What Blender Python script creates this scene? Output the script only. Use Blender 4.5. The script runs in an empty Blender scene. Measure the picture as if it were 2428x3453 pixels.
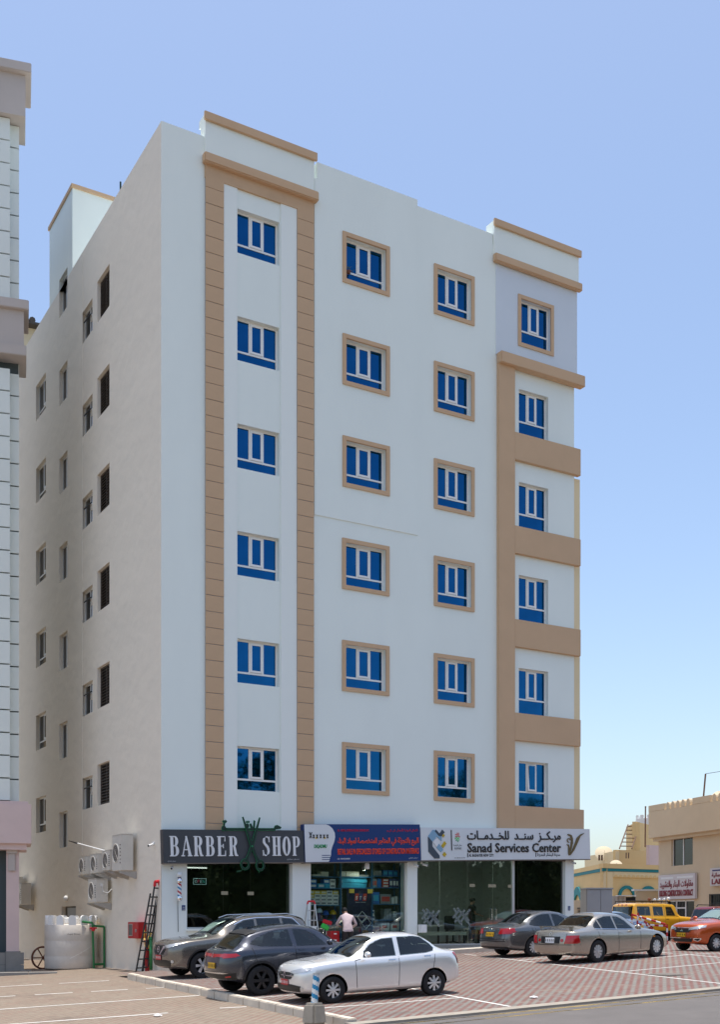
import bpy, bmesh, math, random
from math import sin, cos, pi, radians, atan, atan2, floor
from mathutils import Vector, Matrix, Euler
from mathutils.bvhtree import BVHTree

random.seed(7)
S = bpy.context.scene
COL = S.collection

# ------------------------------------------------------------------ camera
cd = bpy.data.cameras.new('camera'); cam = bpy.data.objects.new('camera', cd); COL.objects.link(cam)
cam.location = (-12.67, -33.6, 1.6)
cam.rotation_euler = (pi / 2, 0, -0.5307)
cd.sensor_fit = 'HORIZONTAL'; cd.sensor_width = 36; cd.lens = 57.88
cd.shift_y = 0.5674; cd.clip_start = 0.1; cd.clip_end = 3000
S.camera = cam
# ------------------------------------------------------------------ sky and sun
SUN_DIR = Vector((0.022, -0.030, -1.0)).normalized()      # the way the light travels
w = bpy.data.worlds.new('World'); S.world = w; w.use_nodes = True
nt = w.node_tree; nt.nodes.clear()
sky = nt.nodes.new('ShaderNodeTexSky'); sky.sky_type = 'NISHITA'; sky.sun_disc = False
sv = -SUN_DIR
sky.sun_elevation = math.asin(sv.z); sky.sun_rotation = atan2(sv.x, sv.y)
sky.air_density = 1.0; sky.dust_density = 1.9; sky.ozone_density = 1.0; sky.altitude = 0
bg = nt.nodes.new('ShaderNodeBackground'); bg.inputs['Strength'].default_value = 0.132
out = nt.nodes.new('ShaderNodeOutputWorld')
nt.links.new(sky.outputs[0], bg.inputs[0]); nt.links.new(bg.outputs[0], out.inputs[0])
sl = bpy.data.lights.new('sun', 'SUN'); sl.energy = 2.75; sl.angle = radians(0.53); sl.color = (1.0, 0.955, 0.88)
so = bpy.data.objects.new('sun', sl); COL.objects.link(so)
so.rotation_euler = SUN_DIR.to_track_quat('-Z', 'Y').to_euler(); so.location = (0, 0, 60)
vs = S.view_settings; vs.view_transform = 'Standard'; vs.look = 'None'; vs.exposure = 0.74; vs.gamma = 1.0
vs.use_curve_mapping = False
S.render.engine = 'CYCLES'; S.cycles.use_denoising = True
S.cycles.max_bounces = 8; S.cycles.transparent_max_bounces = 12

# ------------------------------------------------------------------ materials
def _n(t, k, **kw):
    n = t.nodes.new(k)
    for a, b in kw.items(): setattr(n, a, b)
    return n
MATS = {}
def mat(name, col, rough=0.65, metal=0.0, spec=0.4, var=None, bump=None, coat=0.0, coat_rough=0.05, flake=0.0, emit=None):
    """var=(scale, amount[, (sx,sy,sz)]) tone variation; bump=(scale, strength, distance)"""
    m = bpy.data.materials.new(name); m.use_nodes = True; t = m.node_tree
    b = t.nodes['Principled BSDF']
    c = (col[0], col[1], col[2], 1)
    b.inputs['Base Color'].default_value = c
    b.inputs['Roughness'].default_value = rough; b.inputs['Metallic'].default_value = metal
    b.inputs['Specular IOR Level'].default_value = spec
    b.inputs['Coat Weight'].default_value = coat; b.inputs['Coat Roughness'].default_value = coat_rough
    if emit:
        b.inputs['Emission Color'].default_value = (emit[0], emit[1], emit[2], 1); b.inputs['Emission Strength'].default_value = emit[3]
    geo = None
    if var or bump or flake: geo = _n(t, 'ShaderNodeTexCoord')
    if var:
        mp = _n(t, 'ShaderNodeMapping'); t.links.new(geo.outputs['Object'], mp.inputs[0])
        if len(var) > 2: mp.inputs['Scale'].default_value = var[2]
        nz = _n(t, 'ShaderNodeTexNoise'); nz.inputs['Scale'].default_value = var[0]; nz.inputs['Detail'].default_value = 6; nz.inputs['Roughness'].default_value = 0.6
        t.links.new(mp.outputs[0], nz.inputs['Vector'])
        mr = _n(t, 'ShaderNodeMapRange'); mr.inputs['From Min'].default_value = 0.25; mr.inputs['From Max'].default_value = 0.75
        mr.inputs['To Min'].default_value = 1 - var[1]; mr.inputs['To Max'].default_value = 1 + var[1]
        t.links.new(nz.outputs[0], mr.inputs[0])
        mx = _n(t, 'ShaderNodeVectorMath', operation='SCALE'); mx.inputs[0].default_value = col[:3]
        t.links.new(mr.outputs[0], mx.inputs['Scale']); t.links.new(mx.outputs[0], b.inputs['Base Color'])
    if bump:
        nb = _n(t, 'ShaderNodeTexNoise'); nb.inputs['Scale'].default_value = bump[0]; nb.inputs['Detail'].default_value = 5
        t.links.new(geo.outputs['Object'], nb.inputs['Vector'])
        bp = _n(t, 'ShaderNodeBump'); bp.inputs['Strength'].default_value = bump[1]; bp.inputs['Distance'].default_value = bump[2]
        t.links.new(nb.outputs[0], bp.inputs['Height']); t.links.new(bp.outputs[0], b.inputs['Normal'])
    MATS[name] = m
    return m

def glass_mat(name, tint, refl=0.12, rough=0.01):
    m = bpy.data.materials.new(name); m.use_nodes = True; t = m.node_tree; t.nodes.clear()
    o = _n(t, 'ShaderNodeOutputMaterial'); tr = _n(t, 'ShaderNodeBsdfTransparent'); tr.inputs[0].default_value = (*tint, 1)
    gl = _n(t, 'ShaderNodeBsdfGlossy'); gl.inputs['Roughness'].default_value = rough; gl.inputs[0].default_value = (.9, .95, .93, 1)
    lw = _n(t, 'ShaderNodeLayerWeight'); lw.inputs[0].default_value = 0.30
    mr = _n(t, 'ShaderNodeMapRange'); mr.inputs['To Min'].default_value = refl; mr.inputs['To Max'].default_value = 0.9
    t.links.new(lw.outputs['Fresnel'], mr.inputs[0])
    mx = _n(t, 'ShaderNodeMixShader'); t.links.new(mr.outputs[0], mx.inputs[0]); t.links.new(tr.outputs[0], mx.inputs[1]); t.links.new(gl.outputs[0], mx.inputs[2])
    t.links.new(mx.outputs[0], o.inputs[0]); MATS[name] = m
    return m

def paver_mat(name, ca, cb, fade, fadecol, w=0.21, h=0.105):
    m = bpy.data.materials.new(name); m.use_nodes = True; t = m.node_tree; b = t.nodes['Principled BSDF']
    b.inputs['Roughness'].default_value = 0.85; b.inputs['Specular IOR Level'].default_value = 0.25
    g = _n(t, 'ShaderNodeNewGeometry'); sx = _n(t, 'ShaderNodeSeparateXYZ'); t.links.new(g.outputs['Position'], sx.inputs[0])
    def ma(op, a, c=None):
        n = _n(t, 'ShaderNodeMath', operation=op)
        for i, v in enumerate((a, c)):
            if v is None: continue
            if isinstance(v, (int, float)): n.inputs[i].default_value = v
            else: t.links.new(v, n.inputs[i])
        return n.outputs[0]
    X = ma('DIVIDE', sx.outputs[0], w); Y = ma('DIVIDE', sx.outputs[1], h)
    row = ma('FLOOR', Y); xo = ma('SUBTRACT', X, ma('MULTIPLY', row, 0.5)); i = ma('FLOOR', xo)
    par = ma('FLOORED_MODULO', i, 2.0)
    fx = ma('FRACT', xo); fy = ma('FRACT', Y)
    jx = ma('MINIMUM', fx, ma('SUBTRACT', 1.0, fx)); jy = ma('MULTIPLY', ma('MINIMUM', fy, ma('SUBTRACT', 1.0, fy)), h / w)
    j = ma('LESS_THAN', ma('MINIMUM', jx, jy), 0.022)
    cx = _n(t, 'ShaderNodeCombineXYZ'); t.links.new(i, cx.inputs[0]); t.links.new(row, cx.inputs[1])
    wn = _n(t, 'ShaderNodeTexWhiteNoise'); t.links.new(cx.outputs[0], wn.inputs[0])
    nz = _n(t, 'ShaderNodeTexNoise'); nz.inputs['Scale'].default_value = 0.9; nz.inputs['Detail'].default_value = 6; t.links.new(g.outputs['Position'], nz.inputs['Vector'])
    nf = _n(t, 'ShaderNodeTexNoise'); nf.inputs['Scale'].default_value = 9; nf.inputs['Detail'].default_value = 5; t.links.new(g.outputs['Position'], nf.inputs['Vector'])
    # a little swapping of colours paver by paver
    sw = ma('GREATER_THAN', wn.outputs[0], 0.96); par2 = ma('ABSOLUTE', ma('SUBTRACT', par, sw))
    def mix(f, a, c, bl='MIX'):
        n = _n(t, 'ShaderNodeMix', data_type='RGBA', blend_type=bl)
        if isinstance(f, (int, float)): n.inputs[0].default_value = f
        else: t.links.new(f, n.inputs[0])
        for k, v in ((6, a), (7, c)):
            if isinstance(v, tuple): n.inputs[k].default_value = (*v, 1)
            else: t.links.new(v, n.inputs[k])
        return n.outputs[2]
    col = mix(par2, ca, cb)
    mrf = _n(t, 'ShaderNodeMapRange'); mrf.inputs[1].default_value = .35; mrf.inputs[2].default_value = .65; mrf.inputs[3].default_value = max(0, fade - .2); mrf.inputs[4].default_value = min(1, fade + .2)
    t.links.new(nz.outputs[0], mrf.inputs[0])
    col = mix(mrf.outputs[0], col, fadecol)
    tone = ma('ADD', ma('MULTIPLY', wn.outputs[0], 0.22), ma('MULTIPLY', nf.outputs[0], 0.42)); tone = ma('ADD', tone, 0.68)
    vm = _n(t, 'ShaderNodeVectorMath', operation='SCALE'); t.links.new(col, vm.inputs[0]); t.links.new(tone, vm.inputs['Scale'])
    ns = _n(t, 'ShaderNodeTexNoise'); ns.inputs['Scale'].default_value = .55; ns.inputs['Detail'].default_value = 8; ns.inputs['Roughness'].default_value = .7; t.links.new(g.outputs['Position'], ns.inputs['Vector'])
    sm = _n(t, 'ShaderNodeMapRange'); sm.inputs[1].default_value = .57; sm.inputs[2].default_value = .70; sm.inputs[3].default_value = 0; sm.inputs[4].default_value = .45; t.links.new(ns.outputs[0], sm.inputs[0])
    dm = _n(t, 'ShaderNodeMapRange'); dm.inputs[1].default_value = .45; dm.inputs[2].default_value = .33; dm.inputs[3].default_value = 0; dm.inputs[4].default_value = .40; t.links.new(ns.outputs[0], dm.inputs[0])
    st_ = mix(sm.outputs[0], vm.outputs[0], (.09, .075, .065)); st_ = mix(dm.outputs[0], st_, (.27, .225, .175))
    col = mix(ma('MULTIPLY', j, 0.65), st_, (0.19, 0.16, 0.13))
    t.links.new(col, b.inputs['Base Color'])
    bp = _n(t, 'ShaderNodeBump'); bp.inputs['Strength'].default_value = .5; bp.inputs['Distance'].default_value = .004
    t.links.new(ma('SUBTRACT', ma('MULTIPLY', nf.outputs[0], .6), j), bp.inputs['Height']); t.links.new(bp.outputs[0], b.inputs['Normal'])
    MATS[name] = m
    return m

mat('white_plaster', (.78, .83, .785), .8, var=(.5, .03, (1, 1, .45)), bump=(60, .25, .004))
mat('white_trim', (.79, .825, .785), .75, bump=(70, .2, .003))
mat('side_plaster', (.74, .68, .585), .8, var=(.45, .035, (1, .35, 1)), bump=(2.2, .28, .04))
mat('pale_blue_plaster', (.62, .67, .72), .8, var=(.6, .03), bump=(60, .25, .004))
mat('tan_paint', (.57, .385, .235), .8, var=(.8, .05), bump=(50, .3, .004))
mat('tan_panel', (.55, .37, .225), .75, var=(1.5, .05), bump=(40, .3, .004))
mat('joint_grey', (.34, .33, .33), .8)
mat('cream_paint', (.80, .66, .42), .8, var=(.6, .05))
mat('pvc_white', (.80, .79, .76), .35, spec=.5)
mat('mirror_glass', (.008, .082, .205), .03, metal=1.0, var=(.7, .22), bump=(.9, .10, .02))
mat('dark_glass', (.012, .016, .02), .04, spec=.6, bump=(.8, .05, .02))
mat('louvre', (.10, .085, .075), .5)
mat('neigh_panel', (.74, .78, .74), .7, var=(.7, .04))
mat('groove', (.06, .08, .085), .7)
mat('neigh_cornice', (.50, .445, .41), .75, var=(.8, .06), bump=(40, .3, .004))
mat('neigh_pink', (.66, .51, .48), .75, var=(.8, .06), bump=(40, .3, .004))
mat('grey_tile', (.25, .235, .215), .55, var=(3, .12))
mat('concrete', (.34, .30, .245), .85, var=(4, .16), bump=(35, .5, .01))
mat('kerb_stone', (.62, .55, .45), .85, var=(3, .14), bump=(30, .4, .008))
mat('line_paint', (.72, .69, .64), .7, var=(6, .10))
mat('yellow_line', (.62, .43, .10), .7, var=(5, .15))
mat('asphalt', (.135, .122, .113), .85, var=(1.1, .12), bump=(90, .5, .01))
mat('soil', (.25, .205, .155), .9, var=(.4, .12), bump=(10, .4, .02))
mat('stain', (.17, .15, .13), .8, var=(5, .3))
mat('sign_grey', (.055, .058, .065), .4, spec=.4)
mat('sign_blue', (.009, .038, .155), .35)
mat('sign_white', (.68, .70, .71), .35)
mat('letter_white', (.74, .75, .76), .4)
mat('letter_black', (.018, .014, .013), .4)
mat('letter_red', (.85, .065, .015), .45)
mat('letter_crimson', (.55, .01, .06), .45)
mat('letter_darkred', (.24, .02, .03), .5)
mat('green_edge', (.02, .23, .09), .4)
mat('green_dark', (.008, .028, .018), .4)
mat('logo_slate', (.055, .075, .10), .5); mat('logo_steel', (.22, .38, .52), .5); mat('logo_gold', (.52, .36, .02), .5)
mat('logo_green', (.02, .30, .10), .5); mat('bronze', (.16, .115, .05), .45, metal=.3)
mat('alu', (.60, .60, .58), .4, metal=.6)
mat('steel', (.62, .62, .62), .25, metal=.9)
mat('chrome', (.82, .82, .83), .08, metal=1.0)
mat('dark_metal', (.035, .037, .04), .45)
mat('brown_metal', (.16, .135, .115), .5)
mat('galv', (.42, .40, .37), .5, metal=.3, var=(6, .15))
mat('ac_body', (.62, .59, .53), .5, var=(3, .06))
mat('ac_dark', (.12, .11, .10), .5)
mat('red_paint', (.42, .012, .015), .4)
mat('red_plastic', (.60, .02, .03), .4)
mat('green_pipe', (.02, .17, .05), .45)
mat('hose_yellow', (.60, .42, .10), .5)
mat('tank_plastic', (.60, .54, .47), .45, var=(3, .07), bump=(9, .35, .02))
mat('tank_white', (.80, .79, .76), .6)
mat('rust', (.16, .06, .035), .8)
mat('straw', (.50, .36, .18), .9)
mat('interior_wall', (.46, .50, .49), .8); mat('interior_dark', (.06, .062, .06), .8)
mat('interior_floor', (.24, .23, .21), .4); mat('ceiling_white', (.6, .6, .58), .8)
mat('shelf_blue', (.025, .12, .25), .5)
mat('box_white', (.80, .78, .72), .7, var=(5, .05)); mat('box_cream', (.74, .69, .54), .7); mat('box_yellow', (.75, .52, .08), .7)
mat('box_teal', (.04, .38, .56), .6); mat('box_blue', (.025, .16, .46), .6); mat('box_red', (.58, .06, .045), .6); mat('box_navy', (.05, .05, .16), .6); mat('box_grey', (.25, .25, .25), .6)
mat('poster_navy', (.012, .010, .05), .4); mat('black', (.01, .01, .011), .5); mat('white', (.75, .75, .74), .5)
mat('helmet_white', (.7, .75, .78), .3); mat('helmet_blue', (.02, .10, .45), .3); mat('helmet_yellow', (.70, .40, .02), .3)
mat('lime', (.05, .55, .08), .4)
mat('wood_top', (.52, .49, .40), .4)
mat('tan_house', (.64, .51, .345), .8, var=(.7, .06), bump=(30, .4, .006))
mat('yellow_house', (.74, .53, .25), .8, var=(.6, .06)); mat('yellow_house_pale', (.78, .63, .38), .8, var=(.6, .05))
mat('cream_house', (.62, .52, .36), .8, var=(.5, .06)); mat('teal_paint', (.005, .20, .23), .6)
mat('cabinet_grey', (.34, .36, .38), .5, var=(2, .05)); mat('corrugated', (.48, .45, .40), .6)
mat('sign_board', (.62, .57, .56), .5)
mat('roof_tile_dark', (.07, .06, .055), .7)
mat('wood_dark', (.15, .09, .06), .8)
mat('tyre', (.018, .018, .019), .75, spec=.3); mat('rim_silver', (.66, .66, .65), .3, metal=.35); mat('rim_dark', (.05, .05, .052), .35, metal=.6)
mat('wheel_well', (.008, .008, .008), .9, spec=.1)
mat('car_trim', (.014, .014, .015), .5); mat('seam', (.006, .006, .006), .8)
mat('lamp_red', (.38, .008, .012), .12, coat=.8); mat('lamp_clear', (.55, .56, .56), .1, metal=.55, coat=1, bump=(45, .7, .02)); mat('lamp_amber', (.6, .2, .01), .15, coat=.6)
mat('plate_yellow', (.62, .36, .015), .45); mat('plate_red', (.45, .02, .025), .45); mat('plate_white', (.7, .72, .74), .45)
mat('sunshade', (.82, .86, .88), .5); mat('paper', (.75, .84, .78), .6)
mat('skin', (.22, .115, .07), .55); mat('hair', (.008, .007, .006), .6)
mat('shirt_pink', (.60, .47, .47), .8, var=(14, .08), bump=(9, .5, .02)); mat('trousers', (.028, .025, .025), .8); mat('tee_black', (.010, .010, .012), .85, bump=(9, .4, .02)); mat('jeans', (.03, .045, .085), .85)
mat('bark', (.11, .08, .055), .9, bump=(20, .6, .02)); mat('leaf', (.045, .075, .02), .6, var=(2.5, .35)); mat('plant', (.10, .13, .06), .7)
mat('neon_white', (.5, .6, .6), .3, emit=(.55, .85, .85, .5)); mat('downlight', (.9, .9, .85), .4, emit=(1, .97, .9, 2.2))
glass_mat('car_glass', (.46, .52, .50), .05); glass_mat('shop_glass', (.88, .95, .92), .05); glass_mat('shop_glass_dark', (.45, .50, .49), .06); glass_mat('shop_glass_black', (.16, .17, .17), .05)
def frost_mat(name, col, f):
    m = bpy.data.materials.new(name); m.use_nodes = True; t = m.node_tree; t.nodes.clear(); o = _n(t, 'ShaderNodeOutputMaterial'); a = _n(t, 'ShaderNodeBsdfTransparent'); b = _n(t, 'ShaderNodeBsdfDiffuse'); b.inputs[0].default_value = (*col, 1)
    x = _n(t, 'ShaderNodeMixShader'); x.inputs[0].default_value = f; t.links.new(a.outputs[0], x.inputs[1]); t.links.new(b.outputs[0], x.inputs[2]); t.links.new(x.outputs[0], o.inputs[0]); MATS[name] = m
frost_mat('frosted', (.34, .38, .38), .32)
def paint(name, col, metal=.70, rough=.27):
    return mat(name, col, rough, metal=metal, coat=1.0, coat_rough=.04, spec=.5)
paint('paint_silver', (.80, .80, .79), .5); paint('paint_graphite', (.048, .054, .072)); paint('paint_taupe', (.19, .175, .155))
paint('paint_grey', (.145, .15, .155)); paint('paint_champagne', (.40, .365, .31)); paint('paint_orange', (.52, .085, .012), .35)
paint('paint_yellow', (.72, .36, .006), .0, .4); paint('paint_maroon', (.20, .014, .018), .3); paint('paint_bluegrey', (.25, .29, .36))
paver_mat('pavers_front', (.19, .086, .072), (.21, .20, .178), .20, (.185, .152, .132), .12, .06)
paver_mat('pavers_left', (.225, .125, .095), (.255, .22, .17), .48, (.25, .21, .16), .12, .06)

# ------------------------------------------------------------------ mesh helpers
class MB:
    def __init__(s): s.v = []; s.f = []; s.m = []
    def add(s, vs, fs, mi=0, M=None):
        o = len(s.v)
        s.v += [tuple(M @ Vector(p)) if M is not None else tuple(p) for p in vs]
        for f in fs: s.f.append([o + i for i in f]); s.m.append(mi)
        return s
    def box(s, x0, x1, y0, y1, z0, z1, mi=0, M=None):
        return s.add([(x0, y0, z0), (x1, y0, z0), (x1, y1, z0), (x0, y1, z0), (x0, y0, z1), (x1, y0, z1), (x1, y1, z1), (x0, y1, z1)],
                     [(0, 3, 2, 1), (4, 5, 6, 7), (0, 1, 5, 4), (1, 2, 6, 5), (2, 3, 7, 6), (3, 0, 4, 7)], mi, M)
    def quad(s, a, b, c, d, mi=0): return s.add([a, b, c, d], [(0, 1, 2, 3)], mi)
    def prism(s, pts, y0, y1, mi=0, M=None):      # polygon in (x,z), counter-clockwise seen from -y, pushed along y
        n = len(pts)
        vs = [(p[0], y0, p[1]) for p in pts] + [(p[0], y1, p[1]) for p in pts]
        fs = [tuple(range(n)), tuple(reversed(range(n, 2 * n)))] + [(i, i + n, (i + 1) % n + n, (i + 1) % n) for i in range(n)]
        return s.add(vs, fs, mi, M)
    def cyl(s, p, q, r, r2=None, n=10, mi=0, caps=True):
        p = Vector(p); q = Vector(q); r2 = r if r2 is None else r2
        d = (q - p).normalized(); a = d.orthogonal().normalized(); b = d.cross(a)
        vs = []
        for c, rr in ((p, r), (q, r2)):
            for i in range(n):
                t = 2 * pi * i / n; vs.append(c + (a * cos(t) + b * sin(t)) * rr)
        fs = [(i, (i + 1) % n, (i + 1) % n + n, i + n) for i in range(n)]
        if caps: fs += [tuple(reversed(range(n))), tuple(range(n, 2 * n))]
        return s.add(vs, fs, mi)
    def tube(s, pts, r, n=8, mi=0):
        for a, b in zip(pts, pts[1:]): s.cyl(a, b, r, n=n, mi=mi)
        return s
    def lathe(s, prof, c=(0, 0, 0), n=20, mi=0, axis='z', a0=0, a1=2 * pi):
        vs = []; full = abs(a1 - a0 - 2 * pi) < 1e-6; cnt = n if full else n + 1
        for r, h in prof:
            for i in range(cnt):
                t = a0 + (a1 - a0) * i / n
                if axis == 'z': vs.append((c[0] + r * cos(t), c[1] + r * sin(t), c[2] + h))
                elif axis == 'y': vs.append((c[0] + r * cos(t), c[1] + h, c[2] + r * sin(t)))
                else: vs.append((c[0] + h, c[1] + r * cos(t), c[2] + r * sin(t)))
        fs = []
        for k in range(len(prof) - 1):
            for i in range(n):
                j = (i + 1) % cnt
                fs.append((k * cnt + i, k * cnt + j, (k + 1) * cnt + j, (k + 1) * cnt + i))
        return s.add(vs, fs, mi)
    def ball(s, c, r, n=12, mi=0, sc=(1, 1, 1)):
        k = max(4, n // 2); vs = []; fs = []
        for j in range(k + 1):
            ph = pi * j / k
            for i in range(n): t = 2 * pi * i / n; vs.append((c[0] + r * sc[0] * sin(ph) * cos(t), c[1] + r * sc[1] * sin(ph) * sin(t), c[2] + r * sc[2] * cos(ph)))
        for j in range(k):
            for i in range(n): a = j * n + i; b = j * n + (i + 1) % n; fs.append((a, a + n, b + n, b))
        return s.add(vs, fs, mi)
    def mesh(s, name='m', smooth=False):
        me = bpy.data.meshes.new(name); me.from_pydata(s.v, [], s.f); me.polygons.foreach_set('material_index', s.m)
        if smooth: me.polygons.foreach_set('use_smooth', [True] * len(me.polygons))
        bm = bmesh.new(); bm.from_mesh(me); bmesh.ops.recalc_face_normals(bm, faces=bm.faces)
        bm.to_mesh(me); bm.free(); me.update(); return me
    def build(s, name, mats, parent=None, smooth=False, loc=None, rz=None, bevel=0):
        me = s.mesh(name, smooth)
        if bevel:
            bm = bmesh.new(); bm.from_mesh(me)
            bmesh.ops.remove_doubles(bm, verts=bm.verts, dist=1e-5)
            bmesh.ops.bevel(bm, geom=list(bm.edges), offset=bevel, segments=2, affect='EDGES', clamp_overlap=True)
            bm.to_mesh(me); bm.free()
        return obj(name, me, mats, parent, loc, rz)
def obj(name, me, mats, parent=None, loc=None, rz=None):
    o = bpy.data.objects.new(name, me); COL.objects.link(o)
    if not me.materials:
        for k in ([mats] if isinstance(mats, str) else mats): me.materials.append(MATS[k])
    if parent: o.parent = parent
    if loc is not None: o.location = loc
    if rz is not None: o.rotation_euler = (0, 0, rz)
    return o
def tag(o, label, cat=None, group=None, kind=None):
    if label: o['label'] = label
    if cat: o['category'] = cat
    if group: o['group'] = group
    if kind: o['kind'] = kind
    return o
def thing(name, label, cat, loc=(0, 0, 0), rz=0, group=None):
    o = bpy.data.objects.new(name, None); COL.objects.link(o); o.location = loc; o.rotation_euler = (0, 0, rz); o.empty_display_size = .2
    return tag(o, label, cat, group)
def copy_tree(o, parent=None):
    c = o.copy(); COL.objects.link(c)
    if parent: c.parent = parent
    for ch in o.children: copy_tree(ch, c)
    return c
def B(*a): return MB().box(*a)
def wall_openings(mb, u0, u1, v0, v1, ops, y=0.0, mi=0, reveal_mi=0):
    """a wall sheet in the (x,z) plane at y, outside = -y; ops = (u0,u1,v0,v1,depth)"""
    us = sorted({u0, u1, *[o[0] for o in ops], *[o[1] for o in ops]}); us = [u for u in us if u0 <= u <= u1]
    vs_ = sorted({v0, v1, *[o[2] for o in ops], *[o[3] for o in ops]}); vs_ = [v for v in vs_ if v0 <= v <= v1]
    for a, b in zip(us, us[1:]):
        for c, d in zip(vs_, vs_[1:]):
            mu, mv = (a + b) / 2, (c + d) / 2
            if any(o[0] < mu < o[1] and o[2] < mv < o[3] for o in ops): continue
            mb.quad((a, y, c), (b, y, c), (b, y, d), (a, y, d), mi)
    for a, b, c, d, dp in ops:
        e = y + dp
        mb.quad((a, y, c), (a, y, d), (a, e, d), (a, e, c), reveal_mi); mb.quad((b, y, c), (b, e, c), (b, e, d), (b, y, d), reveal_mi)
        mb.quad((a, y, d), (b, y, d), (b, e, d), (a, e, d), reveal_mi); mb.quad((a, y, c), (a, e, c), (b, e, c), (b, y, c), reveal_mi)
    return mb

# ------------------------------------------------------------------ lettering
_AR = {'ا': (0xFE8D, 2), 'ب': (0xFE8F, 4), 'ة': (0xFE93, 2), 'ت': (0xFE95, 4), 'ث': (0xFE99, 4), 'ج': (0xFE9D, 4), 'ح': (0xFEA1, 4), 'خ': (0xFEA5, 4), 'د': (0xFEA9, 2), 'ر': (0xFEAD, 2), 'ز': (0xFEAF, 2),
       'س': (0xFEB1, 4), 'ش': (0xFEB5, 4), 'ص': (0xFEB9, 4), 'ع': (0xFEC9, 4), 'ف': (0xFED1, 4), 'ق': (0xFED5, 4), 'ك': (0xFED9, 4), 'ل': (0xFEDD, 4), 'م': (0xFEE1, 4), 'ن': (0xFEE5, 4), 'ه': (0xFEE9, 4), 'و': (0xFEED, 2),
       'ي': (0xFEF1, 4), 'ئ': (0xFE89, 4), 'ء': (0xFE80, 1), 'أ': (0xFE83, 2), '_': (0x0640, 9), '\u2020': (0xFEFB, 2), '\u2021': (0xFEF7, 2)}
def arabic(s):
    s = s.replace('لا', '\u2020').replace('لأ', '\u2021'); outp = []
    for i, c in enumerate(s):
        if c not in _AR: outp.append(c); continue
        base, n = _AR[c]
        p = s[i - 1] if i else ' '; q = s[i + 1] if i + 1 < len(s) else ' '
        jp = p in _AR and _AR[p][1] >= 4; jn = q in _AR and _AR[q][1] >= 2 and n >= 4
        if n == 9: outp.append(chr(0x0640)); continue
        if n == 1: outp.append(chr(base)); continue
        k = (3 if jp else 2) if jn else (1 if jp else 0)
        outp.append(chr(base + k))
    return ''.join(reversed(outp))
def text(parent, body, box, y, m, depth=.015, bold=0.0, name='lettering', shear=0.0, res=2):
    cu = bpy.data.curves.new('t', 'FONT'); cu.body = body; cu.resolution_u = res; cu.offset = bold; cu.shear = shear
    o = bpy.data.objects.new('t', cu); COL.objects.link(o); bpy.context.view_layer.update()
    me = bpy.data.meshes.new_from_object(o.evaluated_get(bpy.context.evaluated_depsgraph_get()))
    bpy.data.objects.remove(o); bpy.data.curves.remove(cu)
    xs = [v.co.x for v in me.vertices]; ys = [v.co.y for v in me.vertices]
    x0, x1, z0, z1 = box; ax = (x1 - x0) / max(1e-6, max(xs) - min(xs)); ay = (z1 - z0) / max(1e-6, max(ys) - min(ys)); mx, my = min(xs), min(ys)
    for v in me.vertices: v.co = (x0 + (v.co.x - mx) * ax, y, z0 + (v.co.y - my) * ay)
    me.materials.clear()
    bm = bmesh.new(); bm.from_mesh(me); bmesh.ops.remove_doubles(bm, verts=bm.verts, dist=1e-4)
    r = bmesh.ops.extrude_face_region(bm, geom=list(bm.faces)); vv = [e for e in r['geom'] if isinstance(e, bmesh.types.BMVert)]
    bmesh.ops.translate(bm, vec=(0, -depth, 0), verts=vv); bmesh.ops.recalc_face_normals(bm, faces=bm.faces); bm.to_mesh(me); bm.free()
    return obj(name, me, m, parent)
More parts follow.
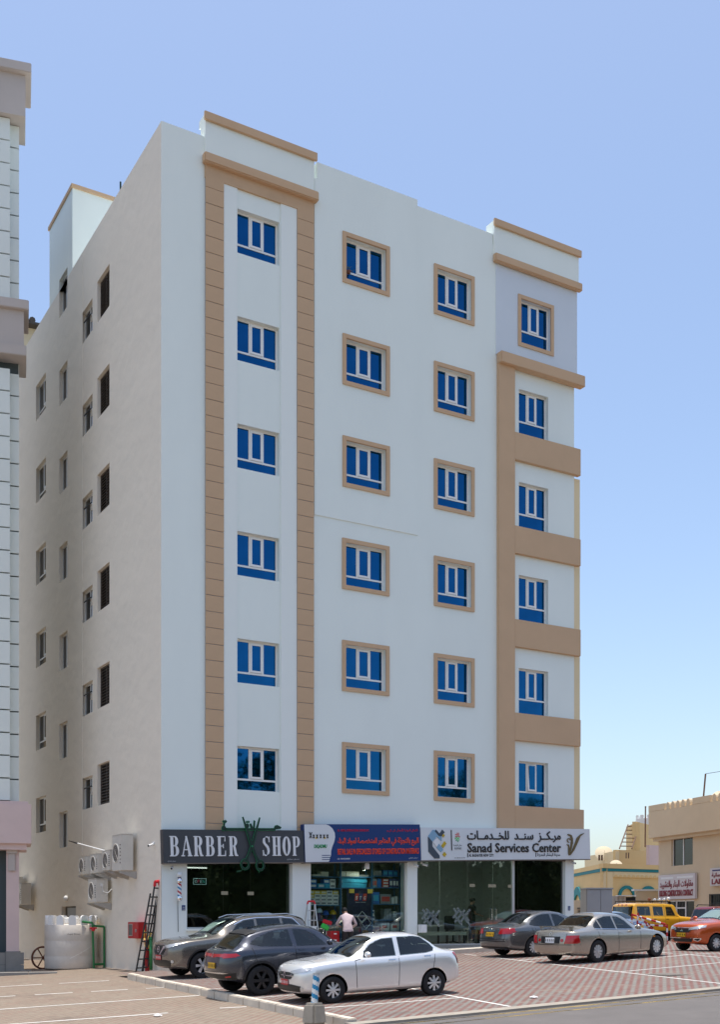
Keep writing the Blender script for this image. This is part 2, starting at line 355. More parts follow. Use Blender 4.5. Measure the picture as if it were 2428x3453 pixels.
def serif(ch, x0, x1, z0, z1, mb, y0, d):
    """condensed serif capitals out of stems, hairlines and bowls; every stroke at its own depth"""
    W, H = x1 - x0, z1 - z0; st = .30 * W; hs = .055 * H; k = [0]
    def P(pts): k[0] += 1; mb.prism([(x0 + a * W, z0 + b * H) for a, b in pts], y0 - d - .0012 * k[0], y0)
    def R(a, b, c, e): P([(a, c), (b, c), (b, e), (a, e)])
    sw = st / W
    def bowl(a, b, c, e, t=sw, th=.055, f=-90, g=90):      # half ring, bulging right
        n = 10; cx = a; rx = b - a; cz = (c + e) / 2; rz = (e - c) / 2; o = []; i_ = []
        for q in range(n + 1):
            an = radians(f + (g - f) * q / n); o.append((cx + rx * cos(an), cz + rz * sin(an))); i_.append((cx + (rx - t) * cos(an), cz + (rz - th) * sin(an)))
        for q in range(n): P([i_[q], o[q], o[q + 1], i_[q + 1]][::1])
    stem = lambda a: (R(a, a + sw, 0, 1), R(a - .10, a + sw + .10, 0, .05), R(a - .10, a + sw + .10, .95, 1))
    if ch in 'BRPE': stem(.12)
    if ch == 'B': R(.3, .58, .95, 1); R(.3, .58, 0, .05); R(.3, .58, .49, .54); bowl(.56, .95, .49, 1); bowl(.58, 1, 0, .54)
    if ch == 'R': R(.3, .58, .95, 1); R(.3, .58, .48, .53); bowl(.56, .97, .48, 1); P([(.50, .5), (.74, .5), (.93, .06), (.70, .02)]); R(.74, 1.05, .0, .06)
    if ch == 'P': R(.3, .6, .95, 1); R(.3, .6, .44, .49); bowl(.58, 1, .44, 1)
    if ch == 'E': R(.3, .95, .95, 1); R(.3, .98, 0, .05); R(.3, .72, .48, .53); P([(.86, .74), (.95, .74), (.95, .97), (.90, .97)]); P([(.88, .03), (.98, .03), (.98, .28), (.93, .28)]); R(.66, .74, .40, .61)
    if ch == 'A': P([(.40, 1), (.56, 1), (1.0, .03), (.72, .03)]); P([(.06, .03), (.16, .03), (.50, .94), (.44, .94)]); R(.24, .72, .30, .35); R(-.05, .30, 0, .05); R(.62, 1.08, 0, .05)
    if ch == 'H': stem(.08); stem(.64); R(.3, .7, .48, .53)
    if ch == 'O': bowl(.5, 1, 0, 1); bowl(.5, 0, 0, 1, t=-sw)
    if ch == 'S':
        cl = [(.90, .74), (.84, .90), (.66, .975), (.46, .975), (.27, .92), (.20, .79), (.26, .66), (.44, .57), (.62, .48), (.76, .37), (.80, .24), (.72, .08), (.54, .025), (.34, .025), (.16, .10), (.08, .27)]
        tx = [.03, .05, .05, .06, .11, .14, .15, .16, .16, .15, .14, .11, .06, .05, .05, .03]; tz = [.0, .0, .03, .03, .015, 0, 0, .02, .02, 0, 0, .015, .03, .03, 0, 0]
        for (a, b), (c_, e), t0, t1, u0, u1 in zip(cl, cl[1:], tx, tx[1:], tz, tz[1:]): P([(a - t0, b - u0), (c_ - t1, e - u1), (c_ + t1, e + u1), (a + t0, b + u0)])
        R(.86, .94, .70, .99); R(.04, .12, .01, .30)

# ------------------------------------------------------------------ ground
LOW = 0.10
def clip(v, a, b): return max(a, min(b, v))
def gz(x, y): return .10 + .04 * clip(x, -14, 15) + .015 * clip(y, -17, 0) - .008 * clip(x - 15, 0, 60)
def kerb_x(y): return -1.40 - .052 * (-1.5 - y)          # the line of the kerb between the two parking areas
KX = [-14, 15, 75]; KY = [-17, 0]
def cuts(a, b, ks, step):
    s = {a, b, *[k for k in ks if a < k < b]}; n = max(1, int((b - a) / step)); s |= {a + (b - a) * i / n for i in range(n + 1)}
    r = sorted(s); return [v for i, v in enumerate(r) if i == 0 or v - r[i - 1] > 1e-4]
def sheet(name, x0, x1, y0, y1, dz, m, step=6, xl=None):
    xs = cuts(x0, x1, KX, step); ys = cuts(y0, y1, KY, step); mb = MB()
    for a, b in zip(xs, xs[1:]):
        for c, d in zip(ys, ys[1:]):
            mb.quad(*[(x, y, gz(x, y) + dz) for x, y in ((a, c), (b, c), (b, d), (a, d))])
    return tag(mb.build(name, m), None, kind='structure')
sheet('ground', -400, 500, -300, 500, -LOW - .03, 'soil', 60)
# left parking area lies a kerb height lower than the one in front of the shops
mb = MB()
ys = cuts(-15.6, 18, KY, 2)
for c, d in zip(ys, ys[1:]):
    for a0, b0 in ((-30, -14), (-14, None)):
        pa = [(a0, c), (b0 if b0 else kerb_x(min(c, -1.5)) - .1, c), (b0 if b0 else kerb_x(min(d, -1.5)) - .1, d), (a0, d)]
        if not b0 and d > -1.5: pa[1] = (0.0, c); pa[2] = (0.0, d)
        mb.add([(x, y, gz(x, y) - LOW) for x, y in pa], [(0, 1, 2, 3)])
tag(mb.build('left_parking_paving', 'pavers_left'), None, kind='structure')
mb = MB()
for c, d in zip(cuts(-15.6, -1.2, KY, 2), cuts(-15.6, -1.2, KY, 2)[1:]):
    xs = [None, 0, 7, 15, 40]
    for a, b in zip(xs, xs[1:]):
        pa = [(kerb_x(c) if a is None else a, c), (b, c), (b, d), (kerb_x(d) if a is None else a, d)]
        mb.add([(x, y, gz(x, y)) for x, y in pa], [(0, 1, 2, 3)])
mb.add([(x, y, gz(x, y)) for x, y in ((-1.38, -1.2), (0, -1.2), (0, 0), (-1.38, 0))], [(0, 1, 2, 3)])
for a, b in ((16.7, 40),):
    mb.add([(x, y, gz(x, y)) for x, y in ((a, -1.2), (b, -1.2), (b, 0), (a, 0))], [(0, 1, 2, 3)])
    mb.add([(x, y, gz(x, y)) for x, y in ((a, 0), (b, 0), (b, 40), (a, 40))], [(0, 1, 2, 3)])
tag(mb.build('parking_paving', 'pavers_front'), None, kind='structure')
sheet('road', -60, 120, -27, -15.9, -.035, 'asphalt', 20)
sheet('far_pavement', -60, 120, -34, -27, .06, 'concrete', 20)
mb = MB()
for a, b in zip(cuts(-2.4, 60, KX, 8), cuts(-2.4, 60, KX, 8)[1:]):
    q = [(x, y, gz(x, y) + z) for z in (-.2, .012) for x, y in ((a, -15.93), (b, -15.93), (b, -15.58), (a, -15.58))]; mb.add(q, [(4, 5, 6, 7), (0, 1, 5, 4)])
mb.box(-2.41, -2.40, -15.93, -15.58, -.5, gz(-2.4, -15.7) + .01); tag(mb.build('road_edge_strip', 'concrete'), None, kind='structure')
sheet('gravel_verge', -30, -2.4, -15.95, -15.58, -.05, 'soil', 8)

def strip(mb, pts, wd, low=0.0, dz=.006, gaps=0.0):
    """a painted line through ground points"""
    for (x0, y0), (x1, y1) in zip(pts, pts[1:]):
        L = math.hypot(x1 - x0, y1 - y0); n = max(1, int(L / .45)); ux, uy = (x1 - x0) / L, (y1 - y0) / L
        for i in range(n):
            if random.random() < gaps: continue
            a, b = i / n, (i + 1) / n; w2 = wd / 2 * random.uniform(.85, 1.1)
            q = []
            for t, s in ((a, -1), (b, -1), (b, 1), (a, 1)):
                x = x0 + (x1 - x0) * t - uy * s * w2; y = y0 + (y1 - y0) * t + ux * s * w2; q.append((x, y, gz(x, y) - low + dz))
            mb.add(q, [(0, 1, 2, 3)])
def line(label_, pts, wd=.09, low=0.0, gaps=.03, m='line_paint', name='painted_line'):
    mb = MB(); strip(mb, pts, wd, low, .006, gaps); return tag(mb.build(name, m), label_, kind='structure')
for l, p in [('bay line nearest the water tank', [(-9, -.35), (-2.1, -1.4)]), ('broken worn bay line', [(-10, -3.3), (-1.75, -4.82)]), ('bay line', [(-10, -7.0), (-1.9, -7.62)]), ('front bay line', [(-10, -10.05), (-3.9, -10.74)]), ('short bay line remnant', [(-2.7, -10.67), (-2.15, -10.84)])]:
    line('worn white %s on the lower left paving' % l, p, .10, LOW, .30 if 'broken' in l else .05)
for l, p in [('between the kerb and the taupe car', [(-1.35, -4.0), (3.6, -4.25)]), ('between taupe and graphite cars', [(-1.8, -7.3), (3.4, -7.6)]), ('between graphite and silver cars', [(-1.95, -10.1), (3.2, -10.4)]), ('beside the silver saloon', [(-1.9, -13.02), (1.66, -13.4)]),
             ('crossing behind the silver saloon', [(3.3, -3.3), (1.77, -12.8), (1.37, -15.5)]), ('running from the step towards the road', [(10.15, -1.68), (8.05, -13.14), (7.6, -15.5)]), ('beside the champagne saloon', [(9.4, -8.15), (18, -7.6)]), ('in front of the manhole', [(8.42, -10.99), (17, -10.5)]), ('between the two saloons', [(9.43, -5.49), (17, -4.9)]), ('across in front of the orange car', [(14.75, -5.6), (13.7, -10.6)])]:
    line('white parking line ' + l, p, .075)
line('outer yellow no-parking line along the road edge', [(-2.3, -16.05), (30, -16.35)], .10, .041, .0, 'yellow_line', 'yellow_line')
line('inner yellow no-parking line on the asphalt', [(-2.0, -16.5), (30, -16.75)], .10, .041, .0, 'yellow_line', 'yellow_line')
# cover plate in the paving
t = thing('manhole_cover', 'dark iron manhole cover in the paving near the road', 'manhole', (8.7, -12.5, gz(8.7, -12.5)))
MB().box(-.42, .42, -.42, .42, -.02, .014).build('frame', 'concrete', t); MB().box(-.33, .33, -.33, .33, -.02, .02).build('lid', 'stain', t)
for i, (x, y, low, lab) in enumerate([(2.71, -14.57, 0, 'crumpled white paper on the red paving near the road'), (-4.3, -11.2, LOW, 'white plastic scrap on the lower left paving')]):
    mb = MB()
    for k in range(5): a = k * 1.3; mb.add([(cos(a) * .10, sin(a) * .06, .01), (cos(a + 1) * .11, sin(a + 1) * .07, .03), (cos(a + 2.2) * .09, sin(a + 2.2) * .07, .012), (0, 0, .055)], [(0, 1, 3), (1, 2, 3)])
    tag(mb.build('litter', 'white', loc=(x, y, gz(x, y) - low)), lab, 'litter')
# kerb between the parking areas: each stone its own piece
kt = bpy.data.objects.new('kerb', None); COL.objects.link(kt)
tag(kt, 'low concrete kerb with pale top dividing the two parking areas', 'kerb')
y = -1.45; i = 0
while y > -15.4:
    ln = random.uniform(.86, .94); y2 = max(y - ln, -15.55); xa, xb = kerb_x(y), kerb_x(y2 + .012); h = random.uniform(-.006, .006)
    vs = []
    for zz in (-LOW - .1, .075 + h):
        for (x, yy) in ((xa - .18, y), (xa, y), (xb, y2 + .012), (xb - .18, y2 + .012)): vs.append((x, yy, gz(x, yy) + zz))
    mb = MB().add(vs, [(0, 3, 2, 1), (4, 5, 6, 7), (0, 1, 5, 4), (1, 2, 6, 5), (2, 3, 7, 6), (3, 0, 4, 7)])
    mb.build('kerb_stone', 'kerb_stone', kt, bevel=.018); y = y2
# bollard
t = thing('striped_bollard', 'leaning blue and white striped post set in a concrete block', 'bollard', (-2.72, -15.0, gz(-2.72, -15.0) - .05), .35)
mb = MB(); mb.add([(-.19, -.17, 0), (.19, -.17, 0), (.19, .17, 0), (-.19, .17, 0), (-.155, -.14, .40), (.155, -.14, .40), (.155, .14, .40), (-.155, .14, .40)], [(0, 3, 2, 1), (4, 5, 6, 7), (0, 1, 5, 4), (1, 2, 6, 5), (2, 3, 7, 6), (3, 0, 4, 7)])
mb.build('concrete_block', 'concrete', t, bevel=.045)
p0 = Vector((0, 0, .38)); p1 = Vector((.075, .01, .92)); mb = MB()
d = (p1 - p0).normalized(); a = d.orthogonal().normalized(); b = d.cross(a); N = 24; K = 27
for j in range(K):
    for i in range(N):
        q = []
        for (ii, jj) in ((i, j), (i + 1, j), (i + 1, j + 1), (i, j + 1)):
            an = 2 * pi * ii / N; q.append(p0 + (p1 - p0) * (jj / K) + (a * cos(an) + b * sin(an)) * .062)
        mb.add(q, [(0, 1, 2, 3)], int(((j / K) * 3.4 + i / N) % 1 < .5))
mat('stripe_blue', (.02, .20, .38), .4); mat('stripe_white', (.62, .63, .62), .4)
mb.build('striped_post', ['stripe_white', 'stripe_blue'], t, smooth=True)
MB().cyl(p0 + d * .535, p0 + d * .552, .066, n=20).build('cap', 'galv', t)

# ------------------------------------------------------------------ main building
BX = 16.55; H = 3.4
AP = thing('apartment_building', 'white six-storey apartment block with tan trim above three shops', 'building')
C1 = (2.526, 4.02, 5.756, 7.153); C2 = (6.35, 8.195, 5.874, 7.565); C3 = (10.04, 11.77, 5.815, 7.557); C4 = (13.79, 15.17, 5.80, 7.46)
REC = .22; SUR = .135
ops1 = [(C1[0], C1[1], C1[2] + H * r, C1[3] + H * r, REC) for r in range(6)]
def inset(c, r): return (c[0] + SUR, c[1] - SUR, c[2] + SUR + H * r, c[3] - SUR + H * r, REC)
ops2 = [inset(C2, r) for r in range(6)]; ops3 = [inset(C3, r) for r in range(6)]
ops4 = [(C4[0], C4[1], C4[2] + H * r, C4[3] + H * r, REC) for r in range(5)]
W41 = (13.73, 15.40, 22.62, 24.50); ops41 = [(W41[0] + .13, W41[1] - .13, W41[2] + .13, W41[3] - .13, REC)]
mb = MB()
wall_openings(mb, 0, 12.72, 4.2, 26.0, ops1 + ops2 + ops3)
mb.build('facade_wall', 'white_plaster', AP)
wall_openings(MB(), 12.72, 16.42, 4.2, 22.06, ops4, .0).build('facade_wall', 'white_plaster', AP)
wall_openings(MB(), 12.72, BX, 22.06, 25.32, ops41, -.02).build('blue_wall_panel', 'pale_blue_plaster', AP)
mb = MB(); mb.quad((12.72, -.02, 22.06), (12.72, 0, 22.06), (12.72, 0, 25.32), (12.72, -.02, 25.32)); mb.quad((12.72, 0, 25.32), (BX, 0, 25.32), (BX, 0, 26.0), (12.72, 0, 26.0)); mb.build('facade_wall', 'white_plaster', AP)
# upper panel over the second column of windows stands 3 cm proud and ends in a ledge
mb = wall_openings(MB(), 5.30, 9.36, 14.95, 26.0, [(o[0] - .1, o[1] + .1, o[2] - .1, o[3] + .1, .03) for o in ops2[3:]], -.03)
mb.quad((5.30, -.03, 14.95), (9.36, -.03, 14.95), (9.36, 0, 14.95), (5.30, 0, 14.95)); mb.quad((9.36, -.03, 14.95), (9.36, 0, 14.95), (9.36, 0, 26), (9.36, -.03, 26)); mb.quad((5.3, -.03, 14.95), (5.3, 0, 14.95), (5.3, 0, 26), (5.3, -.03, 26))
mb.build('raised_wall_panel', 'white_plaster', AP)
# parapets
MB().box(5.40, 9.34, -.03, .22, 26.0, 26.55).build('parapet', 'white_plaster', AP)
MB().box(9.34, 12.60, 0, .22, 26.0, 26.36).build('parapet', 'white_plaster', AP)
MB().box(0, 1.40, 0, .22, 26.0, 26.04).build('parapet', 'white_plaster', AP)
for x0, x1 in ((1.42, 5.26), (12.62, 16.58)):
    MB().box(x0, x1, -.08, .30, 25.45 if x0 < 5 else 25.64, 26.50 if x0 < 5 else 26.62).build('cornice_block', 'white_plaster', AP)
    MB().box(x0, x1 + .02, -.08, .42, 26.502 if x0 < 5 else 26.622, 26.735 if x0 < 5 else 26.845).build('cornice_core', 'white_plaster', AP); MB().box(x0 - .05, x1 + .08, -.17, -.082, 26.49 if x0 < 5 else 26.61, 26.75 if x0 < 5 else 26.86).build('cornice', 'tan_paint', AP, bevel=.01)
MB().box(1.34, 5.36, -.24, .0, 25.15, 25.45).build('hood', 'tan_paint', AP, bevel=.03)
MB().box(12.60, 16.68, -.20, .0, 25.33, 25.62).build('hood', 'tan_paint', AP, bevel=.03)
# tan frame of the left bay, cut into panels
MB().box(1.42, 5.26, -.075, 0, 24.76, 25.15).build('frame_head', 'tan_panel', AP)
proto = None
for (xa, xb, off) in ((1.43, 2.05, .30), (4.64, 5.26, .30)):
    MB().box(xa + .01, xb - .01, -.055, 0, 4.3, 24.76).build('pilaster_back', 'joint_grey', AP)
    z = 24.76 - off
    MB().box(xa, xb, -.075, -.056, z + .006, 24.76).build('panel', 'tan_panel', AP)
    while z > 4.4:
        if proto is None: proto = MB().box(0, xb - xa, -.0095, .0095, 0, .490).build('panel', 'tan_panel', AP, loc=(xa, -.0655, z - .494), bevel=.004)
        else:
            c = proto.copy(); COL.objects.link(c); c.location = (xa, -.0655 + random.uniform(-.002, .002), z - .494)
        z -= .508
# white strips beside the recess in the left bay
MB().box(2.05, 2.52, -.045, 0, 4.3, 24.76).build('white_strip', 'white_trim', AP)
MB().box(4.06, 4.64, -.045, 0, 4.3, 24.76).build('white_strip', 'white_trim', AP)
# right bay: brown vertical, bands, beams
MB().box(12.78, 13.50, -.15, 0, 4.9, 21.69).build('brown_pier', 'tan_paint', AP)
MB().box(12.77, 16.72, -.30, 0, 21.69, 22.10).build('brown_beam', 'tan_paint', AP, bevel=.02)
for r in range(1, 5):
    MB().box(13.50, 16.63, -.145, .05, 4.78 + H * r, 5.78 + H * r).build('balcony_band', 'tan_paint', AP, bevel=.01)
MB().box(13.50, 16.78, -.155, .05, 4.92, 5.80).build('balcony_band', 'tan_paint', AP, bevel=.01)
MB().box(16.42, 16.90, .22, 1.6, 4.9, 18.4).build('cream_return', 'cream_paint', AP)
# side, back, roof
def side_op(y0, y1, z0, z1): return (-y1, -y0, z0, z1, .22)      # local u runs along -y
SW = []
for r in range(6):
    SW.append(('louvre', 4.95, 6.30, 5.66 + H * r, 7.10 + H * r))
    SW.append(('small', 6.85, 8.15, 5.66 + H * r, 6.80 + H * r))
    SW.append(('wide', 12.95, 14.45, 5.22 + H * r, 6.66 + H * r))
    SW.append(('tall', 9.95, 11.05, 4.42 + 3.42 * r, 5.80 + 3.42 * r))
rot = Matrix.Rotation(-pi / 2, 4, 'Z')
mb = wall_openings(MB(), -18.6, 0, -.3, 26.0, [side_op(*s[1:]) for s in SW] + [side_op(9.95, 11.05, 24.94, 26.0)] + [(-10.75, -8.85, .9, 2.16, .22)])
mb.v = [tuple(rot @ Vector(p)) for p in mb.v]; mb.build('side_wall', 'side_plaster', AP)
mb = MB(); mb.box(0.25, BX - .16, .25, 18.5, 25.0, 25.3); mb.build('roof', 'white_plaster', AP)
mb = MB(); mb.quad((0, 18.6, -.3), (BX, 18.6, -.3), (BX, 18.6, 26), (0, 18.6, 26)); mb.quad((BX - .15, 0, -.3), (BX - .15, 18.6, -.3), (BX - .15, 18.6, 26), (BX - .15, 0, 26)); mb.build('back_walls', 'cream_paint', AP)
MB().box(0.002, .2, .22, 9.29, 26.0, 26.03).build('parapet', 'side_plaster', AP); MB().box(0.002, .2, 12.43, 18.6, 26.0, 26.03).build('parapet', 'side_plaster', AP)
# stair tower on the roof
MB().box(.24, 4.6, 9.30, 12.42, 25.3, 29.06).build('stair_tower', 'white_plaster', AP)
mb = wall_openings(MB(), -12.42, -9.30, 26.0, 29.06, [(-11.05, -9.95, 26.0, 26.42, .22)]); mb.v = [tuple(rot @ Vector(q)) for q in mb.v]; mb.build('stair_tower_side', 'white_plaster', AP)
mb = MB(); mb.quad((0, 9.30, 25.3), (.24, 9.30, 25.3), (.24, 9.30, 29.06), (0, 9.30, 29.06)); mb.build('stair_tower_edge', 'white_plaster', AP)
MB().box(-.05, 4.7, 9.24, 12.48, 29.06, 29.20).build('stair_tower_cap', 'tan_paint', AP)
MB().cyl((1.9, 9.4, 29.3), (1.9, 9.4, 29.95), .035).build('roof_pole', 'green_dark', AP)
MB().box(-.012, 0, 8.0, 8.16, 4, 25.9).build('drain_chase', 'side_plaster', AP)

def window(x0, x1, z0, z1, y, style, parent, rz=0.0, origin=None, surround=None, gl='mirror_glass', proud=.05, sash_open=0.0):
    """frame mesh with panes; local x to the right seen from outside, -y outwards"""
    W, Hh = x1 - x0, z1 - z0; fr = MB(); F = .055; panes = []
    def bar(a, b, c, d, e0=-.03, e1=.03): fr.box(a, b, e0, e1, c, d)
    bar(0, F, 0, Hh); bar(W - F, W, 0, Hh); bar(F, W - F, Hh - F, Hh); bar(F, W - F, 0, F * .6)
    sash = None
    if style == 'three':
        tz = Hh * .235; bar(F, W - F, tz, tz + .06)
        a, b = W * .335, W * .665
        bar(a - .02, a + .03, tz + .06, Hh - F); bar(b - .03, b + .02, tz + .06, Hh - F)
        panes = [(F, W - F, F * .6, tz), (F, a - .02, tz + .06, Hh - F), (b + .02, W - F, tz + .06, Hh - F)]
        sash = (a + .03, b - .03, tz + .07, Hh - F - .01)
    elif style == 'three_tall':
        tz = Hh * .315; bar(F, W - F, tz, tz + .06); a, b = W * .345, W * .675
        bar(a - .02, a + .03, tz + .06, Hh - F); bar(b - .03, b + .02, tz + .06, Hh - F)
        panes = [(F, W - F, F * .6, tz), (F, a - .02, tz + .06, Hh - F), (b + .02, W - F, tz + .06, Hh - F)]
        sash = (a + .03, b - .03, tz + .07, Hh - F - .01)
    elif style == 'tee':
        tz = Hh * .22; bar(F, W - F, tz, tz + .05); a = W * .5; bar(a - .03, a + .03, tz + .05, Hh - F)
        panes = [(F, W - F, F * .6, tz), (F, a - .03, tz + .05, Hh - F)]; sash = (a + .03, W - F, tz + .06, Hh - F)
    else:
        a = W * .5; bar(a - .025, a + .025, F * .6, Hh - F); panes = [(F, a - .025, F * .6, Hh - F), (a + .025, W - F, F * .6, Hh - F)]
    o = fr.build('window', 'pvc_white', parent, loc=(x0, y, z0) if origin is None else origin, rz=rz)
    for p in panes: MB().box(p[0], p[1], -.006, .006, p[2], p[3]).build('pane', gl, o)
    if sash:
        a, b, c, d = sash; G = .065; s = MB(); dy = -.02
        for q in ((a, a + G, c, d), (b - G, b, c, d), (a + G, b - G, c, c + G), (a + G, b - G, d - G, d)): s.box(q[0] - a, q[1] - a, -.03, .03, q[2] - c, q[3] - c)
        so_ = s.build('sash', 'pvc_white', o, loc=(a, dy, c))
        pn = MB().box(a + G, b - G, -.006, .006, c + G, d - G).build('pane', gl, o, loc=(0, dy, 0))
        if sash_open: so_.rotation_euler = (-sash_open, 0, 0); so_.location = (a, dy - sin(sash_open) * (d - c) * 0 - .05, c); pn.location = (0, dy - .06, 0)
    if surround:
        a0, a1, b0, b1 = [v for v in surround]; s = MB(); k = SUR; dd = y + proud
        for q in ((a0, a0 + k, b0, b1), (a1 - k, a1, b0, b1), (a0 + k, a1 - k, b0, b0 + k), (a0 + k, a1 - k, b1 - k, b1)):
            s.box(q[0] - x0, q[1] - x0, -dd, -y + .0, q[2] - z0, q[3] - z0)
        s.build('surround', 'tan_paint', o)
    return o
for r in range(6):
    o = ops1[r]; window(o[0], o[1], o[2], o[3], REC - .03, 'three', AP)
    for c, ops in ((C2, ops2), (C3, ops3)):
        o = ops[r]; pr = .075 if (c is C2 and r >= 3) else .05
        window(o[0], o[1], o[2], o[3], REC - .03, 'three', AP, surround=(c[0], c[1], c[2] + H * r, c[3] + H * r), proud=pr)
for r in range(5):
    o = ops4[r]; window(o[0], o[1], o[2], o[3], REC - .03, 'three_tall', AP, sash_open=.06 if r == 0 else 0)
o = ops41[0]; window(o[0], o[1], o[2], o[3], REC - .05, 'three_tall', AP, surround=W41, proud=.06)
lv = None
SW.append(('tall', 9.95, 11.05, 24.94, 26.42))
for s, y0, y1, z0, z1 in SW:
    if s == 'louvre':
        if lv is None:
            lv = MB(); Wd, Hd = y1 - y0, z1 - z0
            for q in ((0, .05, 0, Hd), (Wd - .05, Wd, 0, Hd), (.05, Wd - .05, 0, .05), (.05, Wd - .05, Hd - .05, Hd), (Wd / 2 - .02, Wd / 2 + .02, .05, Hd - .05)): lv.box(q[0], q[1], -.03, .03, q[2], q[3])
            lv = lv.build('louvre_window', 'louvre', AP, loc=(.15, y1, z0), rz=-pi / 2)
            MB().box(.05, Wd - .05, .03, .04, .05, Hd - .05).build('backing', 'black', lv)
            sp = None
            for k in range(13):
                zz = .09 + k * (Hd - .18) / 12.5
                if sp is None:
                    sp = MB().box(.05, Wd - .05, -.05, .05, -.006, .006).build('slat', 'louvre', lv); sp.location = (0, -.01, zz); sp.rotation_euler = (radians(38), 0, 0)
                else: c = sp.copy(); COL.objects.link(c); c.location = (0, -.01, zz)
        else:
            c = copy_tree(lv, AP); c.location = (.15, y1, z0)
    else:
        wo = window(0, y1 - y0, 0, z1 - z0, 0, 'tee' if s == 'wide' else 'two', AP, rz=-pi / 2, origin=(.16, y1, z0), gl='dark_glass')
        if s == 'small':
            Wd = y1 - y0; ex = MB().lathe([(.04, 0), (.13, -.02), (.14, -.05), (.11, -.07)], (Wd * .72, -.03, .62), 16, axis='y'); ex.build('exhaust_fan', 'ac_body', wo, smooth=True)
            MB().tube([(Wd * .66, -.06, .80), (Wd * .45, -.10, .79), (.20, -.12, .76)], .024).build('exhaust_pipe', 'dark_metal', wo)
MB().box(.16, .2, 8.85, 10.75, .9, 2.16).build('vent_recess', 'ac_dark', AP)
MB().box(.05, .1, 8.86, 10.1, .92, 2.1).build('vent_panel', 'cabinet_grey', AP)
# window box plant on the top row
t = thing('window_plant', 'small green plant on the sill of the top window in second column', 'plant', (6.62, .10, C2[2] + SUR + H * 5 + .34))
mb = MB()
for k in range(60):
    a = random.uniform(0, 2 * pi); e = random.uniform(-.3, 1.2); L = random.uniform(.10, .26); p = Vector((cos(a) * cos(e) * L, sin(a) * cos(e) * L * .3 - .05, sin(e) * L))
    u = Vector((random.uniform(-1, 1), random.uniform(-1, 1), random.uniform(-1, 1))).normalized() * .04; mb.add([p - u, p + u, p + u.orthogonal() * .7], [(0, 1, 2)])
mb.build('foliage', 'plant', t); MB().lathe([(0, -.02), (.07, -.02), (.09, .06)], (0, -.05, -.06), 10).build('pot', 'rust', t)

# ------------------------------------------------------------------ ground floor: piers, shop fronts, rooms
FL = .75
for x0, x1 in ((.012, .84), (4.50, 5.18), (8.95, 9.36), (16.0, 16.42)):
    MB().box(x0, x1, 0.003, .45, gz(x0, 0) - .15, 4.2).build('pier', 'white_trim', AP, bevel=.006)
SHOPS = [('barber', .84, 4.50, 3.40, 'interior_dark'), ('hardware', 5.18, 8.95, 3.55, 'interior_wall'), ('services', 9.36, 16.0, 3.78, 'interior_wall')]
for nm, x0, x1, zt, wm in SHOPS:
    MB().box(x0, x1, -.01, .20, zt + .06, 4.2).build('lintel', 'brown_metal', AP)
    mb = MB(); y1 = 5.5
    mb.quad((x0 - .2, .45, FL), (x1 + .2, .45, FL), (x1 + .2, y1, FL), (x0 - .2, y1, FL), 1); mb.quad((x0 - .2, .2, 4.15), (x1 + .2, .2, 4.15), (x1 + .2, y1, 4.15), (x0 - .2, y1, 4.15), 2)
    mb.quad((x0 - .2, y1, FL), (x1 + .2, y1, FL), (x1 + .2, y1, 4.15), (x0 - .2, y1, 4.15)); mb.quad((x0 - .2, .45, FL), (x0 - .2, y1, FL), (x0 - .2, y1, 4.15), (x0 - .2, .45, 4.15)); mb.quad((x1 + .2, .45, FL), (x1 + .2, y1, FL), (x1 + .2, y1, 4.15), (x1 + .2, .45, 4.15))
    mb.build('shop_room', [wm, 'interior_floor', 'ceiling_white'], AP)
    MB().box(x0, x1, 0, .45, gz(x0, 0) - .2, FL).build('shop_plinth', 'concrete', AP)
mat('sticker', (.34, .30, .20), .6)
def lamp(parent, loc, watts, size=.25, col=(1, .95, .86)):      # the light a lit fitting gives
    l = bpy.data.lights.new('lamp_light', 'AREA'); l.energy = watts; l.size = size; l.color = col; o = bpy.data.objects.new('lamp_light', l); COL.objects.link(o); o.parent = parent; o.location = loc; return o
def shopfront(x0, x1, z0, z1, seams, y, gl, frame='alu', F=.05):
    fr = MB(); fr.box(x0, x0 + F, y - .04, y + .04, z0, z1); fr.box(x1 - F, x1, y - .04, y + .04, z0, z1); fr.box(x0 + F, x1 - F, y - .04, y + .04, z1 - F, z1); fr.box(x0 + F, x1 - F, y - .04, y + .04, z0, z0 + F)
    o = fr.build('shop_front', frame, AP); e = [x0 + F, *seams, x1 - F]
    for a, b in zip(e, e[1:]): MB().box(a + .006, b - .006, y - .006, y + .006, z0 + F, z1 - F).build('pane', gl, o)
    return o
MB().box(.84, 4.50, .02, .42, gz(1, 0) - .1, 1.30).build('window_sill_wall', 'white_trim', AP); MB().box(.82, 4.50, -.10, .42, 1.30, 1.36).build('window_sill', 'white_trim', AP)
f1 = shopfront(.84, 4.50, 1.36, 4.1, [2.12, 3.07], .15, 'shop_glass_dark')
f2 = shopfront(5.18, 8.95, FL, 4.15, [6.45, 7.7], .15, 'shop_glass')
f3 = shopfront(9.36, 13.63, FL, 4.15, [10.39, 11.60, 12.72], .15, 'shop_glass')
f4 = shopfront(13.63, 16.0, FL, 4.15, [13.86], .15, 'shop_glass_black')
MB().box(13.66, 13.86, .17, .19, FL, 4.1).build('dark_jamb', 'cabinet_grey', f4)
for fr, xs, z in ((f1, ((2.05, 2.28), (2.96, 3.18)), 2.43), (f3, ((11.68, 11.91), (12.51, 12.85), (13.4, 13.6)), 2.82)):
    for a, b in xs: MB().box(a, b, .137, .143, z, z + .11).build('door_sticker', 'sticker', fr)
for x in (12.63, 12.82):
    MB().tube([(x, .14, 1.66), (x, .08, 1.66), (x, .08, 2.04), (x, .14, 2.04)], .014).build('door_handle', 'chrome', f3)
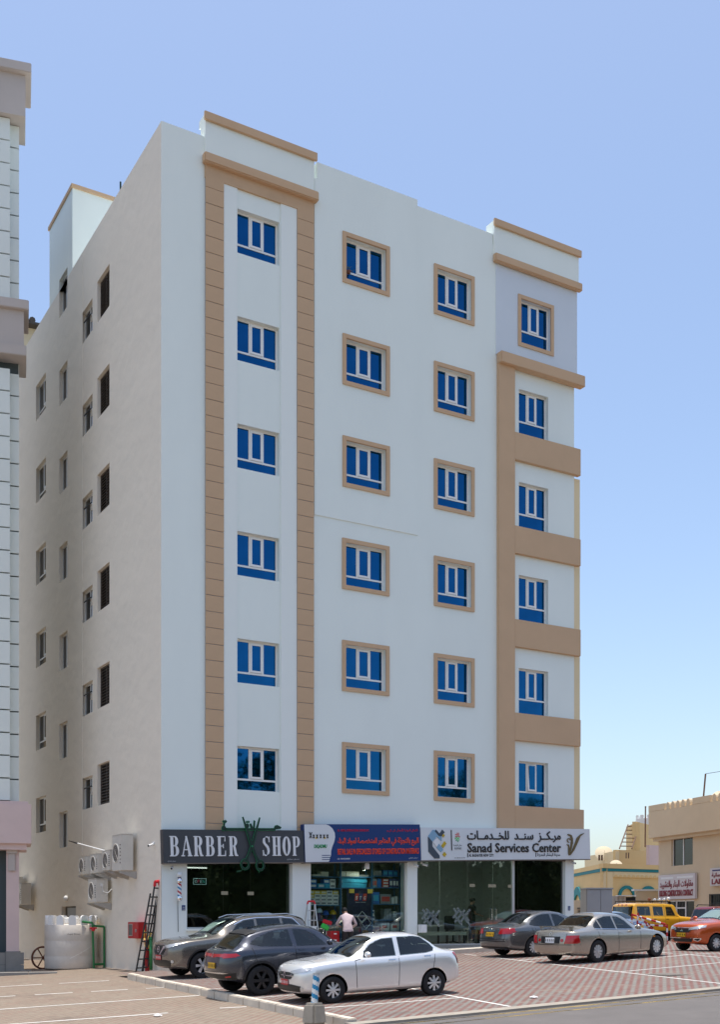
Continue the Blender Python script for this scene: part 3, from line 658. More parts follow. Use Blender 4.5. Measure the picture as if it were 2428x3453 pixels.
# frosted criss-cross decals on the service centre glass: each stripe is its own piece
for cx, cz in ((9.98, 1.72), (11.30, 1.76)):
    for dx, dz, L, an in ((-.20, .10, .42, 45), (-.05, .02, .62, 45), (.12, -.05, .55, 45), (.26, .12, .40, 45), (-.12, -.12, .50, -45), (.05, .10, .60, -45), (.20, .0, .46, -45), (.30, -.2, .3, -45), (-.25, .22, .2, -45)):
        M_ = Matrix.Translation((cx + dx, .139, cz + dz)) @ Matrix.Rotation(radians(-an), 4, 'Y')
        MB().box(-L / 2, L / 2, -.0015, .0015, -.042, .042, M=M_).build('frosted_stripe', 'frosted', f3)
# OPEN sign in the barber's window
t = thing('open_sign', 'small lit OPEN sign hanging behind the barber shop glass', 'sign', (1.14, .24, 2.74))
MB().box(0, .44, -.01, .01, 0, .20).build('panel', 'black', t)
mb = MB(); mb.box(0, .44, -.02, -.011, 0, .018); mb.box(0, .44, -.02, -.011, .182, .20); mb.box(0, .018, -.02, -.011, .018, .182); mb.box(.422, .44, -.02, -.011, .018, .182); mb.build('border', 'neon_white', t)
mat('neon_pink', (.6, .1, .15), .3, emit=(.8, .1, .2, .35)); mat('neon_green', (.1, .5, .4), .3, emit=(.1, .6, .5, .4))
text(t, 'O', (.05, .13, .05, .15), -.012, 'neon_white', .006); text(t, 'P', (.145, .21, .05, .15), -.012, 'neon_pink', .006); text(t, 'E', (.235, .295, .05, .15), -.012, 'neon_white', .006); text(t, 'N', (.315, .39, .05, .15), -.012, 'neon_green', .006)
# ceiling downlights
for i, (x, y, l) in enumerate([(9.75, .8, 'leftmost'), (9.75, 2.0, 'rear left'), (11.1, 1.2, 'middle'), (12.2, 1.6, 'right')]):
    t = thing('ceiling_light', '%s small round downlight in the services centre ceiling' % l, 'light', (x, y, 4.14), group='services centre downlights')
    MB().lathe([(.10, 0), (.13, 0), (.13, -.03), (.10, -.03)], n=16).build('trim_ring', 'white', t); MB().lathe([(0, -.012), (.10, -.012)], n=16).build('diffuser', 'downlight', t); lamp(t, (0, 0, -.05), 5, .2)
t = thing('ceiling_light', 'long white tube light inside the barber shop window', 'light', (1.0, .55, 3.30))
MB().box(0, .75, -.03, .03, 0, .05).build('housing', 'white', t); MB().cyl((.02, 0, -.02), (.73, 0, -.02), .018).build('tube', 'downlight', t); lamp(t, (.37, 0, -.05), 8, .5)

# ------------------------------------------------------------------ sign boards
def board(name, label, x0, z0, slope, W, Hh, m, edge=None, depth=.26):
    o = thing(name, label, 'sign', (x0, -.02, z0)); o.rotation_euler = (0, -atan(slope), 0)
    MB().box(0, W, -depth, -.01, 0, Hh).build('board', m, o, bevel=.006)
    if edge: MB().box(.0, W, -depth - .002, -.01, -.03, -.001).build('lower_trim', edge, o)
    return o
YF = -.262
sb = board('barber_sign', 'dark grey BARBER SHOP sign board with silver serif letters', -.02, 3.36, .033, 4.88, 1.02, 'sign_grey', 'brown_metal')
BZ = (.20, .82)
mb = MB()
for word, a, b in (('BARBER', .19, 2.54), ('SHOP', 3.31, 4.74)):
    n = len(word); cw = (b - a) / n
    for i, ch in enumerate(word):
        lt = MB(); wdt = cw * (.80 if ch in 'AHO' else .74); serif(ch, a + i * cw, a + i * cw + wdt, BZ[0], BZ[1], lt, YF, .03); lt.build('letter', 'letter_white', sb)
for a, b, z in ((.12, .38, .025), (4.18, 4.62, .06)):
    text(sb, arabic('سجل تجاري'), (a, b, z, z + .05), YF, 'letter_white', .003, name='small_print')
# scissors standing proud of the board
def poly_off(pts, d):
    n = len(pts); r = []; A = sum(pts[i][0] * pts[(i + 1) % n][1] - pts[(i + 1) % n][0] * pts[i][1] for i in range(n)); s = 1 if A > 0 else -1
    for i in range(n):
        p, q, t_ = Vector(pts[i - 1]), Vector(pts[i]), Vector(pts[(i + 1) % n])
        e1 = (q - p).normalized(); e2 = (t_ - q).normalized(); n1 = Vector((e1.y, -e1.x)) * s; n2 = Vector((e2.y, -e2.x)) * s; b_ = (n1 + n2)
        b_ = b_.normalized() if b_.length > 1e-3 else n1; k = min(2.0, 1 / max(.3, b_.dot(n1))); r.append(tuple(q + b_ * d * k))
    return r
sc_ = thing('scissors_emblem', 'large dark green open scissors mounted across the barber sign', 'emblem', (0, -.34, 0))
def ringpts(c, r): return [(c[0] + r * cos(a * pi / 12), c[1] + r * 1.12 * sin(a * pi / 12)) for a in range(24)]
def scissor_half(tip, piv, ring, spur, k):
    t_, p, r = Vector(tip), Vector(piv), Vector(ring); d = (p - t_).normalized(); nrm = Vector((-d.y, d.x)); e = (r - p).normalized(); n2 = Vector((-e.y, e.x))
    blade = [tuple(t_ - nrm * .012), tuple(t_ + nrm * .02), tuple(p + nrm * .055), tuple(p + e * .3 + n2 * .030), tuple(r - e * .10 + n2 * .05), tuple(r - e * .10 - n2 * .05), tuple(p + e * .3 - n2 * .030), tuple(p - nrm * .045)]
    for off, m, y in ((.010, 'green_edge', -.010), (0, 'green_dark', -.022 - .004 * k)):
        mb = MB(); mb.prism(poly_off(blade, off), y - .012 - .003 * k, y)
        o_, i_ = ringpts(ring, .155 + off), ringpts(ring, .105 - off)
        for q in range(24): mb.prism([i_[q], o_[q], o_[(q + 1) % 24], i_[(q + 1) % 24]], y - .0125 - .003 * k - .0005, y)
        sp = [Vector(s) for s in spur]; w_ = .022 + off
        mb.prism([tuple(sp[0] + Vector((-w_, 0))), tuple(sp[1] + Vector((-w_ * .6, -w_ * .5))), tuple(sp[2] + Vector((0, -w_ * .6))), tuple(sp[2] + Vector((0, w_ * .6))), tuple(sp[1] + Vector((w_ * .6, w_))), tuple(sp[0] + Vector((w_, w_)))], y - .014 - .003 * k, y)
        mb.build('scissor_blade' if off == 0 else 'blade_outline', m, sc_)
scissor_half((3.15, 4.87), (2.88, 3.96), (2.645, 3.38), [(2.60, 3.25), (2.50, 3.16), (2.36, 3.15)], 0)
scissor_half((2.56, 4.86), (2.88, 3.96), (3.17, 3.36), [(3.15, 3.24), (3.14, 3.18), (3.13, 3.14)], 1)
MB().cyl((2.88, -.02, 3.96), (2.88, -.05, 3.96), .03, n=12).build('pivot', 'green_edge', sc_)
tt = thing('arabic_sign_lettering', 'dark green stretched arabic word standing above the barber sign', 'lettering', (0, -.30, 0))
def stroke(*polys):
    for off, m, y in ((.014, 'green_edge', 0.0), (0, 'green_dark', -.016)):
        mb = MB()
        for k, pl in enumerate(polys): mb.prism(poly_off(pl, off), y - .012 - .001 * k, y)
        mb.build('letter_outline' if off else 'letter', m, tt)
stroke([(1.99, 4.44), (3.72, 4.50), (3.72, 4.555), (1.99, 4.495)], [(3.66, 4.52), (3.90, 4.56), (3.93, 4.60), (3.80, 4.66), (3.72, 4.64), (3.70, 4.60)])
stroke([(1.94 + .07 * cos(a * pi / 5), 4.49 + .075 * sin(a * pi / 5)) for a in range(10)], [(1.925, 4.55), (1.965, 4.55), (1.975, 4.66), (1.94, 4.66)], [(1.90, 4.70), (1.935, 4.66), (1.97, 4.70), (1.935, 4.74)], [(1.965, 4.705), (2.0, 4.665), (2.035, 4.705), (2.0, 4.745)])
stroke([(2.74 + .06 * cos(a * pi / 5), 4.60 + .065 * sin(a * pi / 5)) for a in range(10)], [(2.70, 4.72), (2.725, 4.69), (2.75, 4.72), (2.725, 4.75)], [(2.765, 4.725), (2.79, 4.695), (2.815, 4.725), (2.79, 4.755)], [(2.83, 4.66), (2.87, 4.67), (2.96, 4.50), (2.90, 4.46), (2.84, 4.47), (2.87, 4.52)], [(2.95, 4.50), (2.99, 4.51), (3.01, 4.76), (2.975, 4.77)])
# hardware store
hb = board('hardware_sign', 'blue and white construction materials sign board with red lettering', 4.80, 3.50, .040, 4.50, 1.24, 'sign_blue', 'brown_metal', .30)
Y2 = -.302
wave = [(0.01, .01), (.86, .01)] + [(.90, .05), (.92, .14), (.96, .22), (.97, .36), (1.02, .5), (1.10, .66), (1.14, .82), (1.13, .96), (1.05, 1.10), (.94, 1.19), (.82, 1.23)] + [(0.01, 1.23)]
MB().prism(wave, Y2 - .006, Y2).build('white_field', 'sign_white', hb)
for i, z in enumerate((.07, .14, .21)): MB().box(.62, .93, Y2 - .012, Y2 - .0065, z, z + .022).build('stripe', 'sign_blue', hb)
for i in range(6):
    x = .17 + i * .128; hgt = .20 if i == 0 else .12; lt = MB(); lt.prism([(x, .78), (x + .028, .78), (x + .028 + hgt * .45, .78 + hgt), (x + hgt * .45, .78 + hgt)], Y2 - .02, Y2 - .0065)
    lt.prism([(x + hgt * .40, .78), (x + hgt * .40 + .028, .78), (x + .03, .78 + hgt), (x + .002, .78 + hgt)], Y2 - .0225, Y2 - .0065); lt.build('logo_letter', 'black', hb)
for i in range(4): MB().box(.24 + i * .16, .30 + i * .16, Y2 - .011, Y2 - .0065, .76, .82).build('logo_spot', 'box_yellow' if i % 2 else 'letter_white', hb)
text(hb, 'DIQADMU', (.34, .82, .44, .58), Y2 - .0065, 'logo_green', .012, bold=.03, shear=.15, name='logo_word')
text(hb, 'AL - KAMAL INTERNATIONAL BUSINESS SPC', (1.24, 2.45, 1.0, 1.075), Y2, 'letter_crimson', .008, bold=.012)
text(hb, arabic('الكمال الدولية للأعمال ش ش و'), (3.16, 4.40, .98, 1.10), Y2, 'letter_crimson', .008, bold=.012)
text(hb, arabic('البيع بالتجزئة في المتاجر المتخصصة لمواد البناء'), (1.22, 4.42, .50, .80), Y2, 'letter_red', .012, bold=.022)
text(hb, 'RETAIL SALE IN SPECIALIZED STORES OF CONSTRUCTION MATERIALS', (1.22, 4.42, .235, .43), Y2, 'letter_red', .012, bold=.02)
text(hb, 'CR: 1409476200000', (1.20, 1.68, .075, .125), Y2, 'letter_white', .004, name='small_print'); text(hb, arabic('سجل تجاري'), (4.0, 4.36, .06, .12), Y2, 'letter_white', .004, name='small_print')
# services centre
vb = board('services_sign', 'white Sanad Services Center sign board with black lettering', 9.33, 3.69, .033, 7.66, 1.13, 'sign_white', 'brown_metal')
def P3(n, m, pts, k=0): MB().prism(pts, YF - .018 - .002 * k, YF).build(n, m, vb)
P3('logo_part', 'logo_slate', [(.30, .80), (.30, .30), (.55, .06), (.76, .06), (.76, .16), (.47, .48), (.47, .72)]); P3('logo_part', 'logo_steel', [(.30, .82), (.50, 1.05), (.62, 1.05), (.86, .80), (.86, .66), (.66, .82), (.47, .64), (.40, .72)], 1)
P3('logo_part', 'logo_slate', [(.64, 1.06), (.78, .92), (.90, 1.06), (1.0, .97), (.86, .82), (.74, .84), (.58, 1.0)], 2); P3('logo_part', 'letter_white', [(.50, .62), (.66, .78), (.80, .64), (.64, .46)], 3); P3('logo_part', 'logo_steel', [(.64, .44), (.82, .28), (.92, .36), (.74, .58)], 2)
P3('logo_part', 'logo_gold', [(.84, .50), (.98, .66), (1.06, .58), (.92, .42)], 3); P3('logo_part', 'logo_gold', [(.88, .20), (.97, .29), (1.06, .20), (.97, .11)]); P3('logo_part', 'logo_gold', [(.88, .86), (.94, .92), (1.0, .86), (.94, .79)], 4)
P3('logo_card_edge', 'letter_black', [(1.27, .34), (1.30, .34), (1.30, 1.05), (1.27, 1.05)]); MB().box(1.31, 1.77, YF - .008, YF, .34, 1.05).build('logo_card', 'sign_white', vb)
for i in range(26):
    a = i * 2.4; r = .11 * math.sqrt(i / 26); x = 1.54 + r * cos(a) * .95; z = .80 + r * 1.5 * sin(a); c = 'box_red' if z > .80 else ('lime' if z > .70 else 'logo_green')
    MB().prism([(x - .022, z), (x, z - .022), (x + .022, z), (x, z + .022)], YF - .012 - .0003 * i, YF - .0085).build('logo_dot', c, vb)
text(vb, arabic('عمان الرقمية'), (1.36, 1.72, .47, .56), YF - .0085, 'letter_black', .004, name='small_print'); text(vb, 'eoman', (1.40, 1.70, .37, .44), YF - .0085, 'letter_black', .004, name='small_print')
text(vb, arabic('مر_كـ_ز  سنـ_د  للخـ_دمـ_ات'.replace('ـ', '_')), (1.96, 6.22, .62, 1.04), YF, 'letter_black', .025, bold=.018)
text(vb, 'Sanad Services Center', (1.96, 6.22, .26, .60), YF, 'letter_black', .025, bold=.017)
MB().box(1.95, 1.98, YF - .01, YF, .10, .24).build('bracket', 'letter_black', vb); text(vb, 'AL BASHAYER NEW CITY', (2.02, 3.12, .11, .21), YF, 'letter_black', .006, bold=.018)
MB().box(5.02, 5.05, YF - .01, YF, .10, .24).build('bracket', 'letter_black', vb); text(vb, arabic('مدينة البشائر الحديثة'), (5.10, 6.18, .09, .23), YF, 'letter_black', .006, bold=.012)
text(vb, 'CR: 1085 066 055 874', (1.40, 1.86, .06, .09), YF, 'letter_black', .003, name='small_print')
def leaf(p, n='palm_leaf'): MB().prism(p, YF - .03, YF).build(n, 'bronze', vb)
leaf([(6.60, .14), (6.68, .16), (6.86, .34), (7.06, .66), (7.18, .86), (7.38, .98), (7.18, .93), (7.0, .80), (6.84, .50), (6.74, .32)])
leaf([(6.58, .16), (6.60, .14), (6.72, .36), (6.80, .60), (6.80, .78), (6.74, .90), (6.60, .94), (6.54, .92), (6.68, .84), (6.72, .70), (6.66, .42)]); leaf([(6.56, .20), (6.58, .18), (6.64, .40), (6.60, .54), (6.50, .56), (6.57, .48)])
mb = MB(); o_, i_ = [(6.60 + .085 * cos(a * pi / 8), .70 + .085 * sin(a * pi / 8)) for a in range(16)], [(6.60 + .055 * cos(a * pi / 8), .70 + .055 * sin(a * pi / 8)) for a in range(16)]
for q in range(13): mb.prism([i_[q], o_[q], o_[q + 1], i_[q + 1]], YF - .03 - .0003 * q, YF)
mb.build('ring', 'bronze', vb)

# ------------------------------------------------------------------ pavement in front of the shops
mb = MB()
xs = [-.02, 5, 10, 15, 16.7]
for a, b in zip(xs, xs[1:]):
    q = [(x, y, gz(x, y) + z) for z in (-.1, .14) for x, y in ((a, -1.22), (b, -1.22), (b, 0), (a, 0))]
    mb.add(q, [(0, 3, 2, 1), (4, 5, 6, 7), (0, 1, 5, 4), (2, 3, 7, 6)] + ([(3, 0, 4, 7)] if a < 0 else []) + ([(1, 2, 6, 5)] if b > 16 else []))
tag(mb.build('shop_pavement', 'kerb_stone'), None, kind='structure')
for x0, x1 in ((5.2, 8.9), (9.4, 16.2)):
    MB().box(x0, x1, -.42, -.002, gz(x0, 0) + .05, FL - .02).build('entrance_step', 'grey_tile', AP, bevel=.006)

# ------------------------------------------------------------------ hardware shelves and goods
def fxz(x, z): return x, z
t = thing('shop_shelving', 'blue metal shelving unit filling the hardware store window', 'shelving', (0, .55, 0))
ZL = [(5.40, 6.62, [3.10, 2.71, 2.14, 1.65, 1.15]), (6.62, 7.86, [3.12, 2.74]), (7.86, 9.02, [3.17, 2.77, 2.20, 1.65, 1.26])]
for x in (5.40, 6.62, 7.86, 9.02): MB().box(x - .025, x + .025, 0, .06, FL, 3.62).build('post', 'shelf_blue', t); MB().box(x - .025, x + .025, .40, .46, FL, 3.62).build('post', 'shelf_blue', t)
for a, b, zs in ZL:
    for z in zs: MB().box(a + .026, b - .026, -.005, .46, z - .03, z).build('shelf', 'shelf_blue', t)
MB().box(5.3, 9.1, .47, .49, FL, 3.62).build('back_panel', 'interior_dark', t)
bc = {}
def goods(x, z, w_, h_, m, label, group=None, d_=.25, y=.62, name='carton', lid=None):
    o = MB().box(0, w_, 0, d_, 0, h_).build(name, m, loc=(x, y + random.uniform(0, .03), z)); o.rotation_euler = (0, 0, random.uniform(-.04, .04))
    tag(o, label, 'box', group)
    if lid: MB().box(w_ * .12, w_ * .88, -.002, 0, h_ * .25, h_ * .75).build('printed_panel', lid, o)
    return o
# left bay
goods(5.42, 3.10, .07, .28, 'box_white', 'narrow white carton at left end of the top shelf', name='carton')
goods(5.58, 3.10, .30, .07, 'box_cream', 'flat cream carton on the top left shelf'); goods(5.90, 3.10, .30, .16, 'box_cream', 'cream carton beside the flat one on the top left shelf')
for i in range(2):
    goods(5.50, 2.71 + i * .15, .24, .145, 'box_blue', '%s dark blue carton of the pair on the second left shelf' % ('lower', 'upper')[i], 'dark blue cartons', lid='box_white')
goods(5.80, 2.71, .24, .15, 'box_teal', 'light blue carton lying on the second left shelf', lid='box_white'); goods(6.05, 2.71, .18, .15, 'box_teal', 'light blue carton beside the tall white pair')
goods(6.0, 2.862, .22, .15, 'box_blue', 'blue carton on top of the light blue ones', lid='box_white')
for i in range(2): goods(6.26, 2.71 + i * .155, .20, .15, 'box_white', '%s white carton of the pair at the end of the second left shelf' % ('lower', 'upper')[i], 'white carton pair', lid='box_grey')
for r_ in range(4):
    for c_ in range(5):
        yel = (r_ == 3 and c_ not in (3,)) or (r_ == 2 and c_ == 0)
        goods(5.43 + c_ * .232, 2.14 + r_ * .122, .215, .118, 'box_yellow' if yel else 'box_white', ('yellow' if yel else 'small white') + ' carton on the third left shelf, %s row, %s from the left' % (('bottom', 'second', 'third', 'top')[r_], ('first', 'second', 'third', 'fourth', 'fifth')[c_]), 'stacked yellow cartons' if yel else 'stacked small white cartons', lid='box_grey' if not yel else 'box_cream')
# middle bay
for i in range(7): goods(6.66 + i * .105, 3.12, .10, .17, 'box_cream', 'cream carton on the middle top shelf, %s from the left' % ('first', 'second', 'third', 'fourth', 'fifth', 'sixth', 'seventh')[i], 'cream cartons on the middle top shelf', lid='box_white')
goods(7.40, 3.12, .36, .07, 'box_grey', 'flat grey carton beside the cream ones on the top shelf')
for i in range(4): goods(6.70 + .015 * (i % 2), 2.74 + i * .088, .98, .084, 'box_teal', '%s long turquoise box of the stack above the navy poster' % ('lowest', 'second lowest', 'second highest', 'topmost')[i], 'long turquoise boxes', lid='box_teal')
# right bay
goods(7.98, 3.17, .30, .17, 'box_grey', 'grey carton on the top right shelf'); 
for i in range(3): goods(8.36 + i * .21, 3.17, .18, .20, 'box_blue', '%s blue carton on the top right shelf' % ('left', 'middle', 'right')[i], 'blue cartons on the top right shelf', lid='box_teal')
goods(7.92, 2.77, .18, .28, 'box_grey', 'dark grey box at the left of the second right shelf', lid='box_red'); goods(8.12, 2.77, .07, .29, 'box_blue', 'left slim blue box on the second right shelf'); goods(8.20, 2.77, .08, .29, 'box_blue', 'right slim blue box on the second right shelf')
for i in range(3): goods(8.34, 2.77 + .1 * i, .24, .095, 'box_red', '%s red box of the stack on the second right shelf' % ('bottom', 'middle', 'top')[i], 'red boxes on the second right shelf', lid='box_white')
for i in range(3): goods(8.62 + .125 * i, 2.77, .115, .30, 'box_navy', '%s purple and white tin on the second right shelf' % ('left', 'middle', 'right')[i], 'purple tins', lid='box_white')
goods(7.92, 2.20, .28, .40, 'box_blue', 'big blue printed box on the third right shelf', lid='box_teal'); goods(8.24, 2.20, .42, .33, 'box_grey', 'dark box with red band on the third right shelf', lid='box_red')
goods(8.70, 2.20, .10, .22, 'box_white', 'short white tin on the third right shelf'); goods(8.84, 2.20, .10, .26, 'box_white', 'tall white tin on the third right shelf')
for i in range(2): goods(7.90, 1.65 + .17 * i, .10, .16, 'box_white', '%s white can at the left of the fourth right shelf' % ('lower', 'upper')[i], 'white cans left', lid='box_navy'); goods(8.78, 1.65 + .15 * i, .13, .14, 'box_white', '%s white can at the right of the fourth right shelf' % ('lower', 'upper')[i], 'white cans right', lid='box_grey')
for i in range(4): goods(8.40 + .07 * i, 1.65, .06, .38, 'box_grey', 'dark upright bar on the fourth right shelf, %s from the left' % ('first', 'second', 'third', 'fourth')[i], 'dark upright bars')
for i in range(4): goods(7.90 + .075 * i, 1.26, .07, .17, 'box_white', 'small white bottle on the lowest right shelf, %s from the left' % ('first', 'second', 'third', 'fourth')[i], 'small white bottles', lid='box_teal')
for i in range(2):
    x = 8.25 + i * .42; t2 = thing('paint_dispenser', '%s white plastic rack with dark opening on the lowest right shelf' % ('left', 'right')[i], 'rack', (x, .62, 1.26), group='white plastic racks')
    MB().box(0, .34, 0, .2, 0, .10).build('base', 'box_white', t2); MB().box(0, .06, 0, .2, .10, .24).build('side', 'box_white', t2); MB().box(.28, .34, 0, .2, .10, .28).build('side', 'box_white', t2); MB().box(.06, .28, .02, .18, .20, .26).build('top', 'box_white', t2); MB().box(.08, .26, .05, .2, .10, .2).build('drawer', 'box_red', t2)
# helmets
for x, z, m, l in ((5.87, 1.90, 'helmet_white', 'white hard hat on its stand'), (6.12, 1.82, 'helmet_blue', 'blue hard hat between the white and yellow ones'), (6.40, 1.84, 'helmet_yellow', 'yellow hard hat beside the blue shelf post')):
    t2 = thing('hard_hat', l + ' in the store window', 'helmet', (x, .72, z))
    MB().lathe([(.115, 0), (.112, .05), (.085, .10), (.04, .125), (0, .13)], n=16).build('shell', m, t2, smooth=True); MB().lathe([(.145, -.012), (.115, 0), (.113, .01)], n=16).build('brim', m, t2, smooth=True); MB().box(-.012, .012, -.10, .10, .10, .14).build('ridge', m, t2)
    z0_ = 1.65; MB().cyl((0, 0, z0_ - z), (0, 0, .02), .05, .08).build('stand', 'box_navy', t2)
# poster in the middle bay
t = thing('navy_poster', 'navy poster with STG logo and white diamond lines in store doorway', 'poster', (6.87, .58, FL + .04)); PW, PH = .96, 1.93
MB().box(0, PW, -.005, .005, 0, PH).build('sheet', 'poster_navy', t)
for i, ch in enumerate('STG'):
    x = .30 + i * .16; z = 1.50; MB().prism([(x, z), (x + .14, z), (x + .17, z + .25), (x + .03, z + .25)], -.010, -.0055).build('logo_tile', 'box_red' if i != 1 else 'box_navy', t); text(t, ch, (x + .03, x + .12, z + .04, z + .16), -.011, 'white', .004, bold=.03, shear=.15)
text(t, 'Sanitary Solutions', (.34, .74, 1.43, 1.475), -.0055, 'white', .003, name='small_print')
def dia(cx, cz, r):
    for (a, b), (c, d_) in zip(((-r, 0), (0, r), (r, 0), (0, -r)), ((0, r), (r, 0), (0, -r), (-r, 0))):
        MB().tube([(cx + a, -.008, cz + b), (cx + c, -.008, cz + d_)], .010, 6).build('white_line', 'white', t)
dia(.60, .95, .20); dia(.76, .75, .20)
for x, z in ((.03, 1.80), (.76, 1.80)):
    o = MB().box(0, .20, -.004, .004, 0, .14).build('paper_notice', 'box_yellow', loc=(6.85 + x, .44, FL + z)); tag(o, 'yellow paper notice at the %s end of the navy poster' % ('left' if x < .4 else 'right'), 'notice')
t = thing('hanging_lantern', 'small white lantern hanging under the blue hardware sign', 'lamp', (7.36, .06, 3.36)); MB().lathe([(0, 0), (.075, 0), (.085, .02), (.08, .16), (.04, .22), (.02, .24)], n=14).build('body', 'white', t, smooth=True); MB().cyl((0, 0, .24), (0, 0, .42), .01).build('cord', 'white', t); lamp(t, (0, .05, -.03), 6, .15)
# services centre furniture
def table(name, label, x0, x1, y0, y1, zt, th, topm):
    t = thing(name, label, 'table' if name != 'bench' else 'bench', (x0, y0, FL)); h = zt - FL
    MB().box(0, x1 - x0, 0, y1 - y0, h - th, h).build('top', topm, t)
    for lx in (.04, x1 - x0 - .10):
        for ly in (.03, y1 - y0 - .09): MB().box(lx, lx + .06, ly, ly + .06, 0, h - th).build('leg', 'dark_metal', t)
table('bench', 'long pale topped bench just behind the services centre glass', 9.75, 11.85, .55, .95, 1.22, .13, 'wood_top')
table('desk', 'pale desk with monitor deeper inside the services centre', 10.7, 12.1, 2.0, 2.7, 1.46, .06, 'wood_top'); table('side_table', 'low table beside the standing man inside the services centre', 12.25, 12.95, .85, 1.3, 1.34, .05, 'wood_top')
t = thing('monitor', 'black monitor standing on the desk in the services centre', 'monitor', (11.3, 2.2, 1.46)); MB().box(0, .44, 0, .04, .10, .40).build('screen', 'black', t); MB().box(.18, .26, .02, .05, .015, .12).build('stand', 'black', t); MB().box(.10, .34, -.05, .12, 0, .015).build('foot', 'black', t)
for x, y, l in ((9.95, 1.5, 'left'), (12.05, 1.7, 'right')):
    t = thing('office_chair', '%s black office chair in the services centre' % l, 'chair', (x, y, FL), group='black office chairs')
    MB().box(-.24, .24, -.24, .24, .42, .50).build('seat', 'black', t, bevel=.03); MB().box(-.23, .23, .20, .27, .52, 1.05).build('backrest', 'black', t, bevel=.03); MB().cyl((0, 0, .08), (0, 0, .42), .03).build('column', 'dark_metal', t)
    for k in range(5): a = k * 2 * pi / 5; MB().cyl((0, 0, .09), (cos(a) * .3, sin(a) * .3, .05), .022).build('leg', 'dark_metal', t)

# ------------------------------------------------------------------ equipment on the side wall (x = 0, outside = -x)
def wl(y, z, x=0.0): return (x, y, z)
def ac_unit(label, y0, w_, z0, h_, dep=.34, gap=.14, wrap=False, grp='wall mounted air conditioners'):
    """outdoor unit; local x along -y (to the right seen from outside), -y outwards"""
    t = thing('air_conditioner', label, 'air conditioner', (-gap, y0 + w_, z0), -pi / 2, grp)
    MB().box(0, w_, -dep, 0, 0, h_).build('casing', 'ac_body', t, bevel=.012)
    r = min(w_ * .34, h_ * .42); cx, cz = w_ * .40, h_ * .5
    MB().lathe([(r, 0), (r, -.012), (r * .93, -.02), (r * .9, -.004)], (cx, -dep, cz), 24, axis='y').build('fan_ring', 'ac_body', t)
    MB().lathe([(0, -.003), (r * .92, -.003)], (cx, -dep, cz), 24, axis='y').build('fan_well', 'ac_dark', t)
    g = MB()
    for k in range(1, 5): g.lathe([(r * k / 5 - .006, -.012), (r * k / 5 + .006, -.012)], (cx, -dep, cz), 20, axis='y')
    for k in range(8): a = k * pi / 4; g.cyl((cx, -dep - .012, cz), (cx + r * cos(a), -dep - .012, cz + r * sin(a)), .005, n=4)
    g.build('fan_guard', 'galv', t)
    v = MB()
    for k in range(6): v.box(w_ * .82, w_ * .95, -dep - .004, -dep, h_ * (.2 + .1 * k), h_ * (.2 + .1 * k) + .03)
    v.build('vent_slots', 'ac_dark', t)
    MB().box(-.012, w_ + .012, -dep - .012, .0, h_, h_ + .018).build('top_cover', 'ac_body', t)
    for x in (.06, w_ - .10):
        p = [(-dep - .05, -.02), (gap - .01, -.02), (gap - .01, -.26), (gap - .06, -.26), (-dep - .05, -.07)]
        mb = MB(); mb.add([(x, a, b) for a, b in p] + [(x + .04, a, b) for a, b in p], [tuple(range(5)), tuple(reversed(range(5, 10)))] + [(i, (i + 1) % 5, (i + 1) % 5 + 5, i + 5) for i in range(5)]); mb.build('bracket', 'galv', t)
    if wrap:
        MB().tube([(w_ + .01, -.22, h_ * .72), (w_ + .03, -.18, h_ * .45), (w_ + .02, -.02, h_ * .40), (w_ + .01, gap - .02, h_ * .58)], .014, 6).build('cable', 'white', t); MB().box(w_ - .001, w_ + .03, -.28, -.18, h_ * .68, h_ * .80).build('junction_box', 'white', t)
    return t
ac_unit('largest beige air conditioner nearest the building corner', 2.12, .92, 3.22, 1.15, .40)
ac_unit('second air conditioner from the corner, just behind the tall one', 3.45, .80, 3.28, .66)
ac_unit('third air conditioner from the corner in the upper row', 4.75, .82, 3.24, .64)
ac_unit('farthest air conditioner of the upper row beside the corner group', 6.1, .82, 3.24, .62)
ac_unit('lower air conditioner with white cable hanging below the upper row', 4.66, .90, 2.24, .78, .42, wrap=True)
ac_unit('air conditioner far along the wall beside the pink neighbour', 14.7, .95, 2.3, .85, .40)
ac_unit('partly hidden air conditioner low beyond the pink neighbour', 16.0, .8, 2.75, .7, .36)
t = thing('wall_pipe_arm', 'white rod with black tip jutting from the wall over the air conditioners', 'pole', (0, 5.2, 4.0)); MB().cyl((0, 0, 0), (-.55, 1.6, .35), .022).build('rod', 'white', t); MB().cyl((-.55, 1.6, .35), (-.72, 2.1, .46), .03, .015).build('tip', 'black', t)
def cctv(label, loc, rz):
    t = thing('security_camera', label, 'camera', loc, rz, 'security cameras'); MB().box(-.03, .03, -.03, 0, -.04, .04).build('base', 'white', t); MB().cyl((0, -.03, 0), (0, -.10, -.03), .014).build('arm', 'white', t)
    MB().cyl((0, -.06, -.05), (0, -.26, -.10), .038, n=12).build('body', 'white', t); MB().cyl((0, -.261, -.10), (0, -.268, -.102), .030, n=12).build('lens', 'black', t)
cctv('white security camera on the side wall near the building corner', (0, .62, 4.02), -pi / 2 + .5); cctv('white security camera under the left end of the barber sign', (.37, 0, 3.30), -.5)
cctv('dark lensed security camera under the right end of the blue sign', (9.16, 0, 3.58), .4); cctv('white security camera at the left of the services centre glass', (9.55, .05, 3.62), .5); cctv('security camera under the right end of the white sign', (16.2, 0, 3.86), .3)
t = thing('dome_lamp', 'small white dome lamp on the side wall above the vent', 'lamp', (0, 10.0, 2.46)); MB().ball((-.05, 0, 0), .11, 12, sc=(.8, 1, 1)).build('globe', 'white', t, smooth=True); MB().box(-.03, 0, -.06, .06, -.06, .06).build('base', 'white', t)
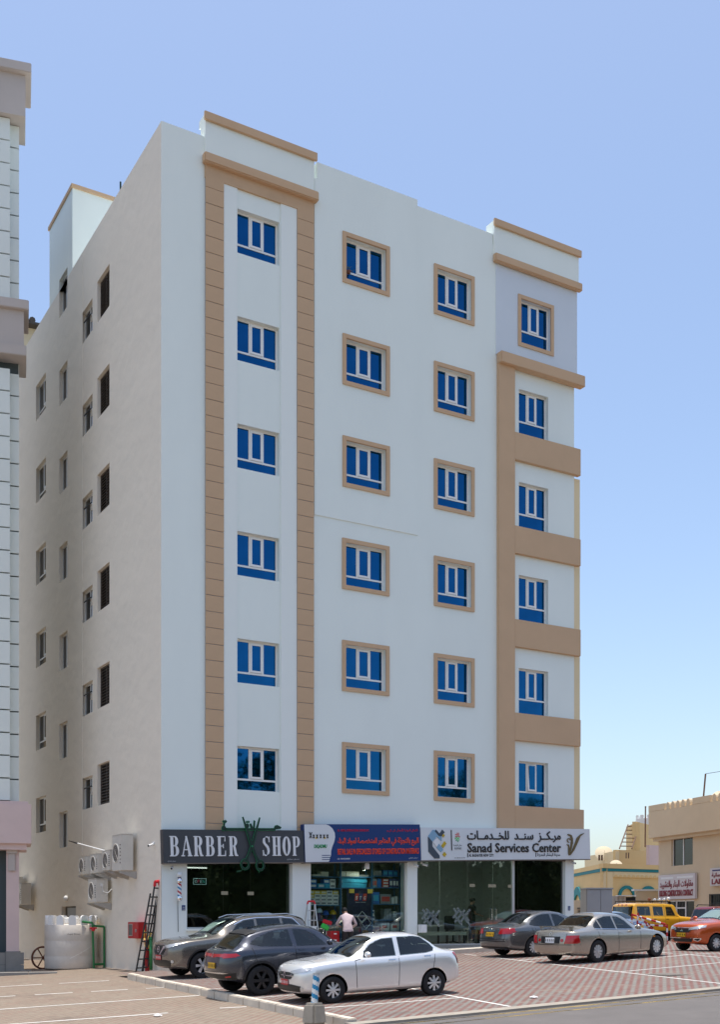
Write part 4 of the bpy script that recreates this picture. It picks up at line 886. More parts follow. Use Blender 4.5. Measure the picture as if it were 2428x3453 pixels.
# water tank shaped like a small fort
ZT = -.04
t = thing('water_tank', 'plastic wrapped water tank with white battlements beside the side wall', 'water tank', (-.96, 6.2, ZT))
R = .90
MB().lathe([(0, 0), (R * .97, 0), (R, .04), (R, .42), (R * .994, .44), (R, .46), (R, .95), (R * .994, .97), (R, .99), (R, 1.50), (R * .94, 1.54), (0, 1.56)], n=40).build('tank_body', 'tank_plastic', t, smooth=True)
mc = None
for k in range(13):
    a = k * 2 * pi / 13 + .12
    if mc is None:
        P_ = [(-.125, 0), (.125, 0), (.125, .19), (.115, .26), (.085, .31), (.04, .335), (0, .34), (-.04, .335), (-.085, .31), (-.115, .26), (-.125, .19)]
        mc = MB().prism(P_, -.04, .06).build('battlement', 'tank_white', t); o = mc
    else: o = mc.copy(); COL.objects.link(o)
    o.location = (cos(a) * (R - .06), sin(a) * (R - .06), 1.50); o.rotation_euler = (0, 0, a + pi / 2)
MB().lathe([(0, 1.56), (.35, 1.57), (.33, 1.74), (0, 1.78)], n=20).build('tank_lid', 'tank_white', t)
text(t, 'Aqua Drum', (-.40, .05, 1.16, 1.22), -R - .004, 'letter_black', .003, name='small_print')
mb = MB()
for k in range(5):
    a = -1.9 + k * .28; z = .35 + k * .13; q = []
    for s in (0, 1, 1.0, 0): pass
    pts = [(a, z), (a + .35, z + .16), (a + .34, z + .20), (a - .01, z + .03)]
    mb.add([(cos(b) * (R + .012), sin(b) * (R + .012), c) for b, c in pts], [(0, 1, 2, 3)])
mat('wrap_film', (.72, .68, .62), .15, spec=.6); mb.build('wrapping_fold', 'wrap_film', t)
t2 = thing('green_pipework', 'green pipe frame with red valve standing at the water tank', 'pipes', (-.30, 5.28, ZT))
for pts in ([(-.16, -.06, 0), (-.20, -.03, 1.58), (-.55, .0, 1.62)], [(.24, .06, 0), (.24, .06, 1.45), (-.16, .0, 1.48)], [(.24, .06, .16), (-.16, -.05, .16)]): MB().tube(pts, .038, 8).build('pipe', 'green_pipe', t2)
MB().ball((-.18, -.05, 1.36), .075, 10).build('valve', 'red_plastic', t2, smooth=True); MB().cyl((-.30, -.05, 1.40), (-.06, -.05, 1.40), .03).build('valve_wheel', 'red_plastic', t2)
t2 = thing('dry_grass_clump', 'dry straw and leaves lying on the water tank edge', 'straw', (-.45, 5.75, ZT + 1.5)); mb = MB()
for k in range(90):
    a = random.uniform(0, 2 * pi); r = random.uniform(0, .36); p = Vector((r * cos(a) + .1, r * sin(a) * .8, random.uniform(.02, .16))); d_ = Vector((random.uniform(-1, 1), random.uniform(-1, 1), random.uniform(-.3, .6))).normalized() * random.uniform(.08, .22)
    n_ = d_.orthogonal().normalized() * .008; mb.add([p - n_, p + n_, p + d_], [(0, 1, 2)])
mb.build('straw_blades', 'straw', t2)
t2 = thing('cart_wheel', 'rusty spoked wheel leaning behind the water tank', 'wheel', (-1.75, 6.9, ZT + .36)); mb = MB()
for k in range(24):
    a, b = k * pi / 12, (k + 1) * pi / 12; mb.cyl((cos(a) * .38, 0, sin(a) * .38), (cos(b) * .38, 0, sin(b) * .38), .035, n=6)
mb.build('rim', 'rust', t2)
for k in range(6): a = k * pi / 3; MB().cyl((0, 0, 0), (cos(a) * .38, 0, sin(a) * .38), .022, n=6).build('spoke', 'rust', t2)
# fire hose cabinet, hose, ladder
t = thing('fire_hose_cabinet', 'red metal fire hose cabinet with glass pane on the side wall', 'cabinet', (-.02, 2.25, 1.05), -pi / 2); MB().box(0, 1.0, -.26, 0, 0, .52).build('body', 'red_paint', t, bevel=.01); MB().box(.10, .42, -.266, -.26, .10, .44).build('glass_pane', 'ac_dark', t); MB().box(.08, .44, -.264, -.2605, .08, .46).build('pane_frame', 'galv', t); MB().box(.78, .82, -.29, -.26, .2, .3).build('handle', 'galv', t)
t = thing('water_hose', 'yellow and green hose hanging in loops beside the ladder', 'hose', (-.06, .75, .6)); pts = [(-.04, .5 - .05 * i, .75 - .6 * abs(sin(i * .5)) ) for i in range(14)]
MB().tube(pts, .022, 7).build('yellow_hose', 'hose_yellow', t, smooth=True); MB().tube([(-.05, -.12, .42), (-.08, -.2, .48), (-.1, -.28, .42), (-.1, -.3, -.5)], .05, 8).build('green_hose', 'green_pipe', t, smooth=True)
t = thing('extension_ladder', 'tall dark extension ladder with red cap leaning on the building corner', 'ladder', (0, 0, 0))
def ladder(t, a, b, wv, n, r=.028, mk='dark_metal'):
    a, b, wv = Vector(a), Vector(b), Vector(wv)
    for s in (-.5, .5): MB().cyl(a + wv * s, b + wv * s, r, n=8).build('rail', mk, t)
    for k in range(n): p = a + (b - a) * ((k + .6) / n); MB().cyl(p - wv * .5, p + wv * .5, r * .8, n=6).build('rung', mk, t)
ladder(t, (-.34, 1.02, -.02), (-.10, .36, 2.45), (.26, .10, 0), 9); ladder(t, (-.22, .86, .0), (-.05, .20, 2.72), (.20, .08, 0), 10)
MB().tube([(-.15, .16, 2.66), (-.14, .15, 2.80), (.0, .20, 2.82), (.04, .22, 2.70)], .05, 8).build('top_cap', 'red_plastic', t)
t = thing('red_fire_pipe', 'dark red pipe standing at the wall foot behind the ladder', 'pipe', (-.12, .9, ZT)); MB().cyl((0, 0, 0), (0, 0, 1.0), .07, n=10).build('pipe', 'red_paint', t); MB().cyl((0, 0, .98), (0, 0, 1.05), .10, n=10).build('flange', 'red_paint', t)
# barber pole, number plates, junction
t = thing('barber_pole', 'red white and blue barber pole with glass globe on white pier', 'barber pole', (.53, -.16, 2.22)); N = 24; K = 30; mb = MB()
for j in range(K):
    for i in range(N):
        q = [(.062 * cos(2 * pi * a / N), .062 * sin(2 * pi * a / N), .14 + .40 * b / K) for a, b in ((i, j), (i + 1, j), (i + 1, j + 1), (i, j + 1))]
        ph = (j / K * 1.6 + i / N) % 1; mb.add(q, [(0, 1, 2, 3)], 1 if ph < .25 else (2 if .5 < ph < .75 else 0))
mb.build('striped_cylinder', ['white', 'red_paint', 'stripe_blue'], t, smooth=True)
MB().lathe([(0, 0), (.06, 0), (.08, .05), (.085, .12), (.07, .14)], n=18).build('base_cap', 'chrome', t, smooth=True); MB().lathe([(.065, .54), (.085, .58), (.085, .64), (.06, .68), (.04, .70)], n=18).build('top_cap', 'chrome', t, smooth=True); MB().ball((0, 0, .80), .085, 14).build('globe', 'white', t, smooth=True); MB().lathe([(.05, .69), (.06, .72)], n=12).build('collar', 'box_navy', t)
MB().box(-.03, .03, .04, .155, .02, .12).build('wall_bracket', 'chrome', t); MB().box(-.03, .03, .04, .155, .56, .64).build('wall_bracket', 'chrome', t); MB().tube([(0, .14, 0), (.01, .15, -.5), (.02, .15, -.95)], .008, 5).build('cable', 'black', t)
for (x, z, l) in ((.67, 1.93, 'small blue house number plate on the pier beside the barber pole'), (16.12, 2.0, 'small blue house number plate on the right hand pier')):
    t = thing('number_plate', l, 'plate', (x, -.004, z)); MB().box(0, .11, -.008, 0, 0, .16).build('plate', 'sign_blue', t); text(t, '1263' if x < 1 else '1259', (.015, .095, .02, .06), -.008, 'white', .002); text(t, arabic('سند'), (.02, .09, .08, .13), -.008, 'white', .002)
# things in front of the hardware shop
t = thing('folding_stepladder', 'aluminium stepladder with red top standing by the hardware window', 'ladder', (4.95, -.45, gz(5, 0) + .14))
for s in (-1, 1): MB().cyl((s * .22, -.30, 0), (s * .13, 0, 1.75), .022, n=8).build('front_rail', 'alu', t); MB().cyl((s * .22, .30, 0), (s * .13, .02, 1.75), .018, n=8).build('rear_rail', 'alu', t)
for k in range(5): f = (k + .8) / 5.6; MB().box(-.22 + .09 * f, .22 - .09 * f, -.30 + .30 * f - .04, -.30 + .30 * f + .05, 1.75 * f - .015, 1.75 * f + .015).build('tread', 'alu', t)
MB().tube([(-.14, 0, 1.70), (-.11, 0, 1.80), (.11, 0, 1.80), (.14, 0, 1.70)], .03, 8).build('red_top', 'red_plastic', t)
t = thing('sack', 'white sack standing at the hardware shop entrance', 'sack', (4.86, -.75, gz(5, 0) + .14)); mb = MB().lathe([(0, 0), (.17, 0), (.20, .25), (.19, .6), (.15, .86), (.10, .93), (.13, 1.0), (0, 1.0)], n=14); mb.build('bag', 'box_white', t, smooth=True)
t = thing('broom', 'green bristled broom standing upright outside the hardware shop', 'broom', (5.28, -.6, gz(5, 0) + .14)); MB().cyl((0, 0, 0), (.05, 0, .92), .014).build('stick', 'steel', t); o = MB().box(-.14, .14, -.04, .04, 0, .16).build('bristles', 'lime', t, bevel=.02); o.location = (.06, 0, .90); o.rotation_euler = (0, .5, 0)
t = thing('broom', 'red headed broom standing upright outside the hardware shop', 'broom', (5.42, -.55, gz(5, 0) + .14)); MB().cyl((0, 0, 0), (.05, 0, 1.06), .014).build('stick', 'steel', t); o = MB().box(-.16, .16, -.05, .05, 0, .13).build('brush_head', 'red_plastic', t, bevel=.02); o.location = (.05, 0, 1.06); o.rotation_euler = (0, .25, 0)
for k in range(4):
    t = thing('red_crate', '%s dark red plastic crate of the stack outside the hardware shop' % ('lowest', 'second lowest', 'third', 'topmost')[k], 'crate', (5.62, -.7, gz(5.6, 0) + .14 + .205 * k), group='dark red crates')
    mb = MB(); mb.box(-.15, .15, -.15, .15, 0, .02); mb.box(-.15, -.13, -.15, .15, .02, .2); mb.box(.13, .15, -.15, .15, .02, .2); mb.box(-.13, .13, -.15, -.13, .02, .2); mb.box(-.13, .13, .13, .15, .02, .2); mb.build('bin', 'red_paint', t); MB().box(-.05, .05, -.156, -.151, .09, .13).build('label_slot', 'box_white', t)
t = thing('wall_box', 'small white meter box low on the pier beside services glass', 'box', (9.36, -.02, 1.2)); MB().box(0, .28, -.16, 0, 0, .28).build('case', 'white', t, bevel=.01); MB().box(.03, .25, -.165, -.161, .03, .25).build('door', 'white', t)

# ------------------------------------------------------------------ pink and white neighbour on the left
NB = thing('neighbour_building', 'tall pale neighbour with dark grooves and pinkish ledges at left edge', 'building', (-2.70, 6.4, -.35), radians(-14))
W_ = 15.0
def nbox(n, x0, x1, y0, y1, z0, z1, m, bevel=0): return MB().box(x0, x1, y0, y1, z0, z1).build(n, m, NB, bevel=bevel)
Z0 = .35                                           # local z of world 0
DP = 1.25                                          # the wing at this end is shallow; the main body lies further left
nbox('core_wall', -W_, -.02, .42, DP, 0, 29.6 + Z0, 'groove'); nbox('rear_block', -W_, -3.2, DP, 9, 0, 29.6 + Z0, 'neigh_panel')
z = 5.72 + Z0
while z < 29.0 + Z0:
    if not (20.7 + Z0 < z + .38 < 22.7 + Z0):
        for (x0, x1, yy) in ((-W_, -.30, 0), (-.30, 0, .34)): MB().box(x0, x1, yy, .44, z, z + .725).build('wall_panel', 'neigh_panel', NB)
    z += .775
MB().box(-.019, -.001, .441, DP, 5.7 + Z0, 29.6 + Z0).build('side_wall', 'neigh_panel', NB)
for zb, zt, pr in ((28.95, 30.35, .36), (21.15, 22.35, .20)):
    nbox('cornice_band', -W_, .10 + pr * .3, -.10 - pr * .3, DP + .1, zb + Z0, zt + Z0, 'neigh_cornice'); nbox('cornice_lip', -W_, .22 + pr * .5, -.22 - pr * .5, DP + .2, zt + Z0, zt + .32 + Z0, 'neigh_cornice', .02)
    if zb < 25: nbox('cornice_lip', -W_, .24, -.26, DP + .2, zb - .36 + Z0, zb + Z0, 'neigh_cornice', .02)
nbox('canopy', -W_, .40, -.40, DP + .3, 4.22 + Z0, 5.56 + Z0, 'neigh_pink', .015); nbox('canopy_top', -W_, .30, -.30, DP + .2, 5.56 + Z0, 5.66 + Z0, 'neigh_pink'); nbox('canopy_soffit', -W_, .25, -.25, DP + .15, 4.02 + Z0, 4.22 + Z0, 'neigh_pink')
nbox('ground_wall', -.42, 0, .02, DP, 0, 4.02 + Z0, 'neigh_pink'); nbox('ground_wall', -W_, -1.6, .02, .4, 0, 4.02 + Z0, 'neigh_pink'); nbox('ground_wall', -W_, -.421, .9, DP - .01, 0, 4.02 + Z0, 'neigh_pink')
nbox('column_capital', -.40, -.06, -.10, .02, 3.90 + Z0, 4.02 + Z0, 'neigh_cornice'); nbox('column_capital', -.36, -.12, -.06, .02, 3.3 + Z0, 3.90 + Z0, 'neigh_cornice', .02)
nbox('shop_window', -1.6, -.46, .5, .56, .3, 2.75 + Z0, 'dark_glass'); nbox('window_frame', -.50, -.42, .44, .5, .3, 2.75 + Z0, 'alu')
tl = None
for i in range(4):
    for j in range(2):
        MB().box(-.45 - .62 * i + .005, -.45 - .62 * i + .61, -.012, .02, .05 + .42 * j, .46 + .42 * j).build('skirting_tile', 'grey_tile', NB)
nbox('pillar_skirting', -.44, .05, -.03, .6, 0, .92, 'grey_tile'); nbox('tiled_step', .05, .40, -.3, .35, 0, .28, 'grey_tile')
for i in range(6): nbox('step_stone', -4.2 + .9 * i, -4.2 + .9 * i + .888, -2.55 - 0.0, -1.9, 0, .30, 'grey_tile', .01)
nbox('antenna_mast', -.9, -.88, 1.0, 1.02, 30.7 + Z0, 31.8 + Z0, 'dark_metal')
for s in (-1, 1): MB().cyl((-.89, 1.01, 30.75 + Z0), (-.89 + s * .25, 1.01, 31.15 + Z0), .012, n=5).build('antenna_arm', 'dark_metal', NB)
# building behind with a tiled eave
BK = thing('rear_building', 'cream building with dark tiled eave behind the gap on the left', 'building', (1.2, 27, 0), radians(-6)); MB().box(-6, 4.2, 0, 8, -.5, 32.3).build('wall', 'cream_house', BK); MB().box(-6.4, 4.6, -.5, 8, 32.3, 32.42).build('eave', 'roof_tile_dark', BK)
for k in range(18): MB().cyl((-6 + .6 * k, -.55, 32.47), (-6 + .6 * k, 3, 33.4), .16, n=8).build('roof_tile', 'roof_tile_dark', BK)
MB().add([(-6.4, -.5, 32.42), (4.6, -.5, 32.42), (4.6, 4, 33.4), (-6.4, 4, 33.4)], [(0, 1, 2, 3)]).build('roof', 'roof_tile_dark', BK)

# ------------------------------------------------------------------ far side of the side street, on the right
TB = thing('tan_building', 'two storey tan building with scalloped parapet on the far right', 'building', (39.8, 19.1, .40), radians(-103.5))
# local x runs along its front towards the viewer's right, -y outwards (towards the left)
def tb(n, x0, x1, y0, y1, z0, z1, m, bevel=0, par=None): return MB().box(x0, x1, y0, y1, z0, z1).build(n, m, par or TB, bevel=bevel)
z_ = lambda w: w - .40
wall_openings(MB(), 0, 16, 0, z_(7.2), [(1.45, 3.75, z_(4.95), z_(6.86), .2), (.75, 3.9, z_(.4), z_(2.86), .15), (5.45, 6.75, z_(1.65), z_(3.15), .15)]).build('front_wall', 'tan_house', TB)
tb('side_walls', 0, 16, .25, 9, 0, z_(7.2), 'tan_house'); tb('parapet', -.45, 16, -.45, 9.2, z_(6.75), z_(8.40), 'tan_house', .02); tb('parapet_soffit', -.25, 16, -.25, 9.2, z_(6.55), z_(6.75), 'tan_house')
for x0, x1 in ((-.45, 1.35), (4.4, 6.2), (9, 16)): tb('parapet_cap', x0, x1, -.45, -.20, z_(8.40), z_(8.78), 'tan_house', .01)
P_ = [(-.17, 0), (.17, 0), (.17, .22), (.145, .32), (.085, .39), (0, .42), (-.085, .39), (-.145, .32), (-.17, .22)]; sc0 = MB().prism(P_, -.45, -.20).mesh('merlon')
for x in (1.75, 2.3, 2.85, 3.4, 3.95, 6.6, 7.15, 7.7, 8.25): obj('merlon', sc0, 'tan_house', TB, (x, 0, z_(8.39)))
wd = tb('window', 1.45, 3.75, .14, .18, z_(4.95), z_(6.86), 'dark_glass'); 
for q in ((1.45, 1.52), (2.56, 2.64), (3.68, 3.75)): tb('mullion', q[0], q[1], .10, .14, z_(4.95), z_(6.86), 'pvc_white', par=wd)
dr = tb('shop_door', .75, 3.9, .12, .15, z_(.4), z_(2.86), 'dark_glass')
for q in ((.75, .84), (1.85, 1.93), (2.85, 2.93), (3.82, 3.9)): tb('door_frame', q[0], q[1], .06, .12, z_(.4), z_(2.86), 'pvc_white', par=dr)
tb('door_head', .84, 3.82, .06, .12, z_(2.78), z_(2.86), 'pvc_white', par=dr); tb('door_transom', .84, 2.85, .06, .12, z_(2.35), z_(2.43), 'pvc_white', par=dr)
wr = tb('barred_window', 5.45, 6.75, .1, .15, z_(1.65), z_(3.15), 'dark_glass')
for k in range(7): tb('window_bar', 5.45 + .21 * k, 5.48 + .21 * k, -.03, .0, z_(1.65), z_(3.15), 'dark_metal', par=wr)
for k in range(4): tb('window_bar', 5.45, 6.75, -.028, -.005, z_(1.65 + .48 * k), z_(1.68 + .48 * k), 'dark_metal', par=wr)
def tsign(name, label, x0, x1, z0, z1):
    o = thing(name, label, 'sign'); o.matrix_world = TB_M @ Matrix.Translation((x0, -.05, z_(z0))); W2, H2 = x1 - x0, z1 - z0
    MB().box(0, W2, -.16, 0, 0, H2).build('board', 'sign_board', o, bevel=.01); return o
TB_M = Matrix.Translation((39.8, 19.1, .40)) @ Matrix.Rotation(radians(-103.5), 4, 'Z')
s1 = tsign('contractor_sign', 'pale board reading BUILDING CONSTRUCTION AND CONTRACT in dark red', .30, 4.3, 2.92, 4.42)
text(s1, arabic('مقاولات البناء والتشييد'), (.2, 3.8, .62, 1.15), -.16, 'letter_darkred', .02, bold=.012); text(s1, 'BUILDING CONSTRUCTION & CONTRACT', (.15, 3.8, .18, .56), -.16, 'letter_darkred', .02, bold=.03)
MB().box(.3, 1.7, -.166, -.1605, 1.24, 1.36).build('white_strip', 'white', s1); MB().box(2.1, 3.8, -.166, -.1605, 1.24, 1.36).build('white_strip', 'white', s1)
s2 = tsign('cut_off_sign', 'pale board with dark red LAB lettering at the right edge', 5.8, 9.6, 3.60, 4.62)
text(s2, arabic('العمانية'), (.2, 1.3, .46, .76), -.16, 'letter_darkred', .02, bold=.012); text(s2, 'LAB', (.2, 1.2, .10, .40), -.16, 'letter_darkred', .02, bold=.03); MB().box(.25, 3.2, -.166, -.1605, .84, .92).build('blue_strip', 'box_navy', s2)
t = thing('roof_pole', 'slanted pole with wire on the tan building roof', 'pole'); t.matrix_world = TB_M @ Matrix.Translation((2.9, 1.2, z_(8.2))); MB().cyl((0, 0, 0), (.35, 0, 2.2), .05).build('mast', 'wood_dark', t); MB().tube([(.35, 0, 2.2), (3, 0, 2.12), (8, 0, 2.2)], .015, 5).build('wire', 'dark_metal', t)
def dish(label, loc, rz, r=.55):
    t = thing('satellite_dish', label, 'dish', loc, rz, 'satellite dishes'); prof = [(r * k / 6, -.22 * r * 2 * (1 - (k / 6) ** 2) * .5) for k in range(7)]
    o = MB().lathe([(a, b) for a, b in prof], n=20, axis='y').build('reflector', 'cream_house', t, smooth=True); o.rotation_euler = (-.6, 0, 0); o.location = (0, 0, r * 1.2); MB().cyl((0, 0, 0), (0, 0, r * 1.2), .04).build('mount', 'galv', t); MB().cyl((0, -.1, r), (0, -.6 * r, r * 1.5), .015).build('feed_arm', 'galv', t)
p = TB_M @ Vector((4.9, 1.2, 0)); dish('pale satellite dish standing on the tan building roof', (p.x, p.y, 8.0), -.75, .62)

YH = thing('yellow_house', 'yellow house with teal arches behind the parked cars', 'building', (0, 0, 0))
def at(px, py, D):                                   # a far point from its bearing, height and distance D in metres
    return Vector((-12.67 + D * (.5061 + .8625 * (px - 1214) / 3903.8), -33.6 + D * (.8625 - .5061 * (px - 1214) / 3903.8), 1.6 + D * (3104.2 - py) / 3903.8))
def slab(n, m, p0, p1, z0, z1, th=.3, par=None, ops=()):
    """upright slab between two ground points, thickened away from the viewer"""
    a = Vector((p0.x, p0.y, 0)); b = Vector((p1.x, p1.y, 0)); u = (b - a); L = u.length; u.normalize()
    M_ = Matrix.Translation(a) @ Matrix.Rotation(atan2(u.y, u.x), 4, 'Z')
    mb = MB()
    if ops: wall_openings(mb, 0, L, z0, z1, ops, 0)
    mb.box(0, L, .0 if not ops else th, th + (0 if not ops else .1), z0, z1); mb.v = [tuple(M_ @ Vector(v)) for v in mb.v]
    return mb.build(n, m, par or YH), M_, L
A_ = at(1915, 2930, 92); B_ = at(2034, 2930, 80); C_ = at(2330, 2930, 84)
zt_ = at(2034, 2925, 80).z
slab('side_wall', 'yellow_house', A_, B_, -.5, zt_); fw_, FM, FLN = slab('front_wall', 'yellow_house', B_, C_, -.5, zt_)
mb = MB(); mb.box(-.05, FLN, -.12, .02, zt_ - .22, zt_ - .02); mb.v = [tuple(FM @ Vector(v)) for v in mb.v]; mb.build('teal_band', 'teal_paint', YH); mb = MB(); mb.box(-.08, FLN, -.16, .35, zt_ - .019, zt_ + .30); mb.v = [tuple(FM @ Vector(v)) for v in mb.v]; mb.build('parapet_cap', 'yellow_house', YH)
sw_, SM, SLN = slab('side_band', 'teal_paint', at(1915, 2930, 91.8), at(2033, 2930, 79.8), zt_ - .24, zt_ - .02, .1); slab('side_cap', 'yellow_house', at(1915, 2930, 91.7), at(2033, 2930, 79.7), zt_ - .015, zt_ + .3, .3)
pale = MB(); pale.box(.02, .80, -.10, -.005, -.5, zt_ - .25); pale.v = [tuple(FM @ Vector(v)) for v in pale.v]; pale.build('pale_pier', 'yellow_house_pale', YH)
mb = MB(); mb.box(.85, FLN, -.08, -.004, zt_ - .62, zt_ - .24); mb.v = [tuple(FM @ Vector(v)) for v in mb.v]; mb.build('frieze', 'yellow_house_pale', YH)
def arch_ring(x, r0, r1, zc, m, n, M_, par=None, up=True, y=-.12):
    mb = MB(); N2 = 14
    for k in range(N2):
        a, b = pi * k / N2, pi * (k + 1) / N2; mb.prism([(x + r0 * cos(a), zc + r0 * sin(a)), (x + r1 * cos(a), zc + r1 * sin(a)), (x + r1 * cos(b), zc + r1 * sin(b)), (x + r0 * cos(b), zc + r0 * sin(b))], y, -.01)
    mb.v = [tuple(M_ @ Vector(v)) for v in mb.v]; return mb.build(n, m, par or YH)
for k in range(13):
    x = 1.1 + k * .40; pts = [(x + .17 * cos(a * pi / 8), zt_ - .625 + .19 * sin(a * pi / 8)) for a in range(9)] ; mb = MB(); mb.prism(pts, -.10, -.081); mb.v = [tuple(FM @ Vector(v)) for v in mb.v]; mb.build('scallop', 'yellow_house', YH)
arch_ring(2.1, .56, .78, 3.3, 'teal_paint', 'teal_arch', FM); arch_ring(4.1, .56, .78, 3.3, 'teal_paint', 'teal_arch', FM); arch_ring(SLN * .33, 1.5, 2.1, 2.1, 'teal_paint', 'teal_arch', SM)
slab('upper_wall', 'yellow_house_pale', at(1972, 2880, 98), at(2076, 2880, 90), zt_ - 1, at(2072, 2868, 90).z); slab('upper_wall', 'yellow_house', at(2076, 2880, 90), at(2240, 2880, 92), zt_ - 1, at(2100, 2864, 90).z)
slab('roof_block', 'yellow_house', at(2112, 2800, 96), at(2145, 2800, 92), zt_, at(2112, 2786, 96).z); slab('roof_block', 'yellow_house', at(2145, 2790, 92), at(2230, 2790, 98), zt_, at(2170, 2776, 94).z)
slab('grey_upper_wall', 'neigh_pink', at(2190, 2860, 88), at(2240, 2860, 89), zt_ - 1, at(2200, 2848, 88).z)
for px in (2018, 2027, 2111, 2119): slab('wall_slit', 'wood_dark', at(px, 2900, 89 if px > 2050 else 92.2), at(px + 3, 2900, 89 if px > 2050 else 92.1), at(px, 2895, 90).z, at(px, 2876, 90).z, .1)
p0, p1 = at(2110, 2860, 90), at(2138, 2780, 94); t = thing('wooden_ladder', 'rough wooden ladder leaning against the yellow roof block', 'ladder', (p0.x, p0.y, p0.z))
d_ = Vector((p1.x - p0.x, p1.y - p0.y, p1.z - p0.z)); ladder(t, (0, 0, 0), d_, Vector((.9, -.4, 0)), 6, .05, 'wood_dark')
p = at(2176, 2855, 88); t = thing('thin_mast', 'thin tall mast rising above the yellow house roof', 'mast', (p.x, p.y, p.z)); MB().cyl((0, 0, 0), (.03, 0, 3.0), .05).build('lower_tube', 'rust', t); MB().cyl((.03, 0, 3.0), (.04, 0, 3.1), .06).build('joint', 'rust', t)
p = at(2180, 2776, 100); t = thing('rooftop_tank', 'white castellated water tank on the yellow house roof', 'water tank', (p.x, p.y, p.z - .6)); MB().lathe([(0, 0), (.9, 0), (.9, 1.0), (0, 1.0)], n=20).build('tank_body', 'tank_white', t)
for k in range(9): a = k * 2 * pi / 9; o = MB().box(-.14, .14, -.06, .06, 0, .3).build('battlement', 'tank_white', t); o.location = (cos(a) * .82, sin(a) * .82, 1.0); o.rotation_euler = (0, 0, a + pi / 2)
p = at(2037, 2870, 93); dish('large dish half hidden behind the yellow house parapet', (p.x, p.y, p.z - 1.0), -.64, .72); p = at(2078, 2915, 82); dish('small white dish on the yellow house parapet', (p.x, p.y, p.z - .55), -.64, .45)
# low yard walls, gate, cabinet
YW = thing('yard_wall', 'tan yard wall with pale coping behind the yellow car', 'wall'); slab('wall', 'tan_house', at(2145, 3000, 74), at(2250, 3000, 74.5), 0, at(2145, 3003, 74).z, .2, YW); slab('wall', 'tan_house', at(2083, 3060, 74), at(2145, 3060, 74), 0, at(2100, 3050, 74).z, .2, YW)
slab('coping', 'white', at(2138, 3000, 73.9), at(2250, 3000, 74.4), at(2145, 3003, 74).z + .01, at(2145, 3000, 74).z + .06, .35, YW)
CS = thing('corrugated_shed', 'corrugated metal shed with white roof edge by the yard wall', 'shed'); slab('dark_opening', 'black', at(2110, 3040, 72.9), at(2144, 3040, 73), .3, at(2110, 3023, 73).z, .1, CS)
for k in range(9): slab('corrugated_sheet', 'corrugated', at(2048 + 7 * k, 3040, 72.6 + .12 * (k % 2)), at(2055 + 7 * k, 3040, 72.6 + .12 * (k % 2)), .2, at(2060, 3020, 73).z, .04, CS)
slab('roof_edge', 'white', at(2084, 3020, 72.3), at(2146, 3020, 72.3), at(2100, 3021, 73).z, at(2100, 3018, 73).z, .6, CS)
NW = thing('notice_wall', 'low cream wall with small red lettered notice', 'wall'); slab('wall', 'cream_house', at(1936, 3060, 66), at(1972, 3060, 66), 0, at(1950, 3034, 66).z, .2, NW); slab('wall', 'cream_house', at(2049, 3060, 66), at(2082, 3060, 66), 0, at(2060, 3054, 66).z, .2, NW)
for r in range(3):
    for c in range(5): q = slab('breeze_block', 'brown_metal', at(1948 + 4 * c + 2 * (r % 2), 3060, 65.9), at(1950.5 + 4 * c + 2 * (r % 2), 3060, 65.9), 1.95 + .16 * r, 2.05 + .16 * r, .08, NW)
m_ = slab('notice', 'sign_board', at(2053, 3060, 65.8), at(2076, 3060, 65.8), at(2060, 3068, 66).z, at(2060, 3057, 66).z, .04, NW)[1]
tx = text(NW, 'W.PCDL', (.06, .34, 1.95, 2.05), -.002, 'letter_darkred', .005); tx.data.transform(m_)
KC = at(1972, 3000, 50); t = thing('electrical_cabinet', 'tall grey two door electrical cabinet beside the right hand pier', 'cabinet', (KC.x, KC.y, gz(KC.x, KC.y)), radians(-22))
for x0, x1 in ((0, .60), (.62, 1.12)):
    dd = MB().box(x0, x1, -.30, -.27, .15, 2.30).build('door', 'cabinet_grey', t, bevel=.008); MB().box(x0 + .05 if x0 < .3 else x0 + .3, (x0 + .05 if x0 < .3 else x0 + .3) + .03, -.32, -.30, 1.1, 1.25).build('handle', 'black', dd)
MB().box(-.02, 1.14, -.27, .5, .12, 2.32).build('body', 'cabinet_grey', t); MB().box(-.05, 1.17, -.34, .54, 2.32, 2.38).build('roof', 'cabinet_grey', t); MB().box(-.02, 1.14, -.25, .48, 0, .12).build('plinth', 'concrete', t); MB().box(.85, .91, -.305, -.301, 1.0, 1.15).build('warning_label', 'white', t)
